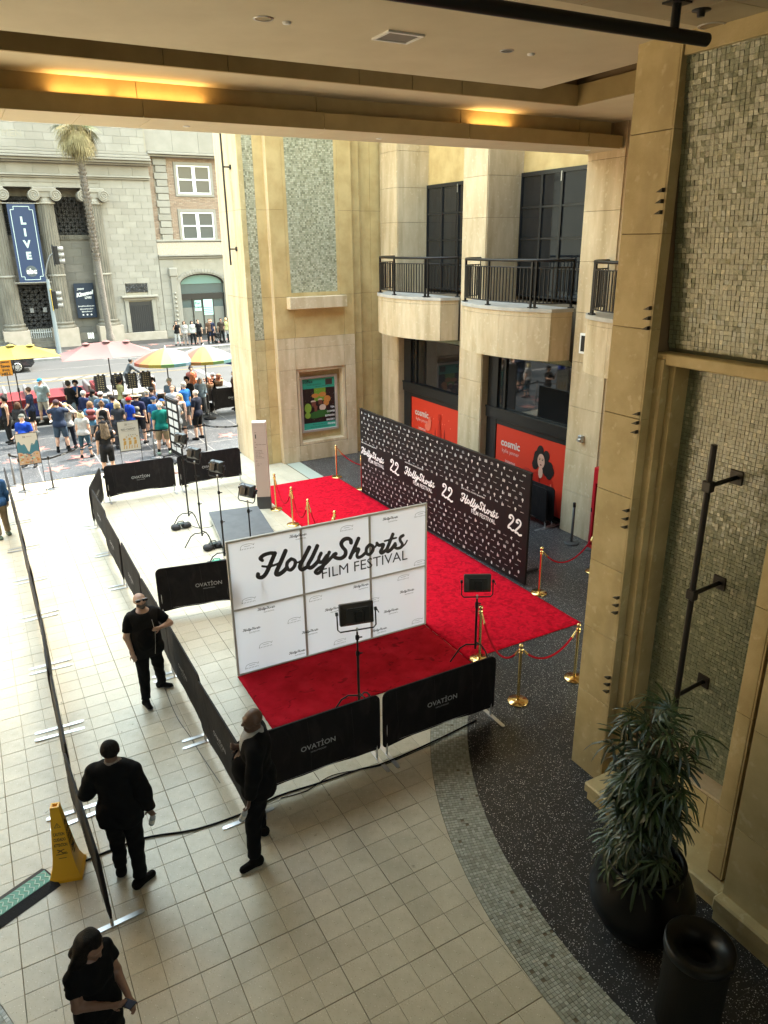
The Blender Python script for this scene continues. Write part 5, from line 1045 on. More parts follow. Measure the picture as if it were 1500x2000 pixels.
for i_, (x0, x1, z0, z1) in enumerate([w for w in W_]+[(w[0]+5.2, w[1]+5.2, w[2], w[3]) for w in W_]):
    w = link('sash_window', None, bb, ((x0+x1)/2-15, .35-2, z0)); b = MB()
    for q in ((x0-.2, z0-.18, x1+.2, z0), (x0-.2, z1, x1+.2, z1+.2), (x0-.2, z0, x0, z1), (x1, z0, x1+.2, z1)): b.box(q[0], YF+.25, q[1], q[2], YF+.349, q[3], c=.015)
    b.build('stone_surround', CREAM, w); b = MB(); xm = (x0+x1)/2
    for (a, c_) in ((x0, x0+.1), (xm-.12, xm+.12), (x1-.1, x1)): b.box(a, YF+.30, z0, c_, YF+.36, z1)
    zm_ = (z0+z1)/2
    for zz in (z0, zm_-.05, z1-.1):
        for (a, c_) in ((x0+.1, xm-.12), (xm+.12, x1-.1)): b.box(a, YF+.31, zz, c_, YF+.36, zz+.1)
    b.build('sash_frame', WHITE, w)
    for (a, c_) in ((x0+.1, xm-.12), (xm+.12, x1-.1)):
        for (za_, zb_) in ((z0+.1, zm_-.05), (zm_+.05, z1-.1)): b = MB(); b.box(a, YF+.34, za_, c_, YF+.35, zb_); b.build('pane', solid('sash_glass', (.08, .09, .09), .08), w)
b = MB()
for zz, d, h_ in ((zc1-.25, .15, .12), (zc1-.12, .3, .15), (zf0-.12, .25, .14), (zf0-.28, .12, .14)): b.box(xr0, YF-d, zz, xr1, YF+.35, zz+h_-.01, c=.02)
b.box(xr0, YF-.05, F(1200, 785)[1]-.02, xr1, YF+.35, F(1200, 785)[1]+.12); b.build('cornice', CREAM, bb)
b = MB(); b.box(xr0, YF, zf0+.02, xr1, YF+.35, zq0-.1); b.build('carved_frieze', mat('carved_stone', (.42, .36, .29), .85, col2=(.3, .25, .2), scale=12, bump=.8, bscale=12), bb)
blocks(bb, xr0+.02, xr1, zc1+.1, 20, YF+.33, bw=1.9, bh=1.4, m=CREAM)
blocks(bb, xr0+.02, ar[0]-.34, .1, zf0-.35, YF, bw=1.1, bh=.5, m=CREAM); x_ = F(1105, 1050)[0]
pl = link('carved_pilaster', None, bb, (x_-15, -2, 0)); b = MB(); b.box(x_-.22, YF-.2, .2, x_+.22, YF-.056, F(1100, 1010)[1], c=.02); b.build('shaft', CREAM, pl); b = MB(); b.box(x_-.3, YF-.26, F(1100, 1010)[1], x_+.3, YF-.056, F(1100, 955)[1], c=.05); b.build('capital', CREAM, pl); b = MB()
for k in range(9): b.lathe([(0, -.1), (.08, -.06), (.1, 0), (.08, .06), (0, .1)], 10, (x_, YF-.2, .7+k*.32))
b.build('carved_ornament', CREAM, pl)
# building to the far left / right beyond, so that side views still close
sb = thing('side_street_block', 'plain pale commercial block further along the far side of the street', 'building', (40, YF+4, 0)); b = MB(); b.box(27.2, YF, 0, 70, YF+14, 16); b.box(-80, YF+.5, 0, -26.2, YF+14, 18); b.build('walls', CREAM, sb)
# ---- palm
def palm():
    p0 = gz(205, 674); x0, y0 = p0[0], 46.9
    t = thing('palm_tree', 'tall fan palm with shaggy trunk and drooping crown in front of the columned building', 'tree', (x0, y0, 0)); top = onY(140, 252, y0)
    b = MB(); n = 60; pts = []; rs = []
    for k in range(n+1):
        f = k/n; q = onY(*( (205+(150-205)*0+0), 674), y0) if False else None
        z = f*(top[2]+.4); s = onY(203-52*min(1, (1-(.0)))*0, 400, y0)
        pts.append((x0+(top[0]+.15-x0)*(f**.8)*.9, y0, z)); rs.append((.26 if f < .08 else .21)*(1-.25*f)+random.uniform(-.012, .012))
    b.tube(pts, rs, 12); b.build('trunk', mat('palm_trunk', (.14, .125, .11), .9, col2=(.08, .07, .06), scale=6, bump=.6, bscale=20, streak=(1, 1, 5)), t)
    b = MB()
    for k in range(1300):  # old leaf boots
        f = random.uniform(.42, .97); i = int(f*n); P = np.array(pts[i]); a = random.uniform(0, 6.28); d = np.array((math.cos(a), math.sin(a), 0)); r = rs[i]; w = np.array((-d[1], d[0], 0))*random.uniform(.03, .05); up = np.array((0, 0, random.uniform(.12, .26))); o_ = d*random.uniform(.05, .15)
        A = P+d*r*.95; b.add([A-w, A+w, A+w*.5+o_+up, A-w*.5+o_+up, A+d*.03], [(0, 1, 2, 3), (4, 3, 2)], 0)
    o = b.build('leaf_boots', mat('palm_boots', (.24, .21, .18), .9, col2=(.10, .085, .07), scale=8), t); o['kind'] = 'stuff'
    C = np.array((pts[-1][0], y0, top[2]+.7)); GR = mat('palm_leaf', (.10, .14, .05), .5, col2=(.14, .17, .07), scale=5); DR = mat('palm_dry', (.26, .22, .11), .8, col2=(.15, .125, .055), scale=5)
    for k in range(84):
        el = random.uniform(-1.45, .9) if k < 48 else random.uniform(-1.5, -.9); a = random.uniform(0, 6.28); dry = el < -.45+random.uniform(-.4, .35); d = np.array((math.cos(a)*math.cos(el), math.sin(a)*math.cos(el), math.sin(el))); L = random.uniform(.8, 1.5)
        base = C+d*L+np.array((0, 0, -.15)); side = unit(np.cross(d, (0, 0, 1)))+0; nrm = np.cross(side, d); b = MB(); b.tube([C, base], .018, 4); nl = 22
        for q in range(nl):
            th = (q/(nl-1)-.5)*3.6; dd = unit(d*math.cos(th)+side*math.sin(th)); ln = random.uniform(.75, 1.1)*(1-.25*abs(th)/1.8); w = unit(np.cross(dd, nrm))*.028; m1 = base+dd*ln*.55; m2 = base+dd*ln+np.array((0, 0, -(.35 if dry else .18)*ln-.05))
            b.add([base, m1-w, m1+w, m2], [(0, 1, 2), (1, 3, 2)])
        b.build('frond', DR if dry else GR, t)
    b = MB()
    for k in range(500):
        a = random.uniform(0, 6.28); r = random.uniform(.15, .95); z = random.uniform(-1.7, -.3); P = C+np.array((r*math.cos(a), r*math.sin(a), z)); w = np.array((-math.sin(a), math.cos(a), 0))*.03; ln = random.uniform(.5, 1.0); b.add([P-w, P+w, P+np.array((random.uniform(-.1, .1), random.uniform(-.1, .1), -ln))], [(0, 1, 2)])
    o = b.build('dry_skirt', DR, t); o['kind'] = 'stuff'
palm()
# ---- traffic signal
tp = onY(378/3.26, 230+1490/3.26, 46.2); ts = thing('traffic_signal_pole', 'grey pole with two black three lamp traffic signals across the street', 'traffic light', (tp[0], 46.2, 0))
def at(x, y): return onY(x/3.26, 230+y/3.26, 46.2)
PG = solid('pole_grey', (.19, .22, .24), .5, metal=.1); b = MB(); z_t = at(290, 1030)[2]; b.tube([(tp[0], 46.2, 0), (tp[0], 46.2, z_t)], [.15, .10], 12); b.build('pole', PG, ts)
b = MB(); q = [at(290, 1000), at(300, 930), at(318, 880), at(345, 858)]; b.tube([(tp[0], 46.2, z_t-.1)]+[(v_[0], 46.2, v_[2]) for v_ in q], .05, 8); b.build('mast_arm', solid('arm_dark', (.12, .12, .12), .5), ts)
for (x_, y_, yel) in ((372, 875, 0), (362, 1158, 1)):
    c = at(x_, y_); s = link('signal_head', None, ts, (c[0]-tp[0], 0, c[2])); b = MB(); b.box(c[0]-.32, 45.98, c[2]-.62, c[0]-.26, 46.42, c[2]+.62); b.build('backplate', BLK, s)
    b = MB(); b.box(c[0]-.26, 46.04, c[2]-.55, c[0], 46.36, c[2]+.55, c=.03); b.build('housing', BLK, s)
    for k in (-1, 0, 1):
        v_ = MB(); v_.lathe([(.15, 0), (.155, .32), (.145, .32), (.14, 0)], 14); v_.v = [(z_+0, y_2, -x_2) for x_2, y_2, z_ in v_.v]; v_.v = [(c[0]+p[0], 46.2+p[1], c[2]+k*.36+p[2]) for p in v_.v]; v_.build('visor', solid('visor_grey', (.16, .16, .155), .5), s)
    if yel:
        b = MB(); 
        for q in ((c[0]-.33, 45.95, c[2]-.66, c[0]-.31, 45.99, c[2]+.66), (c[0]-.33, 46.41, c[2]-.66, c[0]-.31, 46.45, c[2]+.66), (c[0]-.33, 45.99, c[2]+.62, c[0]-.25, 46.41, c[2]+.66)): b.box(*q)
        b.build('yellow_border', solid('signal_yellow', (.75, .5, .03), .6), s)
        b = MB(); b.tube([(tp[0], 46.2, c[2]+.5), (c[0]-.2, 46.2, c[2]+.5)], .02, 5); b.tube([(tp[0], 46.2, c[2]-.5), (c[0]-.2, 46.2, c[2]-.5)], .02, 5); b.build('bracket', BLK, s)
# ---- dark car on the far side
def car(x, y, col, label, L=4.7):
    t = thing('parked_car', label, 'car', (x, y, -.15)); n = 5
    prof = [(-L/2, .45), (-L/2+.05, .85), (-L/2+.35, 1.0), (-L/2+1.15, 1.08), (-L/2+1.9, 1.55), (L/2-1.1, 1.60), (L/2-.25, 1.15), (L/2-.03, .95), (L/2, .5), (L/2-.2, .28), (-L/2+.2, .28)]
    b = MB(); sec = []
    for yy, ins in ((-.92, .07), (-.90, .0), (.90, .0), (.92, .07)): sec.append([(x+px*(1-ins*.1), y+yy*(1 if pz < 1.1 else .82), pz-.15-(ins if pz > 1.2 else 0)) for px, pz in prof])
    m = len(prof); vs = [p for s in sec for p in s]; b.add(vs, [(i*m+k, i*m+(k+1) % m, (i+1)*m+(k+1) % m, (i+1)*m+k) for i in range(3) for k in range(m)]+[tuple(range(m))[::-1], tuple(range(3*m, 4*m))]); b.build('body', mat('car_paint', col, .25, .3, coat=1.), t)
    for sy in (-1, 1):
        b = MB(); yy = y+sy*.80; b.add([(x-L/2+1.3, yy+sy*.10, .96), (x+L/2-.5, yy+sy*.10, .98), (x+L/2-1.15, yy+sy*.0, 1.38), (x-L/2+1.95, yy+sy*.0, 1.36)], [(0, 1, 2, 3)] if sy < 0 else [(3, 2, 1, 0)]); b.build('side_window', GLASS, t)
    for sx in (-1, 1):
        for sy in (-1, 1):
            w = link('wheel', None, t, (sx*L*.3, sy*.84, .34)); wb = MB(); wb.lathe([(.2, -.1), (.33, -.11), (.36, -.06), (.36, .06), (.33, .11), (.2, .1)], 24); wb.v = [(p[0], p[2], p[1]) for p in wb.v]; wb.build('tyre', BLKM, w, world=False); wb = MB()
            wb.lathe([(.0, .0), (.06, .02), (.06, 0)], 10)
            for k in range(10): a = k*.628; wb.obox((.04*math.cos(a), .04*math.sin(a), -.02), (.19*math.cos(a), .19*math.sin(a), 0), (-.035*math.sin(a), .035*math.cos(a), 0), (0, 0, .04))
            wb.lathe([(.2, -.03), (.235, -.03), (.235, .03), (.2, .03)], 24); wb.v = [(p[0], p[2]+sy*.09, p[1]) for p in wb.v]; wb.build('rim', ALU, w, world=False)
    for sx, nm, m_ in ((1, 'tail_light', solid('tail_red', (.3, .01, .01), .3)), (-1, 'headlight', ALU)):
        for sy in (-1, 1): b = MB(); b.box(x+sx*(L/2-.1)-.06, y+sy*.72-.14, .55, x+sx*(L/2-.1)+.06, y+sy*.72+.14, .72, c=.02); b.build(nm, m_, t)
p = gz(30, 716, .1); car(p[0]-1.35+0, 41.9, (.012, .013, .016), 'dark grey car parked on the far side of the street behind the yellow umbrella')
# ================================================================== OBJECTS
# ---- carpets
b = MB(); nx, ny = 26, 110
def sheet(x0, x1, y0, y1, nx, ny, z, th, wob=.0015):
    b = MB(); vs = []
    for j in range(ny+1):
        for i in range(nx+1): vs.append((x0+(x1-x0)*i/nx+(random.uniform(-wob, wob)*2 if i in (0, nx) else 0), y0+(y1-y0)*j/ny+(random.uniform(-wob, wob)*2 if j in (0, ny) else 0), z+th+random.uniform(-wob, wob)))
    b.add(vs, [(j*(nx+1)+i, j*(nx+1)+i+1, (j+1)*(nx+1)+i+1, (j+1)*(nx+1)+i) for j in range(ny) for i in range(nx)], 0, True)
    rim = [i for i in range(nx+1)]+[j*(nx+1)+nx for j in range(1, ny+1)]+[ny*(nx+1)+i for i in range(nx-1, -1, -1)]+[j*(nx+1) for j in range(ny-1, 0, -1)]
    o = len(b.v); b.v += [(vs[i][0], vs[i][1], z) for i in rim]; m = len(rim)
    for k in range(m): b.f.append((o+k, o+(k+1) % m, rim[(k+1) % m], rim[k])); b.m.append(0); b.sm.append(False)
    return b
tag(sheet(5.27, 7.80, 2.45, 13.15, 26, 110, .002, .014).build('red_carpet', CARP, loc=(6.5, 8, 0)), 'long bright red carpet runway in front of the black press wall', 'carpet')
o = sheet(1.68, 5.255, 2.33, 3.92, 60, 30, .002, .012); 
tag(o.build('red_carpet', CARP2, loc=(3.4, 3.1, 0)), 'darker flat red carpet in front of the white backdrop, scuffed with footprints', 'carpet')
# ---- crowd barriers with printed covers
_LT = {}
def barrier_proto(L):
    t = thing('crowd_barrier', 'x', 'barrier'); H0, H1 = .13, 1.02; r = .11; b = MB(); us = []
    for k in range(9): us.append(-L/2+r*(1-math.cos(k/8*math.pi/2)))
    us += list(np.linspace(-L/2+r, L/2-r, 15)[1:-1])+[-u for u in us[::-1]]
    nv = 9; fr = []; bk = []
    for i, u in enumerate(us):
        e = max(0, r-(L/2-abs(u))); cut = r-math.sqrt(max(0, r*r-e*e)); e2 = max(0, .05-(L/2-abs(u))); cut2 = .05-math.sqrt(max(0, .05**2-e2*e2))
        for j in range(nv):
            v = j/(nv-1); z = (H0+cut2+.045*math.cos(u*math.pi/L)*(1-v)+.008*math.sin(u*9))*(1-v)+(H1-cut)*v; ed = min(1, (L/2-abs(u))/.02+.25)
            bul = (.006*math.sin(u*7+v*4)+.004*math.sin(u*17-v*9))*math.sin(math.pi*min(1, v*1.1))
            fr.append((u, -.022*ed*(.5 if j in (0, nv-1) else 1)+bul, z)); bk.append((u, .022*ed*(.5 if j in (0, nv-1) else 1)+bul, z))
    n = len(us); q = [(i*nv+j, (i+1)*nv+j, (i+1)*nv+j+1, i*nv+j+1) for i in range(n-1) for j in range(nv-1)]; b.add(fr, q, 0, True); b.add(bk, [f[::-1] for f in q], 0, True)
    N = n*nv; vs = fr+bk
    edge = [i*nv for i in range(n)]+[(n-1)*nv+j for j in range(1, nv)]+[i*nv+nv-1 for i in range(n-2, -1, -1)]+[j for j in range(nv-2, 0, -1)]
    b.add(vs, [(edge[k], N+edge[k], N+edge[(k+1) % len(edge)], edge[(k+1) % len(edge)]) for k in range(len(edge))], 0, False)
    b.build('cover', COVER, t, world=False)
    b = MB()
    for sx in (-1, 1): x = sx*(L/2-.06); b.tube([(x, 0, .012), (x, 0, .95)], .017, 8); 
    b.tube([(-L/2+.06, 0, .93), (L/2-.06, 0, .93)], .011, 6); b.tube([(-L/2+.06, 0, .19), (L/2-.06, 0, .19)], .015, 6); b.build('frame', STEEL, t, world=False)
    for sx in (-1, 1):
        x = sx*(L/2-.06); b = MB(); b.prism([(x-.03, -.30), (x-.02, -.335), (x+.02, -.335), (x+.03, -.30), (x+.03, .30), (x+.02, .335), (x-.02, .335), (x-.03, .30)], .003, .013); b.build('foot', STEEL, t, world=False)
    for sd in (-1, 1):
        b = MB(); y = sd*.0335; txt(b, 'OVATİON', (0, y, .60), (-sd, 0, 0), (0, 0, 1), w=.50, bold=.012); txt(b, 'HOLLYWOOD', (0, y, .505), (-sd, 0, 0), (0, 0, 1), w=.22); b.build('lettering', PRINTG, t, world=False)
    
    b = MB()
    for k in range(3):  # faint fold creases on the fabric
        x = (-.42+.36*k)*L+random.uniform(-.1, .1); 
        for sd in (-1, 1): b.tube([(x, sd*.030, .98), (x+.03, sd*.030, .5), (x+.02, sd*.030, .18)], .0014, 4)
    b.build('crease', solid('crease', (.03, .026, .026), .8), t, world=False)['kind'] = 'stuff'
    return t
for tname in ('barrier',): B1 = barrier_proto(1.90)
usedB = [0]
def barrier(x0, y0, x1, y1, label, group, tilt=0.):
    a = math.atan2(y1-y0, x1-x0); o = spawn(B1, usedB[0], ((x0+x1)/2, (y0+y1)/2, 0), 0, label, (tilt, 0, a)); usedB[0] = 1
    L = math.dist((x0, y0), (x1, y1)); o.scale = ((L-.02)/1.90, 1, 1); o['group'] = group; return o
Gn = 'covered crowd barriers nearest the camera'; Gi = 'covered crowd barriers of the inner row'; Go = 'covered crowd barriers of the outer row'; Gf = 'covered crowd barriers behind the film lights'
barrier(2.80, 1.02, 4.72, 1.02, 'black covered barrier with grey lettering nearest the brass post with drooping rope', Gn)
barrier(.90, 1.02, 2.78, 1.02, 'black covered barrier directly behind the bald man in the suit', Gn)
nm = ['beside the suited man seen in profile, nearest of the inner row', 'below the bald man in sunglasses, second nearest of the inner row', 'directly behind the bald man in sunglasses', 'just left of the barrier that points at the white backdrop', 'in the middle of the inner row, left of the green sandbag', 'second farthest of the inner row, left of the light stands', 'farthest of the inner row at the bend']
ys = [.72, 2.62, 4.52, 6.45, 8.40, 10.36, 12.33]
for k in range(6): barrier(.77+random.uniform(-.03, .03), ys[k]+.02, .77+random.uniform(-.03, .03), ys[k+1], 'dark covered barrier '+nm[k], Gi, random.uniform(-.02, .02))
barrier(.74, 12.38, 1.28, 14.22, 'dark covered barrier turned diagonally at the far bend of the row', Gi)
barrier(1.05, 6.62, 2.93, 6.25, 'dark covered barrier pointing right towards the left edge of the white backdrop', Gi)
barrier(1.36, 14.22, 3.28, 14.18, 'left black covered barrier of the pair between lights and sidewalk', Gf); barrier(3.36, 14.18, 5.26, 14.2, 'right black covered barrier of the pair between lights and tower', Gf)
yo = [-.02, 1.93, 3.86, 5.81, 7.88, 9.74, 11.72, 13.7, 15.7]
no = ['nearest of the outer row beside the yellow cone', 'second of the outer row above the yellow cone', 'third of the outer row', 'fourth of the outer row', 'fifth of the outer row', 'sixth of the outer row', 'seventh of the outer row beside the man in plaid shirt', 'last of the outer row below the left easel']
for k in range(8): barrier(-.97+(-.08 if k in (1, 2) else 0)+random.uniform(-.03, .03), yo[k]+.02, -.97+(-.08 if k in (0, 1) else 0), yo[k+1]-.02, 'edge on dark covered barrier, '+no[k], Go, random.uniform(-.03, .03))
barrier(5.25, 23.6, 7.1, 23.75, 'black covered barrier on the sidewalk behind the crowd, left of the tower edge', 'covered barriers on the sidewalk'); barrier(7.22, 23.75, 9.1, 23.8, 'black covered barrier on the sidewalk cut by the tower edge', 'covered barriers on the sidewalk'); barrier(3.3, 23.5, 5.2, 23.6, 'black covered barrier mostly hidden behind the crowd with the straw hat', 'covered barriers on the sidewalk')
barrier(10.45, 6.45, 10.35, 8.3, 'stored black barrier leaning parallel to the red advert, front one', 'barriers stored by the facade', -.05); barrier(10.62, 6.40, 10.55, 8.25, 'stored black barrier close to the red advert, rear one', 'barriers stored by the facade', -.03)
# ---- white backdrop
wb = thing('white_backdrop', 'tall white film festival backdrop of six panels in an aluminium frame on the red carpet', 'backdrop', (3.5, 3.9, 0))
P0 = np.array((1.69, 3.93, .02)); P1 = np.array((5.29, 3.86, .02)); dW = P1-P0; Lw = np.linalg.norm(dW); du = dW/Lw; dv = np.array((0, 0, 1.)); dn = np.cross(du, dv); Hw = 2.38
wm = mat('backdrop_fabric', (.80, .80, .86), .7); t_ = wm.node_tree; bs = t_.nodes['Principled BSDF']; tl = NN(t_, 'ShaderNodeBsdfTranslucent'); tl.inputs[0].default_value = (.8, .8, .86, 1); ms_ = NN(t_, 'ShaderNodeMixShader'); ms_.inputs[0].default_value = .45
t_.links.new(bs.outputs[0], ms_.inputs[1]); t_.links.new(tl.outputs[0], ms_.inputs[2]); t_.links.new(ms_.outputs[0], t_.nodes['Material Output'].inputs[0])
US = [.03, 1.215, 1.255, 2.455, 2.495, Lw-.03]; VS = [.02, 1.17, 1.20, Hw-.03]
for i in (0, 2, 4):
    for j in (0, 2): b = MB(); A = P0+du*US[i]+dv*VS[j]; b.add([A, A+du*(US[i+1]-US[i]), A+du*(US[i+1]-US[i])+dv*(VS[j+1]-VS[j]), A+dv*(VS[j+1]-VS[j])], [(0, 1, 2, 3)]); b.build('panel', wm, wb)
FRM = solid('backdrop_frame', (.42, .40, .37), .5); b = MB()
for u in (0, Lw-.03): b.obox(P0+du*u-dn*.03, du*.03, dv*Hw, dn*.045)
for v in (0, Hw-.03): b.obox(P0+du*.03+dv*v-dn*.03, du*(Lw-.06), dv*(.02 if v == 0 else .03), dn*.045)
b.build('frame', FRM, wb); b = MB()
for u in (1.215, 2.455): b.obox(P0+du*u+dv*.02-dn*.03, du*.04, dv*(Hw-.05), dn*.034)
for i in (0, 2, 4): b.obox(P0+du*US[i]+dv*1.17-dn*.028, du*(US[i+1]-US[i]), dv*.03, dn*.03)
b.build('mullion', FRM, wb)
b = MB()
for u in (.5, 1.8, 3.1): b.obox(P0+du*u-dn*.6, du*.06, dn*.57, dv*.04); 
b.build('rear_foot', BLK, wb); b = MB()
for u in (.53, 1.83, 3.13): b.tube([P0+du*u-dn*.55+dv*.04, P0+du*u-dn*.03+dv*1.6], .015, 6)
b.build('rear_brace', BLK, wb)
INK = solid('charcoal_ink', (.035, .035, .04), .6); b = MB(); e = dn*.018
lg_lo = onY(480+570/4.286, 1000+520/4.286, 3.89); 
put(b, LOGO, P0+du*(2.12-1.69)+dv*1.485+e, du, dv, w=2.78, cx=0, cy=0); txt(b, 'FILM FESTIVAL', P0+du*(3.25-1.69)+dv*1.40+e*1.15, du, dv, w=1.64, cx=0, cy=0)
# keep the script strictly above: second line sits 1 mm proud of the first
b.build('large_lettering', INK, wb)
small = MB(); put(small, LOGO, (0, 0, 0), (1, 0, 0), (0, 1, 0), w=.30); txt(small, 'FILM FESTIVAL', (.045, -.062, 0), (1, 0, 0), (0, 1, 0), w=.18); SV = (np.array(small.v), small.f)
b = MB()
for px, py in [(520, 335), (1128, 215), (310, 820), (935, 665), (1238, 697), (750, 820), (1133, 828), (213, 960), (600, 970), (1057, 955), (515, 1108)]:
    q = onY(430+px/3.41, 950+py/3.41, 3.89); put(b, SV, P0+du*(q[0]-1.69)+dv*(q[2]-.02)+e, du, dv, w=.30)
b.build('small_lettering', INK, wb); b = MB()
TH = MB(); 
for k in range(9): a = math.pi*k/8; TH.box(-.10+.025*k-.004, -.03+.02*math.sin(a)*0, 0, -.10+.025*k+.004, -.012, .0001)
TH.tube([(.10*math.cos(math.pi*k/12), .02+.035*math.sin(math.pi*k/12), 0) for k in range(13)], .003, 4); TH.tube([(-.1, .02, 0), (-.115, -.03, 0)], .003, 4); TH.tube([(.1, .02, 0), (.115, .05, 0)], .003, 4); TH.tube([(-.05, .02, 0), (.05, .02, 0)], .003, 4)
TV = (np.array(TH.v)*(1, 1, 0), [f for f in TH.f])
for px, py in [(182, 403), (840, 275), (1325, 180), (192, 760), (635, 745), (1320, 500), (1213, 600), (1015, 755), (493, 890), (1305, 888), (305, 1055), (795, 1030), (215, 1195)]:
    q = onY(430+px/3.41, 950+py/3.41, 3.89); put(b, TV, P0+du*(q[0]-1.69)+dv*(q[2]-.02)+e, du, dv, w=.24)
b.build('small_emblem', solid('grey_ink', (.2, .2, .21), .6), wb)
# ---- black press wall
pw = thing('press_wall', 'long black press wall with white lettering and small emblems along the red carpet', 'press wall', (7.82, 7.7, 0))
A0 = np.array((7.80, 11.28, .02)); A1 = np.array((7.90, 4.20, .02)); Lp = np.linalg.norm(A1-A0); du2 = (A1-A0)/Lp; dn2 = np.cross(du2, dv); Hp = 2.40
b = MB(); b.obox(A0-dn2*.05, du2*Lp, dv*Hp, dn2*.05); b.build('board', mat('press_black', (.008, .005, .006), .6, spec=.2), pw)
b = MB(); b.obox(A0-dn2*.056-du2*.012, du2*(Lp+.024), dv*.012, dn2*.062) ; b.obox(A0-dn2*.056+dv*Hp-du2*.012, du2*(Lp+.024), dv*.012, dn2*.062); b.build('edge_trim', BLK, pw)
b = MB()
for u in (.6, 2.3, 4.7, 6.6): b.obox(A0+du2*u-dn2*.75, du2*.06, dn2*.69, dv*.04)
b.build('rear_foot', BLK, pw); b = MB(); e2 = dn2*.004
def spot(u, v): return A0+du2*u+dv*(v-.02)+e2
YU = lambda Y: 11.28-Y
for (u0, u1) in ((-.02+.05, 1.32), (2.35, 3.74), (4.78, 6.16)):
    put(b, LOGO, spot(u0, 1.10), du2, dv, w=u1-u0, cx=0, cy=0); txt(b, 'FILM FESTIVAL', spot(u0+.42, 1.02)+dn2*.001, du2, dv, w=.86, cx=0, cy=0, bold=.012); txt(b, '22ND ANNUAL OSCAR® QUALIFYING', spot(u0+.02, 1.475), du2, dv, w=.86, cx=0, cy=0, bold=.01)
for u0 in (1.63, 4.03, 6.46):
    for k in (0, 1): put(b, TWO, spot(u0+k*.23, 1.03+.03*(1-k)), du2, dv, h=.36, w=.235, cx=0, cy=0)
b.build('large_lettering', PRINTW, pw)
# sponsor marks: lettering blocks and small emblems
def lib():
    L_ = []
    for s_ in ('VERSE', 'MAMMOTH', 'peerless', 'Camera', 'KODAK', 'Panavision', 'finca', 'blackmagic', 'Studio', 'mammoet'): 
        m_ = MB(); txt(m_, s_, (0, 0, 0), (1, 0, 0), (0, 1, 0), w=.15, bold=.02); L_.append((np.array(m_.v), m_.f, .135))
    for k in range(8):
        m_ = MB()
        if k == 0: m_.prism([(.03*math.cos(a*.7), .045*math.sin(a*.7)) for a in range(9)], 0, .001); m_.box(-.012, -.02, 0, .012, .02, .0015)
        if k == 1: m_.box(-.02, -.05, 0, .02, .02, .001); m_.box(-.008, .02, 0, .008, .05, .001); m_.box(.03, -.04, 0, .06, -.02, .001); m_.box(.03, -.01, 0, .06, .01, .001)
        if k == 2: m_.prism([(.035*math.cos(a), .035*math.sin(a)+.015) for a in np.linspace(0, 6, 8)], 0, .001); m_.box(-.012, -.05, 0, .012, -.01, .0012)
        if k == 3: 
            for q in range(3): m_.box(-.05+.035*q, -.03, 0, -.05+.035*q+.024, .03, .001)
            m_.box(-.05, .036, 0, .045, .044, .001)
        if k == 4: m_.tube([(.028*math.cos(a*.45), .05*math.sin(a*.45), 0) for a in range(15)], .004, 4); m_.box(-.012, -.025, 0, .012, .025, .001)
        if k == 5: m_.prism([(-.04, .0), (-.01, .04), (.04, .03), (.01, .0), (.03, -.04), (-.02, -.02)], 0, .001)
        if k == 6: 
            for q in range(2): m_.box(-.05, -.02+.03*q, 0, .05, -.01+.03*q, .001)
            m_.box(-.03, .035, 0, .03, .042, .001)
        if k == 7: m_.prism([(0, .05), (.02, .02), (.015, -.045), (-.015, -.045), (-.02, .02)], 0, .001)
        v_ = np.array(m_.v)*(1, 1, 0); f_ = [f for f in m_.f]; top_ = [f for f in m_.f if all(m_.v[i][2] > 0 for i in f)] or f_
        L_.append((v_, top_, None))
    return L_
LB = lib(); b = MB(); rows = [2.33, 2.20, 2.07, 1.94, 1.81, 1.68, 1.56]+[.90, .77, .64, .51, .38, .25, .12]; sq = [10, 2, 11, 13, 16, 12, 15, 4, 14, 0, 17, 6, 11, 3, 12, 1, 13, 5, 15, 7, 14, 10, 8, 16]
for r, vz in enumerate(rows):
    u = .12+(r % 2)*.13; k = r*5
    while u < Lp-.1:
        v_, f_, w_ = LB[sq[k % len(sq)]]; ww = (w_ or (v_[:, 0].max()-v_[:, 0].min())*1.15)*.74
        put(b, (v_, f_), spot(u, vz+random.uniform(-.006, .006))+dn2*.0006*(k % 3), du2, dv, w=ww); u += .205; k += 1
b.build('small_emblems', solid('soft_print', (.62, .62, .62), .6), pw)
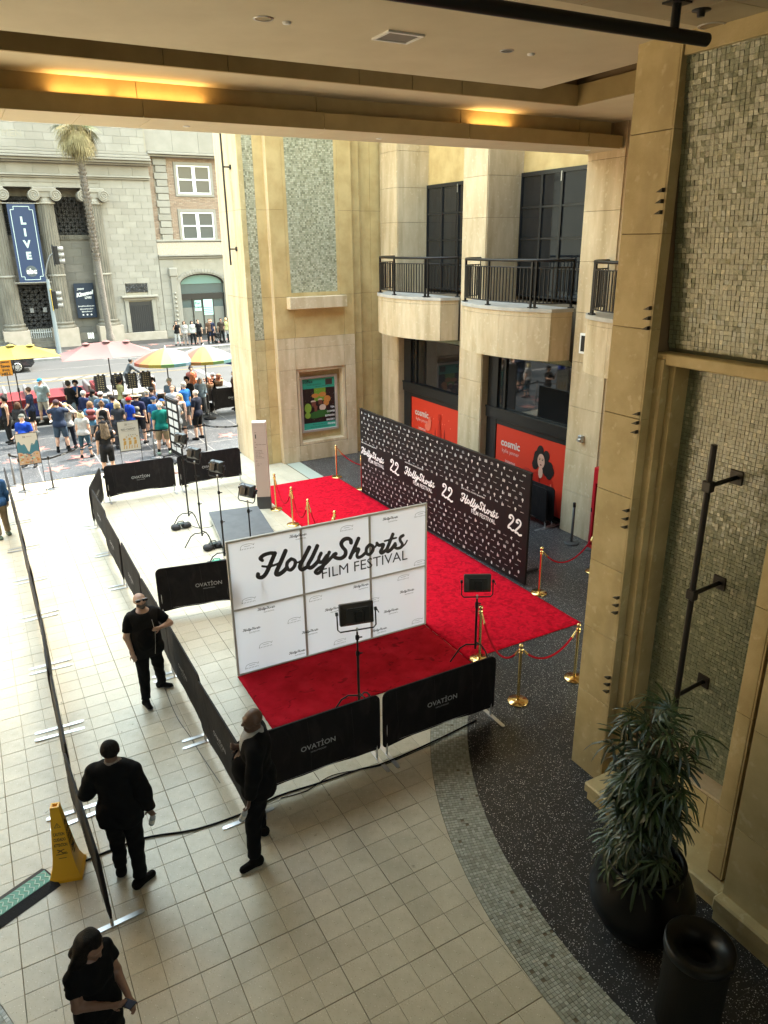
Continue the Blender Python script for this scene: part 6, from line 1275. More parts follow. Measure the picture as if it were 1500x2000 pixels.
# ---- brass stanchions and velvet ropes
def stanchion_proto():
    t = thing('brass_stanchion', 'x', 'stanchion'); b = MB(); b.lathe([(0, .0), (.16, .0), (.162, .012), (.155, .025), (.06, .032), (.03, .045)], 32); b.build('base', BRASS, t, world=False)
    b = MB(); b.lathe([(.025, .03), (.025, .88)], 20); b.build('pole', BRASS, t, world=False)
    b = MB(); b.lathe([(.025, .86), (.036, .865), (.036, .875), (.028, .88), (.038, .9), (.036, .925), (.022, .935), (.022, .945), (.034, .965), (.036, .985), (.024, 1.008), (0, 1.015)], 20); b.build('finial', BRASS, t, world=False)
    b = MB(); b.tube([(.035+.012*math.cos(k), .012*math.sin(k), .905) for k in np.linspace(0, 6.28, 9)], .003, 5, cap=False); b.build('rope_ring', BRASS, t, world=False); return t
st0 = stanchion_proto(); us_ = 0
SP = {'a': (5.23, 1.09, 'lone brass stanchion on dark terrazzo between two drooping ropes'), 'b': (6.42, 1.13, 'brass stanchion half hidden by the near pillar at the end of the drooping rope'), 'c': (7.95, 3.80, 'brass stanchion at the near end of the black press wall'),
      'd': (5.18, 11.19, 'brass stanchion beside the base of the pink direction totem'), 'e': (5.13, 9.90, 'brass stanchion second from the totem along the left carpet edge'), 'f': (5.10, 8.80, 'brass stanchion third from the totem, foot hidden by the white backdrop'), 'g': (5.08, 7.35, 'nearer of two overlapping brass stanchion tops just above the white backdrop edge'), 'h': (5.30, 7.75, 'farther of two overlapping brass stanchion tops just above the white backdrop edge'),
      'i': (7.82, 12.95, 'brass stanchion at the far right carpet corner below the tower poster'), 'j': (5.42, 2.36, 'brass stanchion directly behind the right near film light stand'), 'k': (7.95, 11.55, 'brass stanchion base peeking out at the far end of the press wall'), 'l': (9.7, 12.2, 'brass stanchion behind the press wall holding the far rope')}
for k, (x, y, l) in SP.items(): spawn(st0, us_, (x, y, .016 if k in 'jfgh' else 0), random.uniform(0, 6), l)['group'] = 'brass stanchions'; us_ = 1
def rope(a, b_, sag, label):
    (x0, y0), (x1, y1) = SP[a][:2], SP[b_][:2]; z = .90; n = 18; d = unit((x1-x0, y1-y0, 0)); p0 = np.array((x0, y0, z))+d*.05; p1 = np.array((x1, y1, z))-d*.05
    pts = [p0*(1-t)+p1*t-np.array((0, 0, sag*(1-(2*t-1)**2)**.9)) for t in np.linspace(0, 1, n)]; t_ = thing('velvet_rope', label, 'rope', tuple(p0), group='red velvet ropes'); m_ = MB(); m_.tube(pts[1:-1], .017, 8); m_.build('cord', ROPE, t_)
    for p, q in ((pts[0], pts[1]), (pts[-1], pts[-2])): m_ = MB(); m_.tube([p, q+(q-p)*.3], [.009, .021], 8); m_.build('end_hook', BRASS, t_)
rope('j', 'a', .42, 'red velvet rope sagging from behind the near barrier to the lone brass post'); rope('a', 'b', .30, 'red velvet rope drooping from the lone brass post to the near pillar'); rope('d', 'e', .5, 'red velvet rope nearest the totem'); rope('e', 'f', .5, 'red velvet rope second from the totem'); rope('f', 'h', .55, 'red velvet rope partly hidden by the white backdrop top edge'); rope('i', 'l', .6, 'red velvet rope hanging at the far right carpet corner')
SP['m'] = (9.6, 4.0, ''); rope('c', 'm', .42, 'red velvet rope from the press wall end towards the near pillar'); spawn(st0, 1, (9.6, 4.0, 0), 0, 'brass stanchion hidden behind the near pillar')['group'] = 'brass stanchions'
# ---- direction totem
tt = thing('direction_totem', 'tall pale pink direction totem with the level number 1 on a dark plinth', 'sign', (4.97, 11.5, 0)); aT = R(-24)
def tot(n, f, m): b = MB(); f(b); o = b.build(n, m, tt, world=False); o.rotation_euler = (0, 0, aT); return o
tot('base', lambda b: b.box(-.185, -.12, 0, .185, .12, .34), solid('totem_base', (.05, .05, .05), .5)); tot('body', lambda b: b.box(-.18, -.11, .34, .18, .02, 2.36, c=.004), solid('totem_pink', (.52, .41, .35), .5)); tot('side_panel', lambda b: b.box(-.185, .022, .34, .18, .11, 2.37, c=.004), WHITE)
def tp_(b):
    txt(b, '1', (-.10, -.1125, 2.0), (1, 0, 0), (0, 0, 1), h=.11, bold=.03); txt(b, 'LEVEL', (-.10, -.1125, 2.1), (1, 0, 0), (0, 0, 1), w=.06); txt(b, 'HOLLYWOOD BLVD', (.02, -.1125, 1.78), (1, 0, 0), (0, 0, 1), w=.26, bold=.01)
    for k, w in enumerate(('TCL CHINESE', 'THEATRE IMAX', 'TCL CHINESE 6', 'THEATRES', 'BOX OFFICE', 'VISITOR CENTER')): txt(b, w, (-.13, -.1125, 1.62-k*.04), (1, 0, 0), (0, 0, 1), w=.012*len(w)*1.3, cx=0)
    txt(b, '2 +', (-.13, -.1125, 1.34), (1, 0, 0), (0, 0, 1), w=.05, cx=0); txt(b, 'UNDER TOUR', (-.13, -.1125, 1.26), (1, 0, 0), (0, 0, 1), w=.15, cx=0); txt(b, 'SHOPS', (-.13, -.1125, 1.21), (1, 0, 0), (0, 0, 1), w=.08, cx=0); b.box(-.13, -.1125, 1.70, -.10, -.1115, 1.712); b.box(-.13, -.1125, 1.84, -.11, -.1115, 1.85)
tot('lettering', tp_, solid('totem_ink', (.03, .03, .03), .6))
def dots(b):
    for i in range(8):
        for j in range(8):
            if i+ (7-j) > 7-j*.2+3 or j > 5: b.box(-.155+i*.042, -.112, 2.02+j*.042, -.147+i*.042, -.1112, 2.028+j*.042)
tot('dot_pattern', dots, solid('totem_dot', (.3, .22, .18), .6))
# ---- platform
pf = thing('stage_platform', 'low grey stage platform on short legs left of the white backdrop', 'platform', (4.0, 10.4, 0)); Q = [gz(408, 1000, .22), gz(500, 988, .22), gz(552, 1034, .22), gz(447, 1080, .22)]
q0 = Q[0][:2]; q1 = Q[1][:2]; ux = unit((q1[0]-q0[0], q1[1]-q0[1], 0)); uy = np.array((ux[1], -ux[0], 0)); Z_ = np.array((0, 0, 1.)); O = np.array((q0[0], q0[1], 0)); LX = 1.26; LY = 2.5
b = MB(); b.obox(O+Z_*.19, ux*LX, uy*LY, Z_*.03); b.build('deck', mat('platform_grey', (.09, .095, .10), .6, col2=(.07, .075, .08), scale=4), pf); b = MB(); b.obox(O+Z_*.11-ux*.004-uy*.004, ux*(LX+.008), uy*(LY+.008), Z_*.079); b.build('frame', ALU, pf)
for s0, s1 in ((.08, .08), (LX-.12, .08), (.08, LY/2), (LX-.12, LY/2), (.08, LY-.12), (LX-.12, LY-.12)): b = MB(); b.obox(O+ux*s0+uy*s1, ux*.05, uy*.05, Z_*.11); b.build('leg', BLK, pf)
# ---- film lights
def light_stand(x, y, zc, aim, label, base='c', w=.44, h=.30, tilt=.25, group='film lights on stands', r0=.6, side=0):
    t = thing('film_light', label, 'film light', (x, y, 0), group=group); b = MB(); zt = zc-h*.5-.12
    b.tube([(x, y, .25), (x, y, 1.05)], .020, 8); b.tube([(x, y, 1.0), (x, y, min(1.75, zt))], .015, 8); b.tube([(x, y, min(1.7, zt-.05)), (x, y, zt)], .011, 8); b.build('pole', BLK, t)
    for z in (1.05, min(1.72, zt-.1)): b = MB(); b.lathe([(.028, -.03), (.03, 0), (.028, .03)], 10, (x, y, z)); b.tube([(x, y, z), (x+.07, y-.02, z)], .010, 6); b.build('clamp_knob', BLK, t)
    for k in range(3):
        a = r0+k*2.094; d = np.array((math.cos(a), math.sin(a), 0)); P = np.array((x, y, 0)); z0 = .28+.05*k; b = MB()
        b.tube([P+(0, 0, z0), P+d*.16+(0, 0, z0+.005), P+d*.26+(0, 0, z0-.06), P+d*.42+(0, 0, .012)], .013, 6); b.build('leg', BLK, t)
    hd = link('lamp_head', None, t, (0, 0, zc)); hd.rotation_euler = (-tilt, 0, aim)
    b = MB(); b.box(-w/2, -.01, -h/2, w/2, .06, h/2, c=.012); b.add([(-w/2+.01, -.01, -h/2+.01), (w/2-.01, -.01, -h/2+.01), (w/2-.01, -.01, h/2-.01), (-w/2+.01, -.01, h/2-.01), (-w*.34, -.07, -h*.3), (w*.34, -.07, -h*.3), (w*.34, -.07, h*.3), (-w*.34, -.07, h*.3)], [(0, 1, 5, 4), (1, 2, 6, 5), (2, 3, 7, 6), (3, 0, 4, 7), (4, 5, 6, 7)]); b.build('housing', mat('lamp_black', (.018, .018, .018), .35, spec=.6), hd, world=False)
    b = MB(); b.box(-w/2+.02, .0605, -h/2+.02, w/2-.02, .064, h/2-.02); b.build('diffuser', solid('lamp_diffuser', (.6, .6, .56), .4), hd, world=False)
    b = MB(); b.box(-.05, -.115, -.09, .06, -.0705, .07, c=.006); b.tube([(.0, -.1, .08), (.04, -.13, .13), (.1, -.1, .05), (.08, -.1, -.1)], .006, 5); b.tube([(-.05, -.1, .04), (-.1, -.12, .1), (-.06, -.09, .14)], .005, 5); b.box(-w*.3, -.075, h*.32, w*.3, -.03, h*.36); b.build('power_unit', BLK, hd, world=False)
    b = MB(); yk = [(-w/2-.035, .02, .04), (-w/2-.035, .02, -h/2-.05), (-w/2+.0, .02, -h/2-.09), (w/2-.0, .02, -h/2-.09), (w/2+.035, .02, -h/2-.05), (w/2+.035, .02, .04)]; b.tube(yk, .011, 6)
    for sx in (-1, 1): b.tube([(sx*(w/2+.02), .02, .03), (sx*(w/2+.055), .02, .03)], .028, 10)
    b.tube([(w/2+.055, .02, .03), (w/2+.08, .0, -.03)], .008, 5); b.build('yoke', BLK, hd, world=False)
    b = MB(); b.tube([(x, y, zt+.0), (x, y, zt+.06)], .018, 8); b.build('spigot', STEEL, t)
    return t
light_stand(2.96, 2.03, 1.70, R(-12), 'black film panel light on a stand seen from behind in front of the white backdrop', tilt=.1, w=.50, h=.33)
light_stand(5.33, 2.36, 1.46, R(-28), 'black film panel light on a stand at the corner of the two carpets', tilt=.1, w=.44, h=.30)
for (hx, hy, fx, fy, l) in ((357.5, 856, 371, 1026, 'farthest black film light on a stand, overlapping the right far barrier'), (383.7, 885, 397, 1066, 'second black film light from the back, above the left sandbag'), (429.5, 911, 441, 1106, 'black film light third from the back, in front of the barrier lettering')):
    p = gz(fx, fy); lo, hi = .5, 4
    for _ in range(40):
        m_ = (lo+hi)/2; d = MR @ (np.array((p[0], p[1], m_))-CAM); yy = 1000-F_*d[1]/d[2]
        if yy > hy: lo = m_
        else: hi = m_
    light_stand(p[0], p[1], lo, R(-62), l, w=.36, h=.26, tilt=.3, r0=.9)
q = gz(482, 958, 2.15); light_stand(q[0], q[1]-.0, 2.15, R(-62), 'black film light in front of the totem, its stand passing the grey platform', w=.36, h=.26, tilt=.3)
def sandbag(x, y, rot, col, label):
    t = thing('sandbag', label, 'sandbag', (x, y, 0), rot, group='sandbags on the light stands')
    for sx in (-1, 1):
        b = field([dict(a=np.array((sx*.13-.05, 0, .065)), b=np.array((sx*.13+.05, 0, .06)), ra=.075, rb=.075, flat=((0, 1, 0), .7), k=.03)], .015, [((0, 0, .003), (0, 0, -1))], .03, .005)
        fmesh('bag_half', b, mat('bag_black', (.02, .02, .022), .6, bump=.4, bscale=30), t)
    b = MB(); b.tube([(-.1, 0, .12), (-.06, 0, .19), (.06, 0, .19), (.1, 0, .12)], .012, 6); b.box(-.09, -.07, .125, .09, .07, .135, c=.003); b.build('strap', solid('strap_'+col, (.03, .35, .22) if col == 'green' else (.04, .06, .055), .6), t, world=False)
p = gz(354, 1032); sandbag(p[0], p[1], .1, 'grey', 'black sandbag at the farthest light stand'); p = gz(417, 1071); sandbag(p[0], p[1], .2, 'black', 'black wrinkled sandbag at the middle light stand'); p = gz(424, 1106); sandbag(p[0], p[1], -.1, 'green', 'black sandbag with bright green straps, nearest one')
q = onY(447, 1128, 4.05); q2 = onY(447, 1168, 4.05); g_ = thing('hanging_coat', 'black cloth bundle hanging on the left edge of the white backdrop', 'coat', (q[0]+.05, 4.05, 0)); fmesh('cloth', field([dict(a=np.array((.0, .0, q2[2])), b=np.array((.0, 0, q[2])), ra=.07, rb=.035, flat=((0, 1, 0), 1.3)), dict(a=np.array((-.04, .03, q2[2]+.05)), b=np.array((-.01, 0, q[2]-.05)), ra=.05, rb=.03)], .015, (), .03, .012), BLKM, g_)
# ---- cables
def cable(pts, label, r=.009, m=BLKM):
    P = [np.array((x, y, r+.002)) for x, y in pts]; out = []
    for i in range(len(P)-1):
        p0, p1, p2, p3 = P[max(i-1, 0)], P[i], P[i+1], P[min(i+2, len(P)-1)]
        for t in np.linspace(0, 1, 7)[:-1]: out.append(.5*((2*p1)+(-p0+p2)*t+(2*p0-5*p1+4*p2-p3)*t*t+(-p0+3*p1-3*p2+p3)*t**3))
    out.append(P[-1]); b = MB(); b.tube(out, r, 6); tag(b.build('cable', m, loc=tuple(out[0])), label, 'cable')
def gp(*a): return [tuple(gz(*q)[:2]) for q in a]
cable(gp((130, 1700), (200, 1669), (285, 1638), (380, 1622), (470, 1592), (545, 1556), (620, 1532), (700, 1505), (750, 1492), (850, 1448), (930, 1408)), 'thick black cable crossing the tiled floor past both suited men', .012)
cable(gp((548, 1560), (600, 1545), (650, 1515), (740, 1497), (780, 1482), (840, 1456)), 'thin black cable along the foot of the near barriers', .006)
cable(gp((322, 1345), (345, 1400), (372, 1440), (390, 1470), (430, 1530)), 'thin grey cable along the inner barrier row by the man in sunglasses', .005, solid('cable_grey', (.12, .12, .12), .6))
cable(gp((371, 1026), (390, 1032), (410, 1030), (425, 1028), (442, 1110), (455, 1120)), 'thin black cable between the far light stands and the platform', .006)
# ---- wet floor cone, cable ramp
cn_ = thing('caution_cone', 'yellow four sided caution cone with black warning print on the tiles', 'cone', (-1.27, 1.06, 0), R(-16)); YC = mat('cone_yellow', (.80, .42, .008), .45); b = MB()
def ring(w, d, z): return [(-w, -d, z), (w, -d, z), (w, d, z), (-w, d, z)]
R_ = [ring(.175, .165, 0), ring(.175, .165, .04), ring(.155, .145, .07), ring(.125, .12, .16), ring(.105, .098, .30), ring(.048, .044, .90), ring(.046, .042, .94)]; vs = [p for r in R_ for p in r]
b.add(vs, [(i*4+k, i*4+(k+1) % 4, (i+1)*4+(k+1) % 4, (i+1)*4+k) for i in range(6) for k in range(4)]); b.add(ring(.046, .042, .94)+ring(.026, .024, .94)+ring(.026, .024, .90), [(0, 1, 5, 4), (1, 2, 6, 5), (2, 3, 7, 6), (3, 0, 4, 7), (4, 5, 9, 8), (5, 6, 10, 9), (6, 7, 11, 10), (7, 4, 8, 11), (8, 9, 10, 11)]); b.build('cone_body', YC, cn_, world=False)
b = MB(); sl_ = (.098-.044)/.60; nv = unit((0, -1, sl_)); dvv = unit((0, sl_, 1))
for sd in (0, 1, 3):
    rz_ = Matrix.Rotation(sd*math.pi/2, 3, 'Z')
    def fpnt(z): w = .098-(z-.30)*sl_ if sd in (0, 2) else .105-(z-.30)*(.057/.6); return np.array((rz_ @ Vector((0, -w-.0015, z)))[:])
    u_ = np.array((rz_ @ Vector((1, 0, 0)))[:]); v_ = np.array((rz_ @ Vector(tuple(dvv)))[:])
    for z, w, h in ((.60, 'CAUTION', .115), (.53, 'CUIDADO', .125), (.46, 'ATTENTION', .14)): txt(b, w, fpnt(z), u_, v_, w=h, h=.042, bold=.03)
    c = fpnt(.71); 
    tri = [c+u_*.032-v_*.025, c+v_*.03, c-u_*.032-v_*.025]
    for i in range(3): b.tube([tri[i], tri[(i+1) % 3]], .003, 4)
    b.tube([c-v_*.014, c+v_*.012], .003, 4); c = fpnt(.375)
    for p, q in (((-.045, .03), (-.01, .01)), ((-.01, .01), (.03, .025)), ((-.01, .01), (.01, -.02)), ((.01, -.02), (.05, -.015)), ((-.01, .01), (-.04, -.01)), ((-.06, -.035), (.06, -.03))): b.tube([c+u_*p[0]+v_*p[1], c+u_*q[0]+v_*q[1]], .005, 4)
    c = fpnt(.29); b.box(0, 0, 0, 0, 0, 0) ; b.tube([c-u_*.04, c+u_*.04], .004, 4)
b.build('warning_print', solid('cone_ink', (.03, .02, .01), .6), cn_, world=False)
rp_ = thing('cable_ramp', 'black and green striped cable ramp running in from the left edge', 'cable ramp', (-1.5, 1.0, 0)); A = np.array(gz(100, 1713)); A[2] = 0; Bv = np.array(gz(0, 1783)); dR = unit(A-Bv); nR = np.array((-dR[1], dR[0], 0)); S_ = A-dR*1.9
sec = [(-.20, .004), (-.10, .055), (.10, .055), (.20, .004)]; b = MB(); vs = [S_+nR*s+Z_*z for s, z in sec]+[A+nR*s+Z_*z for s, z in sec]; b.add(vs, [(0, 4, 5, 1), (1, 5, 6, 2), (2, 6, 7, 3), (0, 1, 2, 3), (7, 6, 5, 4)]); b.build('ramp_body', mat('ramp_rubber', (.025, .025, .027), .8, bump=.3), rp_)
b = MB(); b.obox(S_-nR*.095+Z_*.0555, dR*1.88, nR*.19, Z_*.004); b.build('green_lid', solid('ramp_green', (.10, .30, .22), .6), rp_); b = MB()
for k in range(31):
    P_ = S_+dR*(.03+.06*k)+Z_*.0598
    for j in range(4): sgn = 1 if j % 2 == 0 else -1; c0 = P_+nR*(-.085+.042*j)+(dR*.03 if sgn < 0 else 0); b.obox(c0, nR*.04+dR*.03*sgn, dR*.012, Z_*.004)
b.build('chevron_ribs', solid('ramp_mint', (.45, .6, .52), .6), rp_)
# ---- palm pot, palm and bin
pt = thing('plant_pot', 'large round glossy black plant pot in the dark corner at the lower right', 'pot', (3.81, -2.62, 0)); b = MB(); b.lathe([(.0, 0), (.26, 0), (.40, .12), (.50, .32), (.52, .48), (.46, .66), (.37, .78), (.36, .84), (.39, .87), (.38, .89), (.33, .87), (.33, .80)], 40); b.build('bowl', mat('black_glaze', (.003, .003, .0035), .45, spec=.3), pt, world=False)
b = MB(); b.lathe([(.335, .79), (.2, .81), (0, .82)], 30); b.build('soil', mat('soil', (.02, .015, .01), .95, bump=.8, bscale=40), pt, world=False)
PX, PY = 3.71, -2.55; pl_ = thing('lady_palm', 'tall bushy lady palm with fan leaves growing from the black pot', 'plant', (PX, PY, .8)); LF = mat('lady_palm_leaf', (.013, .032, .008), .4, col2=(.024, .046, .012), scale=5, spec=.6, rnd=.5)
variants = []
for k in range(6):
    b = MB(); nl = random.randint(7, 10); 
    for q in range(nl):
        th = (q/(nl-1)-.5)*random.uniform(3.4, 4.2); ln = random.uniform(.19, .28)*(1-.2*abs(th)/2); w = random.uniform(.010, .015); d = np.array((math.cos(th), math.sin(th), 0)); s_ = np.array((-d[1], d[0], 0)); dr_ = random.uniform(.05, .16); pts = []
        for f, wf in ((.06, .3), (.3, .9), (.7, 1.), (.93, .75), (1., .15)): c = d*ln*f+np.array((0, 0, .03*math.sin(f*3)-dr_*f*f)); pts += [c-s_*w*wf, c+np.array((0, 0, -.004)), c+s_*w*wf]
        b.add(pts, [(i*3+j, (i+1)*3+j, (i+1)*3+j+1, i*3+j+1) for i in range(4) for j in range(2)], 0, True)
    me = bpy.data.meshes.new('leaf'); me.from_pydata(b.v, [], b.f); me.materials.append(LF); me.polygons.foreach_set('use_smooth', [True]*len(b.f)); variants.append(me)
canes = MB(); nleaf = 0
for c in range(15):
    a = random.uniform(0, 6.28); r = random.uniform(.02, .17); x0, y0 = r*math.cos(a), r*math.sin(a); hc_ = random.uniform(.85, 1.78)*(1 if c > 3 else 1.05); lean_ = np.array((math.cos(a), math.sin(a)))*random.uniform(.0, .10)
    pts = [(x0+lean_[0]*f*f, y0+lean_[1]*f*f, hc_*f) for f in (0, .33, .66, 1)]; canes.tube(pts, .011, 5)
    nL = int(7+hc_*6)
    for q in range(nL):
        f = (q+.5)/nL*.96+.04; z = hc_*f; ph = q*2.4+c; P = np.array((x0+lean_[0]*f*f, y0+lean_[1]*f*f, z)); el = random.uniform(-.25, .75)+(f-.5)*.9; d = np.array((math.cos(ph)*math.cos(el), math.sin(ph)*math.cos(el), math.sin(el))); st = random.uniform(.08, .26); tip = P+d*st
        canes.tube([P, tip], .0035, 4, cap=False)
        if nleaf >= 295: continue
        o = link('leaf', random.choice(variants), pl_); X_ = Vector(d+np.array((0, 0, -.35))).normalized(); Zv = Vector((0, 0, 1)); Yv = Zv.cross(X_).normalized(); Z2 = X_.cross(Yv); M_ = Matrix((X_, Yv, Z2)).transposed().to_4x4(); M_.translation = Vector(tip); o.matrix_local = M_; nleaf += 1; s_ = random.uniform(.8, 1.15); o.scale = (s_, s_, s_)
canes.build('canes', mat('palm_cane', (.06, .045, .02), .8), pl_, world=False)
tb = thing('waste_bin', 'tall dark cylindrical waste bin with open dished top at the bottom right corner', 'bin', (3.42, -3.56, 0)); b = MB(); b.lathe([(0, 0), (.27, 0), (.275, .88)], 36); b.build('bin_body', mat('bin_grey', (.012, .012, .0105), .8, spec=.15, bump=.3, bscale=120), tb, world=False)
b = MB(); b.lathe([(.28, .86), (.295, .88), (.295, .95), (.28, .965), (.25, .955), (.14, .90), (.135, .75)], 36); b.build('lid_ring', mat('bin_lid', (.006, .006, .006), .35, spec=.3), tb, world=False); b = MB(); b.lathe([(.135, .76), (0, .76)], 20); b.build('liner', BLKM, tb, world=False)
# ---- red framed stand and black belt posts at the right facade
rf = thing('red_frame_stand', 'tall narrow red framed display case partly hidden by the near pillar', 'display', (10.2, 4.9, 0)); p = gz(1148, 1070); b = MB(); x0, y0 = 10.42, 4.42; b.box(x0, y0, 0, x0+.5, y0+.08, 1.95); b.box(x0, y0+.52, 0, x0+.5, y0+.6, 1.95); b.box(x0, y0+.08, 1.6, x0+.5, y0+.52, 1.95); b.box(x0, y0+.08, 0, x0+.5, y0+.52, .1); b.build('frame', solid('red_case', (.5, .01, .02), .4), rf); b = MB(); b.box(x0+.05, y0+.08, .1, x0+.45, y0+.52, 1.6); b.build('case', GLASS, rf)
def post_proto():
    t = thing('belt_post', 'x', 'belt post'); b = MB(); b.lathe([(0, 0), (.17, 0), (.175, .012), (.16, .022), (.04, .04)], 28); b.build('base', solid('post_base', (.05, .05, .05), .4), t, world=False); b = MB(); b.lathe([(.031, .03), (.031, .92), (0, .92)], 14); b.build('pole', solid('post_grey', (.07, .07, .072), .4, metal=.3), t, world=False)
    b = MB(); b.lathe([(.034, .90), (.036, .91), (.036, .99), (.03, 1.0), (0, 1.0)], 14); b.build('belt_head', BLK, t, world=False); return t
pp = post_proto(); up = 0; BP = [(10.33, 5.45, 'black belt post on dark terrazzo beside the red framed case'), (10.45, 5.0, 'second black belt post behind the red framed case')]
BPX = {}
for k, (px, py, l) in {'A': (105, 955, 'grey belt post in front of the left easel leg'), 'B': (48, 960, 'nearer grey belt post at the end of the outer barrier row'), 'C': (30, 948, 'farther grey belt post at the end of the outer barrier row'), 'D': (210, 906, 'grey belt post left of the man with long hair'), 'E': (303, 893, 'grey belt post between the crowd and the left far barrier'), 'F': (404, 882, 'grey belt post behind the right far barrier'), 'G': (470, 883, 'grey belt post at the foot of the tower corner')}.items():
    p = gz(px, py); BPX[k] = p; BP.append((p[0], p[1], l))
for x, y, l in BP: spawn(pp, up, (x, y, 0), 0, l)['group'] = 'retractable belt posts'; up = 1
def belt(a, c, label):
    p, q = BPX[a], BPX[c]; P_ = np.array((p[0], p[1], .92)); Q_ = np.array((q[0], q[1], .92)); b = MB(); n = 8; d = unit(Q_-P_); nn_ = np.array((-d[1], d[0], 0))*.001; L_ = [P_*(1-t)+Q_*t-np.array((0, 0, .05*(1-(2*t-1)**2))) for t in np.linspace(0, 1, n)]
    h2 = np.array((0, 0, .025)); vs = [x+s*h2+nn_*k for k in (-1, 1) for x in L_ for s in (-1, 1)]
    for k in (0, 1):
        for i in range(n-1): o = k*2*n+2*i; f = (o, o+2, o+3, o+1); b.f.append(f if k == 0 else f[::-1]); b.m.append(0); b.sm.append(False)
    b.v = [tuple(v) for v in vs]; t = thing('belt', label, 'belt', tuple(P_), group='black belts between posts'); b.build('strap', BLKM, t); b = MB()
    for f in (.25, .5, .75): txt(b, 'OVATION', P_*(1-f)+Q_*f-np.array((0, 0, .05*(1-(2*f-1)**2)))-(0, .004, 0), d if d[0] > 0 else -d, (0, 0, 1), w=.22, h=.025, bold=.03)
    b.build('lettering', PRINTG, t)
for a, c, l in (('C', 'A', 'left'), ('A', 'D', 'second from the left'), ('D', 'E', 'behind the man with long hair'), ('E', 'F', 'in front of the crowd'), ('F', 'G', 'ending at the tower corner')): belt(a, c, 'black printed belt between two posts, '+l)
# ---- easel signs
def easel(px0, py0, px1, py1, zt, zb, label, kind):
    Y = 16.1; a = onY(px0, py0, Y); c = onY(px1, py1, Y); x0, x1 = a[0], c[0]; t = thing('easel_sign', label, 'sign', ((x0+x1)/2, Y, 0)); b = MB()
    for x in (x0-.015, x1): b.box(x, Y-.015, 0.02, x+.015, Y, zt)
    b.box(x0, Y-.015, zt-.015, x1, Y, zt); b.box(x0, Y-.015, zb-.02, x1, Y, zb); b.box(x0-.015, Y-.22, 0, x0, Y+.22, .02); b.box(x1, Y-.22, 0, x1+.015, Y+.22, .02); b.box(x0, Y-.22, 0, x1, Y-.2, .02); b.box(x0, Y+.2, 0, x1, Y+.22, .02); b.build('stand', BLK, t)
    w = x1-x0; h = zt-zb-.015; b = MB(); b.box(x0, Y-.012, zb, x1, Y-.004, zt-.015, 0); yy = Y-.013; cx = (x0+x1)/2
    C_ = [solid('sign_cream', (.42, .39, .33), .6), solid('sign_teal', (.03, .12, .16), .6), solid('sign_orange', (.36, .12, .05), .6), solid('sign_gold', (.36, .2, .04), .6), solid('sign_ink', (.05, .05, .05), .6), solid('sign_mint', (.25, .42, .33), .6), solid('sign_dune', (.4, .26, .17), .6)]
    txt(b, '22', (cx-.06, yy-.004, zt-.11), (1, 0, 0), (0, 0, 1), w=.07, bold=.03, mi=4); txt(b, 'HollyShorts', (cx+.07, yy-.004, zt-.11), (1, 0, 0), (0, 0, 1), w=.14, mi=4)
    if kind:
        txt(b, 'RED CARPET', (cx, yy, zt-.26), (1, 0, 0), (0, 0, 1), w=w*.72, bold=.02, mi=4); b.box(cx-w*.35, yy-.001, zt-.32, cx+w*.35, yy, zt-.315, 4); b.box(cx-w*.2, yy-.001, zt-.19, cx+w*.2, yy, zt-.187, 4)
        for k in range(4): b.box(cx-.03+k*.065, yy-.001, zt-.45, cx-.005+k*.065, yy, zt-.43, 4)
        for k in range(3):
            fx = x0+w*(.24+.26*k); z = zb+.06
            for q in ((-.05, 0, -.02, .12), (.02, 0, .05, .1), (-.04, .12, .04, .24)): b.prism([(fx+q[0], z+q[1]), (fx+q[2], z+q[1]), (fx+q[2]+.01, z+q[3]), (fx+q[0]+.02, z+q[3])], yy-.001-.0008*k, yy-.0008*k, 3, ax='y')
            b.prism([(fx+.04*math.cos(t_), z+.29+.04*math.sin(t_)) for t_ in np.linspace(0, 5.6, 9)], yy-.0045, yy-.0035, 3, ax='y'); b.prism([(fx+.07+.03*math.cos(t_)*(1 if i_ % 2 else .4), z+.36+.03*math.sin(t_)*(1 if i_ % 2 else .4)) for i_, t_ in enumerate(np.linspace(0, 6.0, 12))], yy-.006, yy-.005, 3, ax='y')
    else:
        b.prism([(x0+w*t_, zb+h*(.60+.13*math.sin(t_*9)+.08*math.sin(t_*21))) for t_ in np.linspace(0, 1, 20)]+[(x1, zb+h*.3), (x0, zb+h*.3)], yy-.001, yy, 1, ax='y')
        b.prism([(x0+w*t_, zb+h*(.34+.06*math.sin(t_*8+1))) for t_ in np.linspace(0, 1, 16)]+[(x1, zb), (x0, zb)], yy-.0025, yy-.0015, 6, ax='y')
        for k in range(46): 
            fx, fz = random.uniform(x0+.03, x1-.05), zb+h*random.uniform(.02, .34); s_ = random.uniform(.012, .04); b.prism([(fx+s_*math.cos(t_), fz+s_*math.sin(t_)*.7) for t_ in np.linspace(0, 5.6, 7)], yy-.004-.0002*k, yy-.0035-.0002*k, random.choice((2, 5, 1, 3, 0, 2)), ax='y')
        for k in range(4): b.box(cx+.02+k*.045, yy-.004, zb+h*.62, cx+.04+k*.045, yy-.003, zb+h*.635, 0)
    b.build('sign_board', C_, t)
easel(28, 848, 70, 843, 1.78, .88, 'easel sign with a teal and orange coastal picture on the left', 0); easel(228, 824, 268, 820, 1.79, .88, 'easel sign with red carpet notice and gold dancing figures', 1)
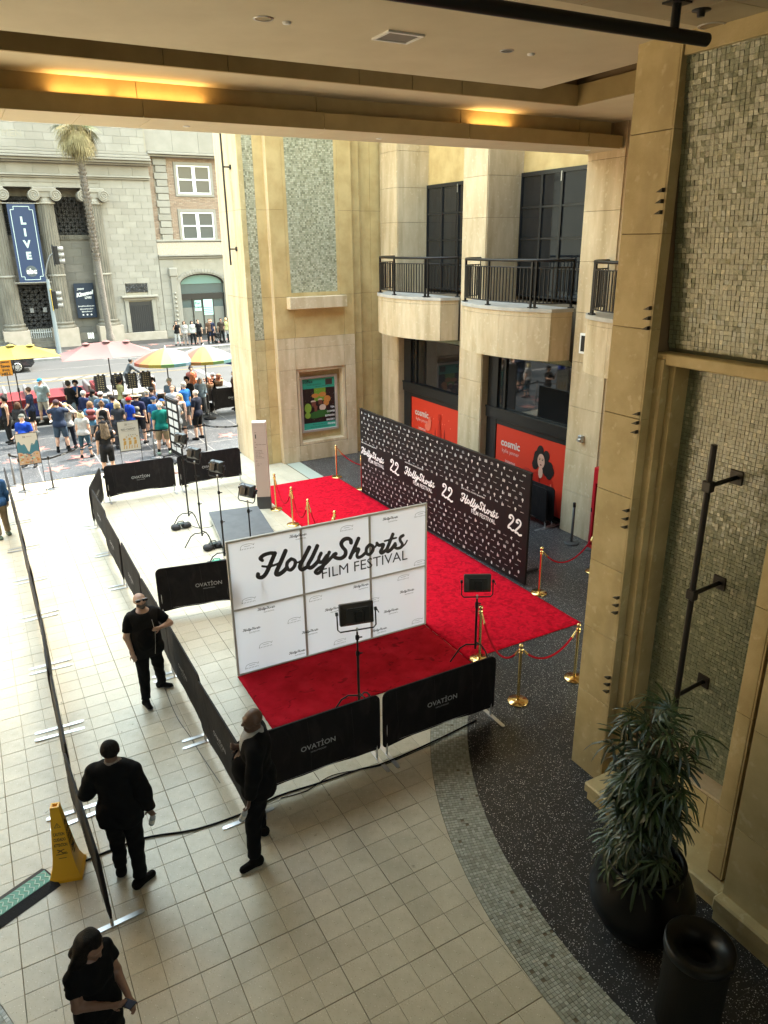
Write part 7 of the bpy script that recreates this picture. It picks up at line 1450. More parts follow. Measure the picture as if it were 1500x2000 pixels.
# tall rolling rack seen edge on
rk = thing('rolling_display_rack', 'tall black rolling display rack with white sheets seen edge on in the crowd', 'rack', (4.1, 17.3, 0)); b = MB(); dk = np.array((-.12, 1.0, 0)); O = np.array((4.18, 16.9, 0)); 
for f in (0, 1.0): b.tube([O+dk*f+(0, 0, .1), O+dk*f+(0, 0, 2.05)], .022, 6)
for z in (.12, 2.05): b.tube([O+(0, 0, z), O+dk+(0, 0, z)], .022, 6)
b.tube([O+(-.3, -.02, .06), O+(.3, -.02, .06)], .03, 6); b.tube([O+dk+(-.3, 0, .06), O+dk+(.3, 0, .06)], .03, 6); b.build('frame', BLK, rk); b = MB(); b.obox(O+dk*.04+(0, 0, .15), dk*.92, (0, 0, 1.85), (.012, 0, 0)); b.build('board', BLKM, rk); b = MB()
for j in range(6):
    for i in range(2): b.obox(O+dk*(.1+.43*i)+(-.004, 0, .3+j*.28), dk*.36, (0, 0, .2), (-.003, 0, 0))
b.build('sheets', solid('sheet_grey', (.45, .45, .45), .7), rk)
for p_ in (O+(-.28, 0, 0), O+(.28, 0, 0), O+dk+(-.28, 0, 0), O+dk+(.28, 0, 0)): b = MB(); b.tube([p_+(0, -.02, .03), p_+(0, .02, .03)], .03, 10); b.build('wheel', BLKM, rk)
# ---- umbrellas
def market_umbrella(x, y, zt, ze, wx, wy, col, label, px=None, nb=0, cols=None, pole=(.02, .02, .022)):
    t = thing('patio_umbrella', label, 'umbrella', (x, y, 0)); b = MB()
    if cols is None:
        n = 6; rim = [(-wx, -wy), (0, -wy), (wx, -wy), (wx, wy), (0, wy), (-wx, wy)]; ridge = [(-wx*.42, 0, zt-.04), (0, 0, zt), (wx*.42, 0, zt-.04)]
        K_ = 8; C1 = mat('canopy_%d' % int(sum(col)*1000), col, .8, col2=tuple(c*.9 for c in col), scale=3)
        tri = [((-wx, -wy), (0, -wy), 0, 1), ((0, -wy), (wx, -wy), 1, 2), ((wx, -wy), (wx, wy), 2, 2), ((wx, wy), (0, wy), 2, 1), ((0, wy), (-wx, wy), 1, 0), ((-wx, wy), (-wx, -wy), 0, 0)]
        for (a, c, ra, rc_) in tri:
            A = np.array(ridge[ra]); C = np.array(ridge[rc_]); vs = []; m_ = 6
            for i in range(m_+1):
                f = i/m_
                for j in range(m_+1):
                    g_ = j/m_; top_ = A*(1-g_)+C*g_; e_ = np.array((a[0]*(1-g_)+c[0]*g_, a[1]*(1-g_)+c[1]*g_, ze)); e_[:2] *= 1-.05*math.sin(math.pi*g_); p = top_*(1-f)+e_*f; p[2] -= .10*math.sin(math.pi*f)*(.3+.7*math.sin(math.pi*g_)); p[2] += .0; vs.append((x+p[0], y+p[1], p[2]))
            b.add(vs, [(i*(m_+1)+j, (i+1)*(m_+1)+j, (i+1)*(m_+1)+j+1, i*(m_+1)+j+1) for i in range(m_) for j in range(m_)], 0, True)
        b.build('canopy', C1, t)
        b = MB()
        for q in rim: b.tube([(x, y, zt-.25), (x+q[0]*.98, y+q[1]*.98, ze)], .012, 5)
        b.build('rib', BLK, t)
        b = MB(); [b.lathe([(0, .06), (.05, .05), (.16, .0)], 12, (x+r[0], y+r[1], r[2]+.0)) for r in ridge]; b.build('vent_cap', C1, t)
    else:
        n = len(cols); k_ = 6
        for s in range(n):
            b = MB(); vs = []
            for i in range(k_+1):
                f = i/k_
                for j in range(4):
                    a = 2*math.pi*(s+j/3)/n; r = wx*f*(1-.03*math.sin(math.pi*j/3)*f); vs.append((x+r*math.cos(a), y+r*math.sin(a), zt-(zt-ze)*(f**1.55)))
            m4 = 4; b.add(vs, [(i*m4+j, i*m4+j+1, (i+1)*m4+j+1, (i+1)*m4+j) for i in range(k_) for j in range(3)], 0, True)
            a0_ = 2*math.pi*s/n; a1_ = 2*math.pi*(s+1)/n; b.add([(x+wx*math.cos(a0_), y+wx*math.sin(a0_), ze), (x+wx*math.cos(a1_), y+wx*math.sin(a1_), ze), (x+wx*math.cos(a1_)*1.0, y+wx*math.sin(a1_), ze-.12), (x+wx*math.cos(a0_), y+wx*math.sin(a0_), ze-.12)], [(0, 3, 2, 1)])
            b.build('canopy_panel', solid('gore_%d' % int(sum(cols[s])*1000+cols[s][0]*77), cols[s], .75), t)
        b = MB(); [b.tube([(x, y, zt-.3), (x+wx*.97*math.cos(2*math.pi*s/n), y+wx*.97*math.sin(2*math.pi*s/n), ze+.01)], .007, 4) for s in range(n)]; b.build('rib', BLK, t); b = MB(); b.lathe([(0, .1), (.02, .08), (.03, 0)], 10, (x, y, zt)); b.build('tip', WHITE, t)
    b = MB(); b.tube([(x, y, -.0), (x, y, zt)], .024, 8); b.lathe([(.024, 1.5), (.045, 1.52), (.045, 1.66), (.024, 1.68)], 12, (x, y, 0)); b.build('pole', solid('pole_dark', pole, .4), t); b = MB(); b.lathe([(0, 0), (.24, 0), (.24, .05), (.05, .09)], 20, (x, y, 0)); b.build('base', BLKM, t)
p = onY(207, 667, 24.7); e0 = onY(207, 700, 23.65); market_umbrella(p[0], 24.7, p[2], e0[2], (onY(303, 690, 24.7)[0]-onY(113, 690, 24.7)[0])/2, 1.05, (.105, .044, .042), 'wide pale pink umbrella in the middle of the umbrella row'); 
p = onY(20, 675, 24.6); e0 = onY(20, 703, 23.55); w_ = onY(114, 690, 24.6)[0]-p[0]; market_umbrella(p[0], 24.6, p[2], e0[2], w_, 1.05, (.15, .11, .002), 'yellow umbrella at the left edge above the orange sign')
RB = [(.16, .08, .11), (.17, .12, .15), (.15, .15, .17), (.13, .15, .17), (.10, .14, .17), (.15, .15, .17), (.17, .14, .16), (.16, .06, .05), (.17, .03, .012), (.17, .07, .008), (.17, .13, .008), (.07, .14, .04), (.05, .13, .14), (.07, .12, .17), (.14, .14, .17), (.17, .11, .14)]
p = onY(322, 680, 22.9); market_umbrella(p[0], 22.9, p[2], p[2]-.46, 1.22, 0, None, 'left rainbow striped parasol beside the pink umbrella', cols=RB, pole=(.35, .38, .4)); p2 = onY(397, 676, 22.8); market_umbrella(p2[0], 22.8, p2[2], p2[2]-.46, 1.18, 0, None, 'right rainbow striped parasol next to the tower edge', cols=RB[-1:]+RB[:-1], pole=(.1, .1, .1))
p = onY(452, 694, 23.4); market_umbrella(p[0]+.55, 23.4, 2.60, 2.2, .9, 0, None, 'blue parasol of which only a sliver shows at the tower edge', cols=[(.01, .08, .32)]*8)
# orange sign on a pole
sg = thing('handheld_sign', 'orange sign on a black pole with black hand lettered words under the yellow umbrella', 'sign', (-.3, 22, 0)); b = MB(); a_ = onY(2, 704, 22); c_ = onY(26, 733, 22); b.box(a_[0]-.1, 22, c_[2], c_[0], 22.02, a_[2]); b.build('board', solid('sign_orange_board', (.42, .17, .008), .6), sg); b = MB(); mx = (a_[0]-.1+c_[0])/2; hh_ = (a_[2]-c_[2])/4
for k, w in enumerate(('Jesus', 'Saves', 'from', 'HELL')): txt(b, w, (mx, 21.996, a_[2]-hh_*(k+.5)), (1, 0, 0), (0, 0, 1), w=(.27, .28, .22, .3)[k], h=hh_*.72, bold=.035)
b.build('lettering', solid('sign_black_ink', (.02, .015, .01), .6), sg); b = MB(); b.tube([(mx+.02, 22.03, .0), (mx, 22.03, a_[2])], .018, 6); b.build('pole', BLK, sg)
# ---- open top tour van
vx0, vx1, vy0, vy1 = -1.6, 5.1, 25.75, 27.7
vn_ = thing('open_tour_van', 'open topped tour van with blue and red sides at the kerb behind the crowd', 'van', (1.8, 26.7, -.15)); BL = mat('van_blue', (.018, .03, .14), .4); RD = mat('van_red', (.16, .008, .012), .4)
b = MB(); b.box(vx0, vy0, .25, vx1-2.0, vy1, .86, c=.06); b.build('body', BL, vn_); b = MB(); b.box(vx0, vy0-.012, .80, vx1-2.0, vy1+.012, 1.0, c=.02); b.build('red_rail', RD, vn_)
b = MB(); b.box(vx1-2.0, vy0, .25, vx1, vy1, .92, c=.10); b.build('hood', solid('van_hood', (.2, .19, .175), .4), vn_); b = MB(); b.box(vx1-2.1, vy0+.05, .95, vx1-1.9, vy1-.05, 1.2); b.build('red_bulkhead', RD, vn_)
b = MB(); b.add([(vx1-1.5, vy0+.1, .92), (vx1-1.5, vy1-.1, .92), (vx1-1.9, vy1-.15, 1.5), (vx1-1.9, vy0+.15, 1.5)], [(0, 1, 2, 3)]); b.build('windscreen', GLASS, vn_)
for k in range(6):
    x = vx0+.5+k*.78; b = MB(); b.box(x, vy0+.12, .6, x+.42, vy1-.12, .92, c=.04); b.box(x-.1, vy0+.12, .75, x+.02, vy1-.12, 1.32, c=.04); b.build('seat', mat('van_seat', (.13, .125, .12), .6, col2=(.08, .077, .073), scale=20), vn_)
b = MB(); 
for k, (s_, c_) in enumerate((('2', .0), ('S', 1.25))): txt(b, s_, (.0+k*1.28, vy0-.004, .56), (1, 0, 0), (0, 0, 1), h=.42, bold=.06)
b.build('lettering', solid('van_yellow', (.5, .26, .02), .5), vn_); b = MB(); b.box(-.5, vy0-.003, .28, .25, vy0-.001, .8); b.box(1.05, vy0-.003, .28, 1.6, vy0-.001, .8); b.build('red_patch', RD, vn_)
for sx in (vx0+1.2, vx1-1.0):
    for yy in (vy0+.05, vy1-.05): w = link('wheel', None, vn_, (sx-1.8, yy-26.7, .36)); wb_ = MB(); wb_.lathe([(.2, -.1), (.34, -.11), (.36, 0), (.34, .11), (.2, .1)], 20); wb_.v = [(p[0], p[2], p[1]) for p in wb_.v]; wb_.build('tyre', BLKM, w, world=False); wb_ = MB(); wb_.lathe([(0, -.08), (.2, -.08), (.2, .08), (0, .08)], 16); wb_.v = [(p[0], p[2], p[1]) for p in wb_.v]; wb_.build('rim', ALU, w, world=False)
# ---- souvenir racks
for k, (px, py, w) in enumerate(((195, 748, 'leftmost, beside the pink umbrella pole'), (229, 745, 'second, behind the man in the yellow shirt'), (256, 743, 'third, in front of the cyclist'), (283, 740, 'rightmost, beside the woman in the light blue tank top'))):
    p = onY(px, py, 24.3); t = thing('souvenir_rack', 'black souvenir rack with gold plates, '+w, 'rack', (p[0], 24.3, 0), group='black souvenir racks'); b = MB(); b.tube([(p[0], 24.3, 0), (p[0], 24.3, p[2]+.3)], .02, 6); b.build('pole', BLK, t); b = MB(); z0 = p[2]-.28
    for r in range(8):
        for c in range(6): a = c*1.047+r*.3; b.obox((p[0]+.17*math.cos(a)-.05*math.sin(a)*-1, 24.3+.17*math.sin(a)-.05*math.cos(a), z0+r*.075), (-.10*math.sin(a)*-1, .10*math.cos(a)*1, 0), (0, 0, .06), (.02*math.cos(a), .02*math.sin(a), 0))
    b.build('plates', solid('rack_black', (.03, .027, .025), .5), t); b = MB()
    for r in range(8):
        for c in range(3): b.box(p[0]-.12+c*.09, 24.06, z0+.015+r*.075, p[0]-.12+c*.09+random.uniform(.03, .06), 24.063, z0+.035+r*.075)
    b.build('gold_print', solid('rack_gold', (.5, .4, .18), .5), t); b = MB(); b.box(p[0]-.2, 24.064, z0-.01, p[0]+.2, 24.09, z0+.6); b.build('front_card', solid('rack_card', (.02, .02, .02), .6), t)
# vendor baskets
for k, (px, py, l) in enumerate(((408, 752, 'wicker basket of brown goods on the vendor table behind the barrier'), (427, 745, 'second wicker basket with reddish flowers on the vendor table'))):
    p = onY(px, py, 23.9+.4); t = thing('wicker_basket', l, 'basket', (p[0], 24.3, p[2])); b = MB(); b.lathe([(0, -.2), (.15, -.2), (.22, .05), (.2, .06), (.14, -.1)], 18, (p[0], 24.3, p[2])); b.build('basket', mat('wicker', (.25, .15, .08), .8, bump=.6, bscale=60), t); b = MB()
    for q in range(40): a = random.uniform(0, 6.28); r = random.uniform(0, .2); b.lathe([(0, -.05), (.05, 0), (0, .05)], 6, (p[0]+r*math.cos(a), 24.3+r*math.sin(a), p[2]+random.uniform(.03, .3)))
    o = b.build('contents', solid('basket_fill', (.42, .17, .09), .7), t); o['kind'] = 'stuff'
vt_ = thing('vendor_cart', 'dark vendor cart with stacked goods behind the sidewalk barrier', 'cart', (6.0, 24.4, 0)); b = MB(); b.box(5.1, 24.1, .45, 7.4, 24.8, 1.0, c=.02); b.build('cart_box', solid('cart_dark', (.09, .07, .06), .6), vt_); 
for xx in (5.3, 7.2):
    for yy in (24.05, 24.82): b = MB(); b.tube([(xx, yy-.03, .2), (xx, yy+.03, .2)], .2, 16); b.build('wheel', BLKM, vt_)
# ================================================================== PEOPLE
LS = (.55, .34, .25); MS = (.42, .25, .17); TS = (.30, .17, .11); DS = (.09, .045, .028)
NV = (.02, .03, .07); BK = (.012, .012, .013); WH = (.66, .66, .64); GY = (.16, .16, .17); DN = (.06, .10, .17); KH = (.42, .33, .21); BL_ = (.03, .12, .5)
BRN = (.07, .04, .025); BLO = (.42, .30, .15); GRH = (.35, .34, .33); DKH = (.012, .010, .010)
def deg(a): return R(a)
def at_head(px, py, H): p = gz(px, py, H); return p[0], p[1]
# -- man in sunglasses
o, K = person('bald man with grey beard in sunglasses and black zipped vest, one hand on his lapel', .36, 4.08, deg(186), H=1.79, skin=(.48, .30, .22), top=('tee', (.010, .010, .011)), bottom=('trousers', (.012, .012, .013)), shoes=(.02, .02, .022), hair=('none', BRN), build=1.28, vox=.0125, detail=1, sole=(.55, .53, .5),
    armv=[((.30, .05, -1), (-.12, .42, -.95)), ((.62, .25, -.75), (-.75, .62, .22)), 1], feet=[(.02-.18, .16, -.1), (.26-.02, -.16, -.95)] if False else [(.17, .20, .05), (-.20, -.16, .85)], head=(0, .28))
s = K['s']; Hd = K['Hd']; rc = K['rc']; pt_ = K['part']
pt_('vest', [rc(K['U']((0, 0, 1.17)), K['U']((0, .005, 1.33)), .175, .195, flat=((0, 1, 0), 1.32)), rc(K['U']((-.15, -.01, 1.40)), K['U']((.15, -.01, 1.40)), .078), rc((0, .015, .98), (0, .02, 1.14), .205, flat=((0, 1, 0), 1.22)), rc((-.06, 0, .84), (.06, 0, .84), .175, flat=((0, 1, 0), 1.1))], (.03, .028, .028), [((0, 0, .78), (0, 0, -1)), (K['U']((0, -.012, 1.515))*s, (0, .35, 1))], .022, .006)
b = MB()
for sd in (-1, 1): b.tube([Hd((sd*.052, .115, 1.645))*s-np.array((.032*s, 0, 0)), Hd((sd*.052, .115, 1.645))*s+np.array((.032*s, 0, 0))], [.022*s, .022*s], 8); b.tube([Hd((sd*.085, .10, 1.65))*s, Hd((sd*.092, .0, 1.65))*s], .004, 5)
b.tube([Hd((-.02, .118, 1.65))*s, Hd((.02, .118, 1.65))*s], .005, 5); b.build('sunglasses', solid('shades', (.006, .006, .007), .1), o, world=False)
pt_('beard', [rc(Hd((-.05, .055, 1.57)), Hd((0, .085, 1.545)), .028), rc(Hd((.05, .055, 1.57)), Hd((0, .085, 1.545)), .028)], (.22, .19, .17), (), 0, .002, .01)
b = MB(); b.tube([(-.07*s, .215*s, 1.40*s), (-.09*s, .235*s, 1.2*s), (-.06*s, .245*s, .95*s), (-.05*s, .225*s, .84*s)], .0035, 5); b.build('zip', ALU, o, world=False)
# -- suited man in profile
o, K = person('bald man in black suit and white shirt seen in profile holding a water bottle', .80, .28, deg(68), H=1.93, skin=DS, top=('jacket', (.008, .008, .010)), bottom=('trousers', (.009, .009, .010)), shoes=(.01, .009, .008), hair=('none', BRN), build=1.26, vox=.0125, detail=1, under=(.55, .54, .52),
    armv=[((.16, .22, -1), (-.55, .50, .50)), ((.16, .14, -1), (.05, .22, -1)), 1], feet=[(.13, .24, .1), (-.34, -.06, .95)] if False else [(.22, .05, -.35), (-.26, .10, .55)], head=(deg(12), deg(-4)))
wr, kk, fd, sd_, nr = K['hand'][-1]; s = K['s']; bt = kk*s
def bottle(par, c, ax, lab):
    t = thing('water_bottle', lab, 'bottle', tuple(np.array(par.location)+np.array((Matrix.Rotation(par.rotation_euler.z, 3, 'Z') @ Vector(tuple(c)))[:]))); ax = np.array((Matrix.Rotation(par.rotation_euler.z, 3, 'Z') @ Vector(tuple(ax)))[:]); ax = unit(ax); b = MB(); z = np.zeros(3); b.tube([z-ax*.03, z+ax*.0, z+ax*.03, z+ax*.15, z+ax*.16], [.014, .02, .032, .033, .028], 14); b.build('bottle_body', mat('clear_plastic', (.75, .8, .82), .08, trans=.6), t, world=False); b = MB(); b.tube([z-ax*.055, z-ax*.03], .016, 12); b.build('cap', WHITE, t, world=False); b = MB(); b.tube([z+ax*.06, z+ax*.12], .0335, 14, cap=False); b.build('label', solid('bottle_label', (.5, .47, .42), .5), t, world=False)
bottle(o, bt+np.array((0, .03, -.06)), (.1, .35, -.8), 'water bottle held low by the suited man in profile')
# -- suited man from behind
o, K = person('heavy man in black suit seen from behind, right hand hanging with a water bottle', -.66, .60, deg(-24), H=1.86, skin=(.13, .075, .05), top=('jacket', (.008, .008, .010)), bottom=('trousers', (.009, .009, .010)), shoes=(.01, .009, .008), hair=('short', (.015, .013, .012)), build=1.24, vox=.0125, detail=1,
    armv=[((.26, -.02, -1), (.10, .18, -1)), ((.42, .10, -1), (-.50, .85, .15)), 1], feet=[(.13, -.10, -.75), (-.13, .10, .2)], head=(deg(4), deg(-6)))
s = K['s']; K['part']('shirt_collar', [K['rc'](K['U']((0, -.012, 1.455)), K['U']((0, -.008, 1.495)), .078, .074)], (.5, .42, .36), (), 0, 0, .012)
wr, kk, fd, sd_, nr = K['hand'][1]; bottle(o, kk*s+np.array((0, .03, -.05)), (-.25, .2, -.9), 'clear water bottle held by the suited man seen from behind')
# -- woman at bottom left
o, K = person('woman with long dark wavy hair in black t-shirt and shorts looking at her phone', -1.22, -1.46, deg(-148), H=1.66, skin=(.24, .13, .085), top=('tee', (.009, .009, .010)), bottom=('shorts', (.010, .010, .011)), shoes=(.02, .02, .02), hair=('none', DKH), build=1.10, female=True, vox=.0125, detail=1,
    armv=[((.10, .10, -1), (-.55, .85, -.02)), ((.10, .16, -1), (-.32, .9, -.30)), 1], legs=.02, step=.05, head=(deg(6), deg(-24)))
s = K['s']; Hd = K['Hd']; rc = K['rc']; hs = [rc(Hd((0, -.022, 1.665)), Hd((0, .0, 1.655)), .098, .09)]
for k in range(22):
    x = math.sin((k/21-.5)*4.4)*.085; y = -.045-math.cos((k/21-.5)*4.4)*.055; e_ = K['U']((x*1.7+random.uniform(-.03, .03), y*1.3+random.uniform(-.02, .02), random.uniform(1.16, 1.32))); m_ = (Hd((x, y, 1.62))+e_)/2+np.array((random.uniform(-.03, .03), random.uniform(-.03, .02), 0)); hs += [rc(Hd((x*.9, y*.9, 1.65)), m_, .042, .036, k=.008), rc(m_, e_+np.array((random.uniform(-.05, .05), -.02, 0)), .034, .012, k=.006)]
hs[0]['clip'] = [(Hd((0, .07, 1.66))*s, tuple(K['HM'] @ Vector((0, 1, -.30))))]
fmesh('hair', field(hs, .011, (), .012, .009, .0), mat('hair_dark', (.006, .0045, .004), .6, col2=(.014, .010, .008), scale=60, streak=(1, 1, .15), bump=.8, bscale=160, spec=.15), o)
wr, kk, fd, sd_, nr = K['hand'][1]; c = (np.array(K['hand'][1][1])+np.array(K['hand'][-1][1]))/2*s; t = thing('phone', 'dark phone held in both hands by the woman at the bottom left', 'phone', tuple(np.array(o.location)+np.array((Matrix.Rotation(o.rotation_euler.z, 3, 'Z') @ Vector(tuple(c+np.array((0, .03, .03)))))[:])), deg(-148)); b = MB(); b.box(-.037, -.075, -.004, .037, .075, .004, c=.003); q = b.build('phone_body', BLK, t, world=False); q.rotation_euler = (.3, 0, 0); b = MB(); b.box(-.033, -.07, .0042, .033, .07, .0046); q = b.build('screen', solid('screen_dark', (.05, .06, .09), .1), t, world=False); q.rotation_euler = (.3, 0, 0)
# -- man in plaid shirt at left edge
x, y = gz(18, 1048)[:2]; person('man in blue plaid shirt, white cap and khaki trousers at the left edge walking away', x-.1, y, deg(25), H=1.72, top=('shirt', (.05, .14, .32)), bottom=('trousers', KH), shoes=(.25, .33, .25), hair=('short', GRH), hat=('cap', WH), arms=('down', 'bent'), build=1.05, vox=.018, step=.06)
# -- crowd on the sidewalk: crop coordinates of the head top, facing in degrees (0 = away, 90 = left, 180 = camera, -90 = right)
def cr(label, hx, hy, a, H=1.72, dy=0, **k):
    x, y = at_head(hx/3, 650+hy/3, H); bag = k.pop('bag', None); o, K = person(label, x, y+dy, deg(a), H=H, group='crowd of onlookers on the sidewalk', **k)
    if bag:
        c_, l_ = bag; t = thing('backpack', l_, 'backpack', (x, y+dy, 0), deg(a)); bm_ = solid('bag_%d' % int(sum(c_)*1000), c_, .8); fmesh('bag_body', field([dict(a=np.array((-.07, -.20, 1.10)), b=np.array((.07, -.20, 1.10)), ra=.10, rb=.10), dict(a=np.array((-.07, -.20, 1.30)), b=np.array((.07, -.20, 1.30)), ra=.085, rb=.085)], .02), bm_, t)
        for s_ in (-1, 1): m_ = MB(); m_.tube([(s_*.09, -.12, 1.36), (s_*.11, -.02, 1.47), (s_*.11, .13, 1.36), (s_*.13, .10, 1.15), (s_*.12, -.14, 1.05)], .014, 5); m_.build('strap', bm_, t, world=False)
    return o
cr('muscular man in black tank top and long black trousers at the far left', 15, 372, 100, skin=TS, top=('tank', BK), bottom=('trousers', BK), hair=('curly', DKH), build=1.1)
cr('short haired woman in dark vest behind the man in the blue polo', 98, 405, -20, H=1.6, top=('shirt', (.05, .05, .055)), bottom=('trousers', BK), hair=('bob', BRN), female=True, arms=('bent', 'bent'))
cr('young man in navy t-shirt and black striped shorts facing left with clasped hands', 160, 318, 70, H=1.8, skin=LS, top=('tee', (.03, .045, .09)), bottom=('shorts', BK), shoes=WH, arms=('front', 'front'), hair=('short', BRN))
cr('older man in light blue shirt and blue cap with hands behind his back', 228, 268, 150, H=1.78, top=('polo', (.45, .60, .66)), bottom=('shorts', (.55, .50, .42)), shoes=WH, hat=('cap', (.02, .35, .65)), hair=('short', GRH), arms=('back', 'back'), build=1.15)
cr('man in bright blue polo and grey cap standing behind the left easel', 122, 478, 150, H=1.72, top=('polo', (.01, .06, .45)), bottom=('shorts', GY), hat=('cap', (.16, .17, .15)), hair=('short', GRH), arms=('bent', 'down'), build=1.2)
cr('man in navy t-shirt with red and white scarf on his shoulders raising a camera', 325, 392, -10, H=1.82, top=('tee', (.04, .06, .11)), bottom=('shorts', (.09, .14, .20)), shoes=BK, socks=BK, hat=('cap', (.10, .06, .07)), hair=('short', BRN), arms=('cam', 'cam'), build=1.2)
cr('woman in white top and dark trousers with arms raised beside the man with the scarf', 378, 410, -15, H=1.62, top=('tee', WH), bottom=('trousers', (.02, .025, .04)), hair=('pony', BLO), female=True, arms=('cam', 'face'))
cr('man in black t-shirt and dark beanie holding a hand to his mouth', 397, 285, -60, H=1.72, top=('tee', BK), bottom=('shorts', (.30, .38, .42)), shoes=WH, hat=('beanie', (.08, .08, .07)), hair=('short', BRN), arms=('face', 'down'), skin=MS)
cr('curly haired woman in sunglasses with blue jacket and patterned shorts', 437, 280, 160, H=1.68, top=('jacket', (.03, .05, .08)), under=(.02, .12, .4), bottom=('short_shorts', (.18, .16, .15)), hair=('curly', DKH), female=True, skin=MS, arms=('bent', 'down'))
cr('woman in white t-shirt, dark visor and denim capri trousers near the belt', 468, 455, -20, H=1.6, top=('tee', WH), bottom=('capri', (.06, .14, .20)), hat=('cap', BK), hair=('bob', (.55, .48, .3)), female=True, build=1.15, shoes=BK)
cr('grey haired man in navy jacket in the middle of the crowd', 485, 338, -60, H=1.72, top=('jacket', (.02, .03, .09)), bottom=('trousers', GY), hair=('short', GRH))
cr('woman with brown bob in light blue t-shirt and white shorts', 522, 400, -10, H=1.64, top=('tee', (.16, .40, .66)), bottom=('shorts', WH), hair=('bob', (.20, .12, .07)), female=True, build=1.15, bag=((.12, .02, .02), 'small dark red backpack on the woman in the light blue t-shirt'))
cr('woman with dark ponytail in grey t-shirt', 540, 330, -50, H=1.66, top=('tee', (.22, .24, .24)), bottom=('shorts', (.3, .3, .3)), hair=('pony', DKH), female=True)
cr('man in white cap and slate blue shirt seen from behind', 585, 345, -20, H=1.74, top=('tee', (.12, .20, .32)), bottom=('shorts', GY), hat=('cap', WH), hair=('short', BRN), build=1.1, bag=((.02, .03, .05), 'navy backpack on the man in the white cap in the crowd'))
cr('woman with brown hair up in black tank top', 590, 402, 0, H=1.66, top=('tank', BK), bottom=('shorts', (.45, .42, .4)), hair=('bun', (.16, .09, .05)), female=True, skin=LS, build=1.1)
cr('man in black visor and black t-shirt facing the camera with raised arms', 590, 490, 165, H=1.70, top=('tee', BK), bottom=('shorts', GY), hat=('cap', BK), hair=('short', BRN), arms=('face', 'out'), skin=TS)
cr('long haired man in black cap, black t-shirt and black shorts at the belt', 600, 515, 8, H=1.78, top=('tee', (.03, .03, .032)), bottom=('shorts', (.025, .025, .027)), hat=('cap', BK), hair=('long', (.16, .12, .08)), shoes=BK, arms=('bent', 'down'))
cr('man in black cap and blue shirt seen from behind left of the blonde woman', 655, 368, -10, H=1.72, top=('tee', (.02, .06, .25)), bottom=('shorts', GY), hat=('cap', BK), hair=('short', BRN))
cr('blonde woman in charcoal top with a strap across her back', 680, 400, -5, H=1.66, top=('tee', (.05, .055, .07)), bottom=('trousers', (.08, .08, .09)), hair=('bob', (.45, .36, .20)), female=True, build=1.15, arms=('bent', 'bent'))
cr('person in pale cap half hidden behind the black capped man', 640, 348, -30, H=1.66, top=('tee', (.3, .32, .33)), bottom=('shorts', GY), hat=('cap', (.6, .58, .52)), hair=('short', BRN))
cr('tall young man with dark curls in pale yellow t-shirt in profile', 697, 262, -80, H=1.82, top=('tee', (.52, .50, .25)), bottom=('trousers', GY), hair=('curly', DKH), skin=(.25, .13, .08))
cr('man in white cap and grey t-shirt raising both arms to his face', 735, 346, -60, H=1.74, top=('tee', (.26, .27, .28)), bottom=('shorts', KH), hat=('cap', WH), hair=('short', BRN), arms=('cam', 'cam'))
cr('man in red cap and bright blue t-shirt', 752, 378, -70, H=1.72, top=('tee', (.01, .06, .48)), bottom=('shorts', GY), hat=('cap', (.55, .015, .02)), hair=('short', BRN), skin=TS, arms=('bent', 'down'))
cr('man in big straw hat, navy shirt and dark shorts', 795, 355, -35, H=1.80, top=('tee', (.03, .035, .09)), bottom=('shorts', (.05, .05, .055)), hat=('straw', (.62, .56, .42)), hair=('short', BRN), shoes=BK, build=1.1, bag=((.10, .09, .07), 'khaki backpack on the man in the straw hat'))
cr('man in tan cap and navy polo right of the straw hat', 857, 335, -40, H=1.74, top=('polo', (.02, .035, .08)), bottom=('shorts', BK), hat=('cap', (.50, .44, .33)), hair=('short', GRH), shoes=WH, socks=WH)
cr('person in black cap behind the man in the tan cap', 886, 320, -60, H=1.72, top=('shirt', (.06, .05, .07)), bottom=('trousers', BK), hat=('cap', BK), hair=('short', BRN))
cr('woman in white cap and light blue tank top', 884, 250, 100, H=1.72, top=('tank', (.14, .30, .62)), bottom=('shorts', (.1, .15, .3)), hat=('cap', WH), hair=('pony', DKH), female=True, skin=TS, build=1.2)
cr('man in navy cap and blue shirt behind the man in the teal polo', 898, 375, -40, H=1.72, top=('tee', (.04, .16, .45)), bottom=('shorts', (.05, .15, .4)), hat=('cap', (.02, .05, .16)), hair=('short', GRH), shoes=WH, socks=WH)
cr('white haired man in teal polo and khaki shorts seen from behind at the belt', 930, 405, -8, H=1.80, top=('polo', (.01, .20, .17)), bottom=('shorts', KH), hair=('short', (.6, .58, .52)), shoes=(.35, .45, .35), socks=BK, build=1.2, skin=LS)
cr('blonde person in blue cap behind the rolling rack', 945, 388, -70, H=1.66, top=('tee', (.05, .05, .06)), bottom=('shorts', GY), hat=('cap', (.03, .10, .32)), hair=('pony', BLO), female=True)
cr('bald man in sunglasses and white shirt facing the camera', 1006, 310, 165, H=1.76, top=('shirt', (.60, .60, .64)), bottom=('shorts', GY), hair=('short', (.3, .2, .15)), build=1.1)
cr('man in white cap and blue shirt behind the man in the white shirt', 1006, 277, 130, H=1.80, top=('tee', (.18, .25, .34)), bottom=('shorts', GY), hat=('cap', (.60, .64, .60)), hair=('short', GRH), dy=.5)
cr('man in black and white cap, grey t-shirt and grey trousers, hand on hip', 1024, 384, 60, H=1.76, top=('tee', (.20, .22, .24)), bottom=('trousers', (.30, .30, .29)), hat=('cap', (.25, .2, .2)), hair=('short', BRN), arms=('hip', 'down'), build=1.15)
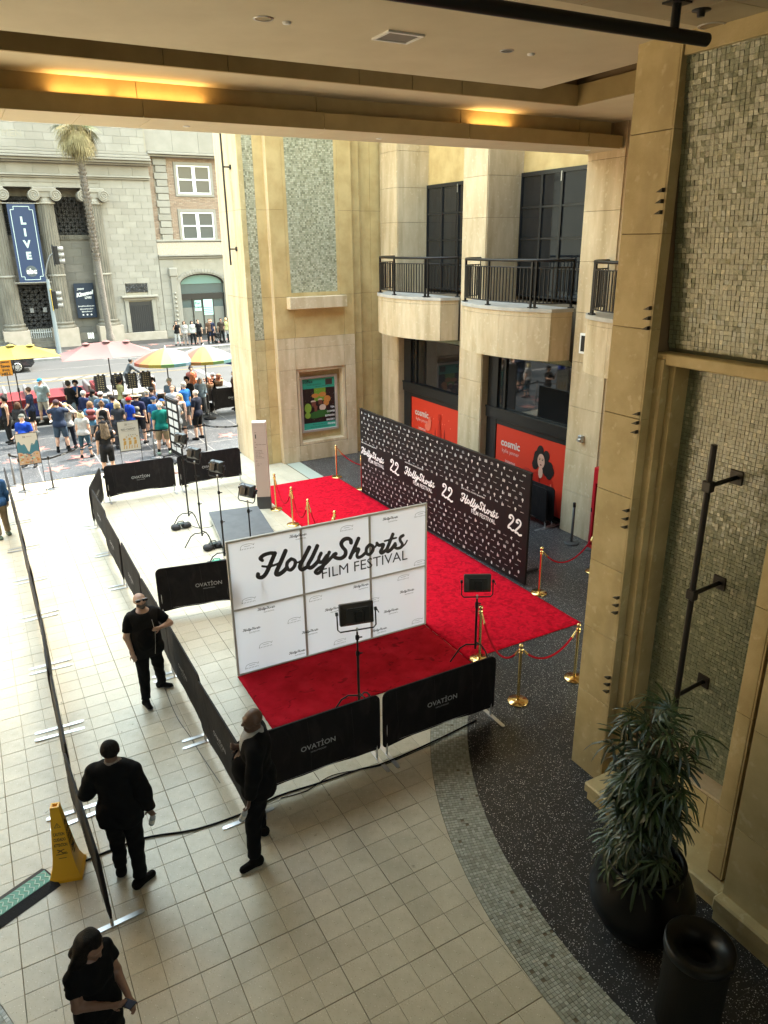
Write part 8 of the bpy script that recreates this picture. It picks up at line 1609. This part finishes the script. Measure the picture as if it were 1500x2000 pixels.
cr('woman with long blonde hair in grey dress', 1046, 356, 140, H=1.70, top=('dress', (.20, .19, .17)), bottom=('skirt', (.20, .19, .17)), hair=('long', (.45, .28, .12)), female=True, skin=LS)
cr('man in beige cap, bright blue shirt and grey shorts', 1072, 290, 30, H=1.80, top=('polo', (.03, .18, .55)), bottom=('shorts', (.20, .20, .20)), hat=('cap', (.62, .56, .48)), hair=('short', GRH), shoes=GY, build=1.12)
cr('white haired man in navy polo and black shorts standing alone by the belt', 1141, 335, 40, H=1.80, top=('polo', (.015, .02, .04)), bottom=('shorts', BK), hair=('short', (.55, .48, .42)), shoes=BK, build=1.18)
cr('dark haired man in striped black shirt at the vendor table', 1076, 250, 150, H=1.70, top=('tee', (.04, .04, .045)), bottom=('trousers', BK), hair=('curly', DKH), skin=LS, dy=-.4)
cr('red haired woman in white tank top seen from behind', 1110, 222, -10, H=1.66, top=('tank', (.62, .62, .58)), bottom=('shorts', GY), hair=('long', (.36, .12, .05)), female=True, dy=-.4)
cr('vendor woman with hair bun and reddish top', 1105, 190, 180, H=1.68, top=('tee', (.40, .13, .10)), bottom=('trousers', BK), hair=('bun', DKH), female=True, skin=TS, build=1.2, dy=-.3)
cr('grey haired woman in light blue blouse bending at the vendor table', 1155, 252, 170, H=1.60, top=('shirt', (.42, .55, .68)), bottom=('trousers', GY), hair=('bob', GRH), female=True, lean=.25, arms=('bent', 'bent'), build=1.15, dy=-.3)
cr('grey haired person in black jacket facing away behind the sidewalk barrier', 1250, 238, 60, H=1.58, top=('shirt', BK), bottom=('trousers', BK), hair=('short', GRH), build=1.1, dy=.2)
cr('person in dark striped clothes cut off by the tower edge', 1366, 222, 90, H=1.68, top=('shirt', (.12, .06, .05)), bottom=('trousers', (.08, .05, .05)), hair=('long', BRN), female=True)
# -- far pedestrians
def fr(label, hx, hy, a, H=1.72, **k):
    x, y = at_head(hx/3.26, 230+hy/3.26, H); y_ = 46.6; q = onY(hx/3.26, 230+hy/3.26, y_); person(label, q[0], y_, deg(a), H=max(1.5, min(1.9, H)), vox=.03, group='people waiting across the street', **k)
fr('woman in black top and white trousers across the street, leftmost', 1122, 1325, 160, top=('tee', BK), bottom=('trousers', WH), hair=('pony', DKH), female=True, arms=('face', 'down'))
fr('person in patterned white shirt across the street, second from left', 1172, 1325, 175, top=('shirt', (.55, .53, .52)), bottom=('capri', (.4, .36, .34)), hair=('bob', BRN), female=True, H=1.66)
fr('woman in white top and wide black trousers across the street', 1222, 1325, 180, top=('shirt', WH), bottom=('trousers', BK), hair=('long', DKH), female=True, H=1.66)
fr('boy in black sports t-shirt and shorts across the street', 1258, 1290, 180, top=('tee', BK), bottom=('shorts', BK), hair=('short', BRN), shoes=BK)
fr('man in navy t-shirt with white shoes across the street', 1340, 1290, 180, top=('tee', NV), bottom=('shorts', NV), hair=('short', BRN), shoes=WH)
fr('person behind the man in the navy t-shirt across the street', 1328, 1275, 170, top=('tee', (.2, .12, .08)), bottom=('trousers', BK), hair=('short', BRN))
fr('man in dark brown shirt across the street beside the stroller', 1402, 1270, 170, top=('tee', (.08, .06, .05)), bottom=('trousers', BK), hair=('short', DKH), skin=TS)
fr('woman in pale yellow top and white trousers across the street', 1437, 1290, 180, top=('tee', (.62, .62, .30)), bottom=('trousers', (.6, .6, .62)), hair=('bob', BLO), female=True)
fr('person in dark clothes nearest the tower edge across the street', 1456, 1285, 180, top=('shirt', BK), bottom=('trousers', BK), hair=('short', BRN))
# -- cyclist
cxp = onY(258, 765, 31); c0 = gz(263, 768, -.15); bx, by = c0[0]-.1, c0[1]
bk_ = thing('bicycle', 'dark bicycle ridden to the right on the road behind the souvenir racks', 'bicycle', (bx, by, -.15))
for sx, nm in ((-.52, 'rear'), (.52, 'front')):
    w = link('wheel', None, bk_, (sx, 0, .34)); m_ = MB(); m_.tube([(.33*math.cos(a), 0, .33*math.sin(a)) for a in np.linspace(0, 6.2832, 29)], .018, 6, cap=False); m_.build('tyre', BLKM, w, world=False); m_ = MB(); [m_.tube([(0, 0, 0), (.32*math.cos(k*.524), 0, .32*math.sin(k*.524))], .003, 3) for k in range(12)]; m_.build('spokes', STEEL, w, world=False)
m_ = MB(); [m_.tube([a, c_], .016, 6) for a, c_ in (((-.52, 0, .34), (-.05, 0, .30)), ((-.05, 0, .30), (-.18, 0, .82)), ((-.52, 0, .34), (-.15, 0, .76)), ((-.05, 0, .30), (.36, 0, .76)), ((-.16, 0, .78), (.34, 0, .84)), ((.34, 0, .90), (.52, 0, .34)))]; m_.build('frame', solid('bike_dark', (.03, .03, .035), .3), bk_, world=False)
m_ = MB(); m_.tube([(.34, 0, .88), (.36, 0, 1.0)], .014, 6); m_.tube([(.38, -.28, 1.02), (.36, 0, 1.0), (.38, .28, 1.02)], .012, 6); m_.build('handlebar', BLK, bk_, world=False); m_ = MB(); m_.box(-.30, -.07, .86, -.06, .07, .91, c=.02); m_.build('saddle', BLK, bk_, world=False)
person('cyclist in grey long sleeved shirt and grey cap riding to the right on the road', bx-.18, by, deg(-90), H=1.74, z0=-.11, top=('shirt', (.13, .14, .15)), bottom=('trousers', (.08, .08, .09)), hat=('cap', (.16, .16, .16)), hair=('short', DKH), skin=TS, lean=.55, armv=[((.0, .75, -.75), (.0, .8, -.55)), ((.0, .75, -.75), (.0, .8, -.55))], feet=[(.12, .12, 0), (-.12, .02, 0)])
sm_ = thing('stroller', 'dark folding stroller beside the man in brown across the street', 'stroller', (15.6, 46.2, 0)); m_ = MB(); [m_.tube([a, c_], .02, 5) for a, c_ in (((-.2, 0, .1), (.2, 0, .95)), ((.25, 0, .1), (-.2, 0, .6)), ((-.2, .4, .1), (.2, .4, .95)), ((.25, .4, .1), (-.2, .4, .6)))]; m_.build('frame', BLK, sm_, world=False); m_ = MB(); m_.box(-.25, .03, .4, .1, .37, .75, c=.05); m_.build('seat', BLKM, sm_, world=False); q = onY(1395/3.26, 230+1390/3.26, 46.2); sm_.location = (q[0], 46.2, 0)
for dx_ in (-.2, .25): m_ = MB(); m_.tube([(dx_, -.03, .1), (dx_, .43, .1)], .09, 12); m_.build('wheel', BLKM, sm_, world=False)
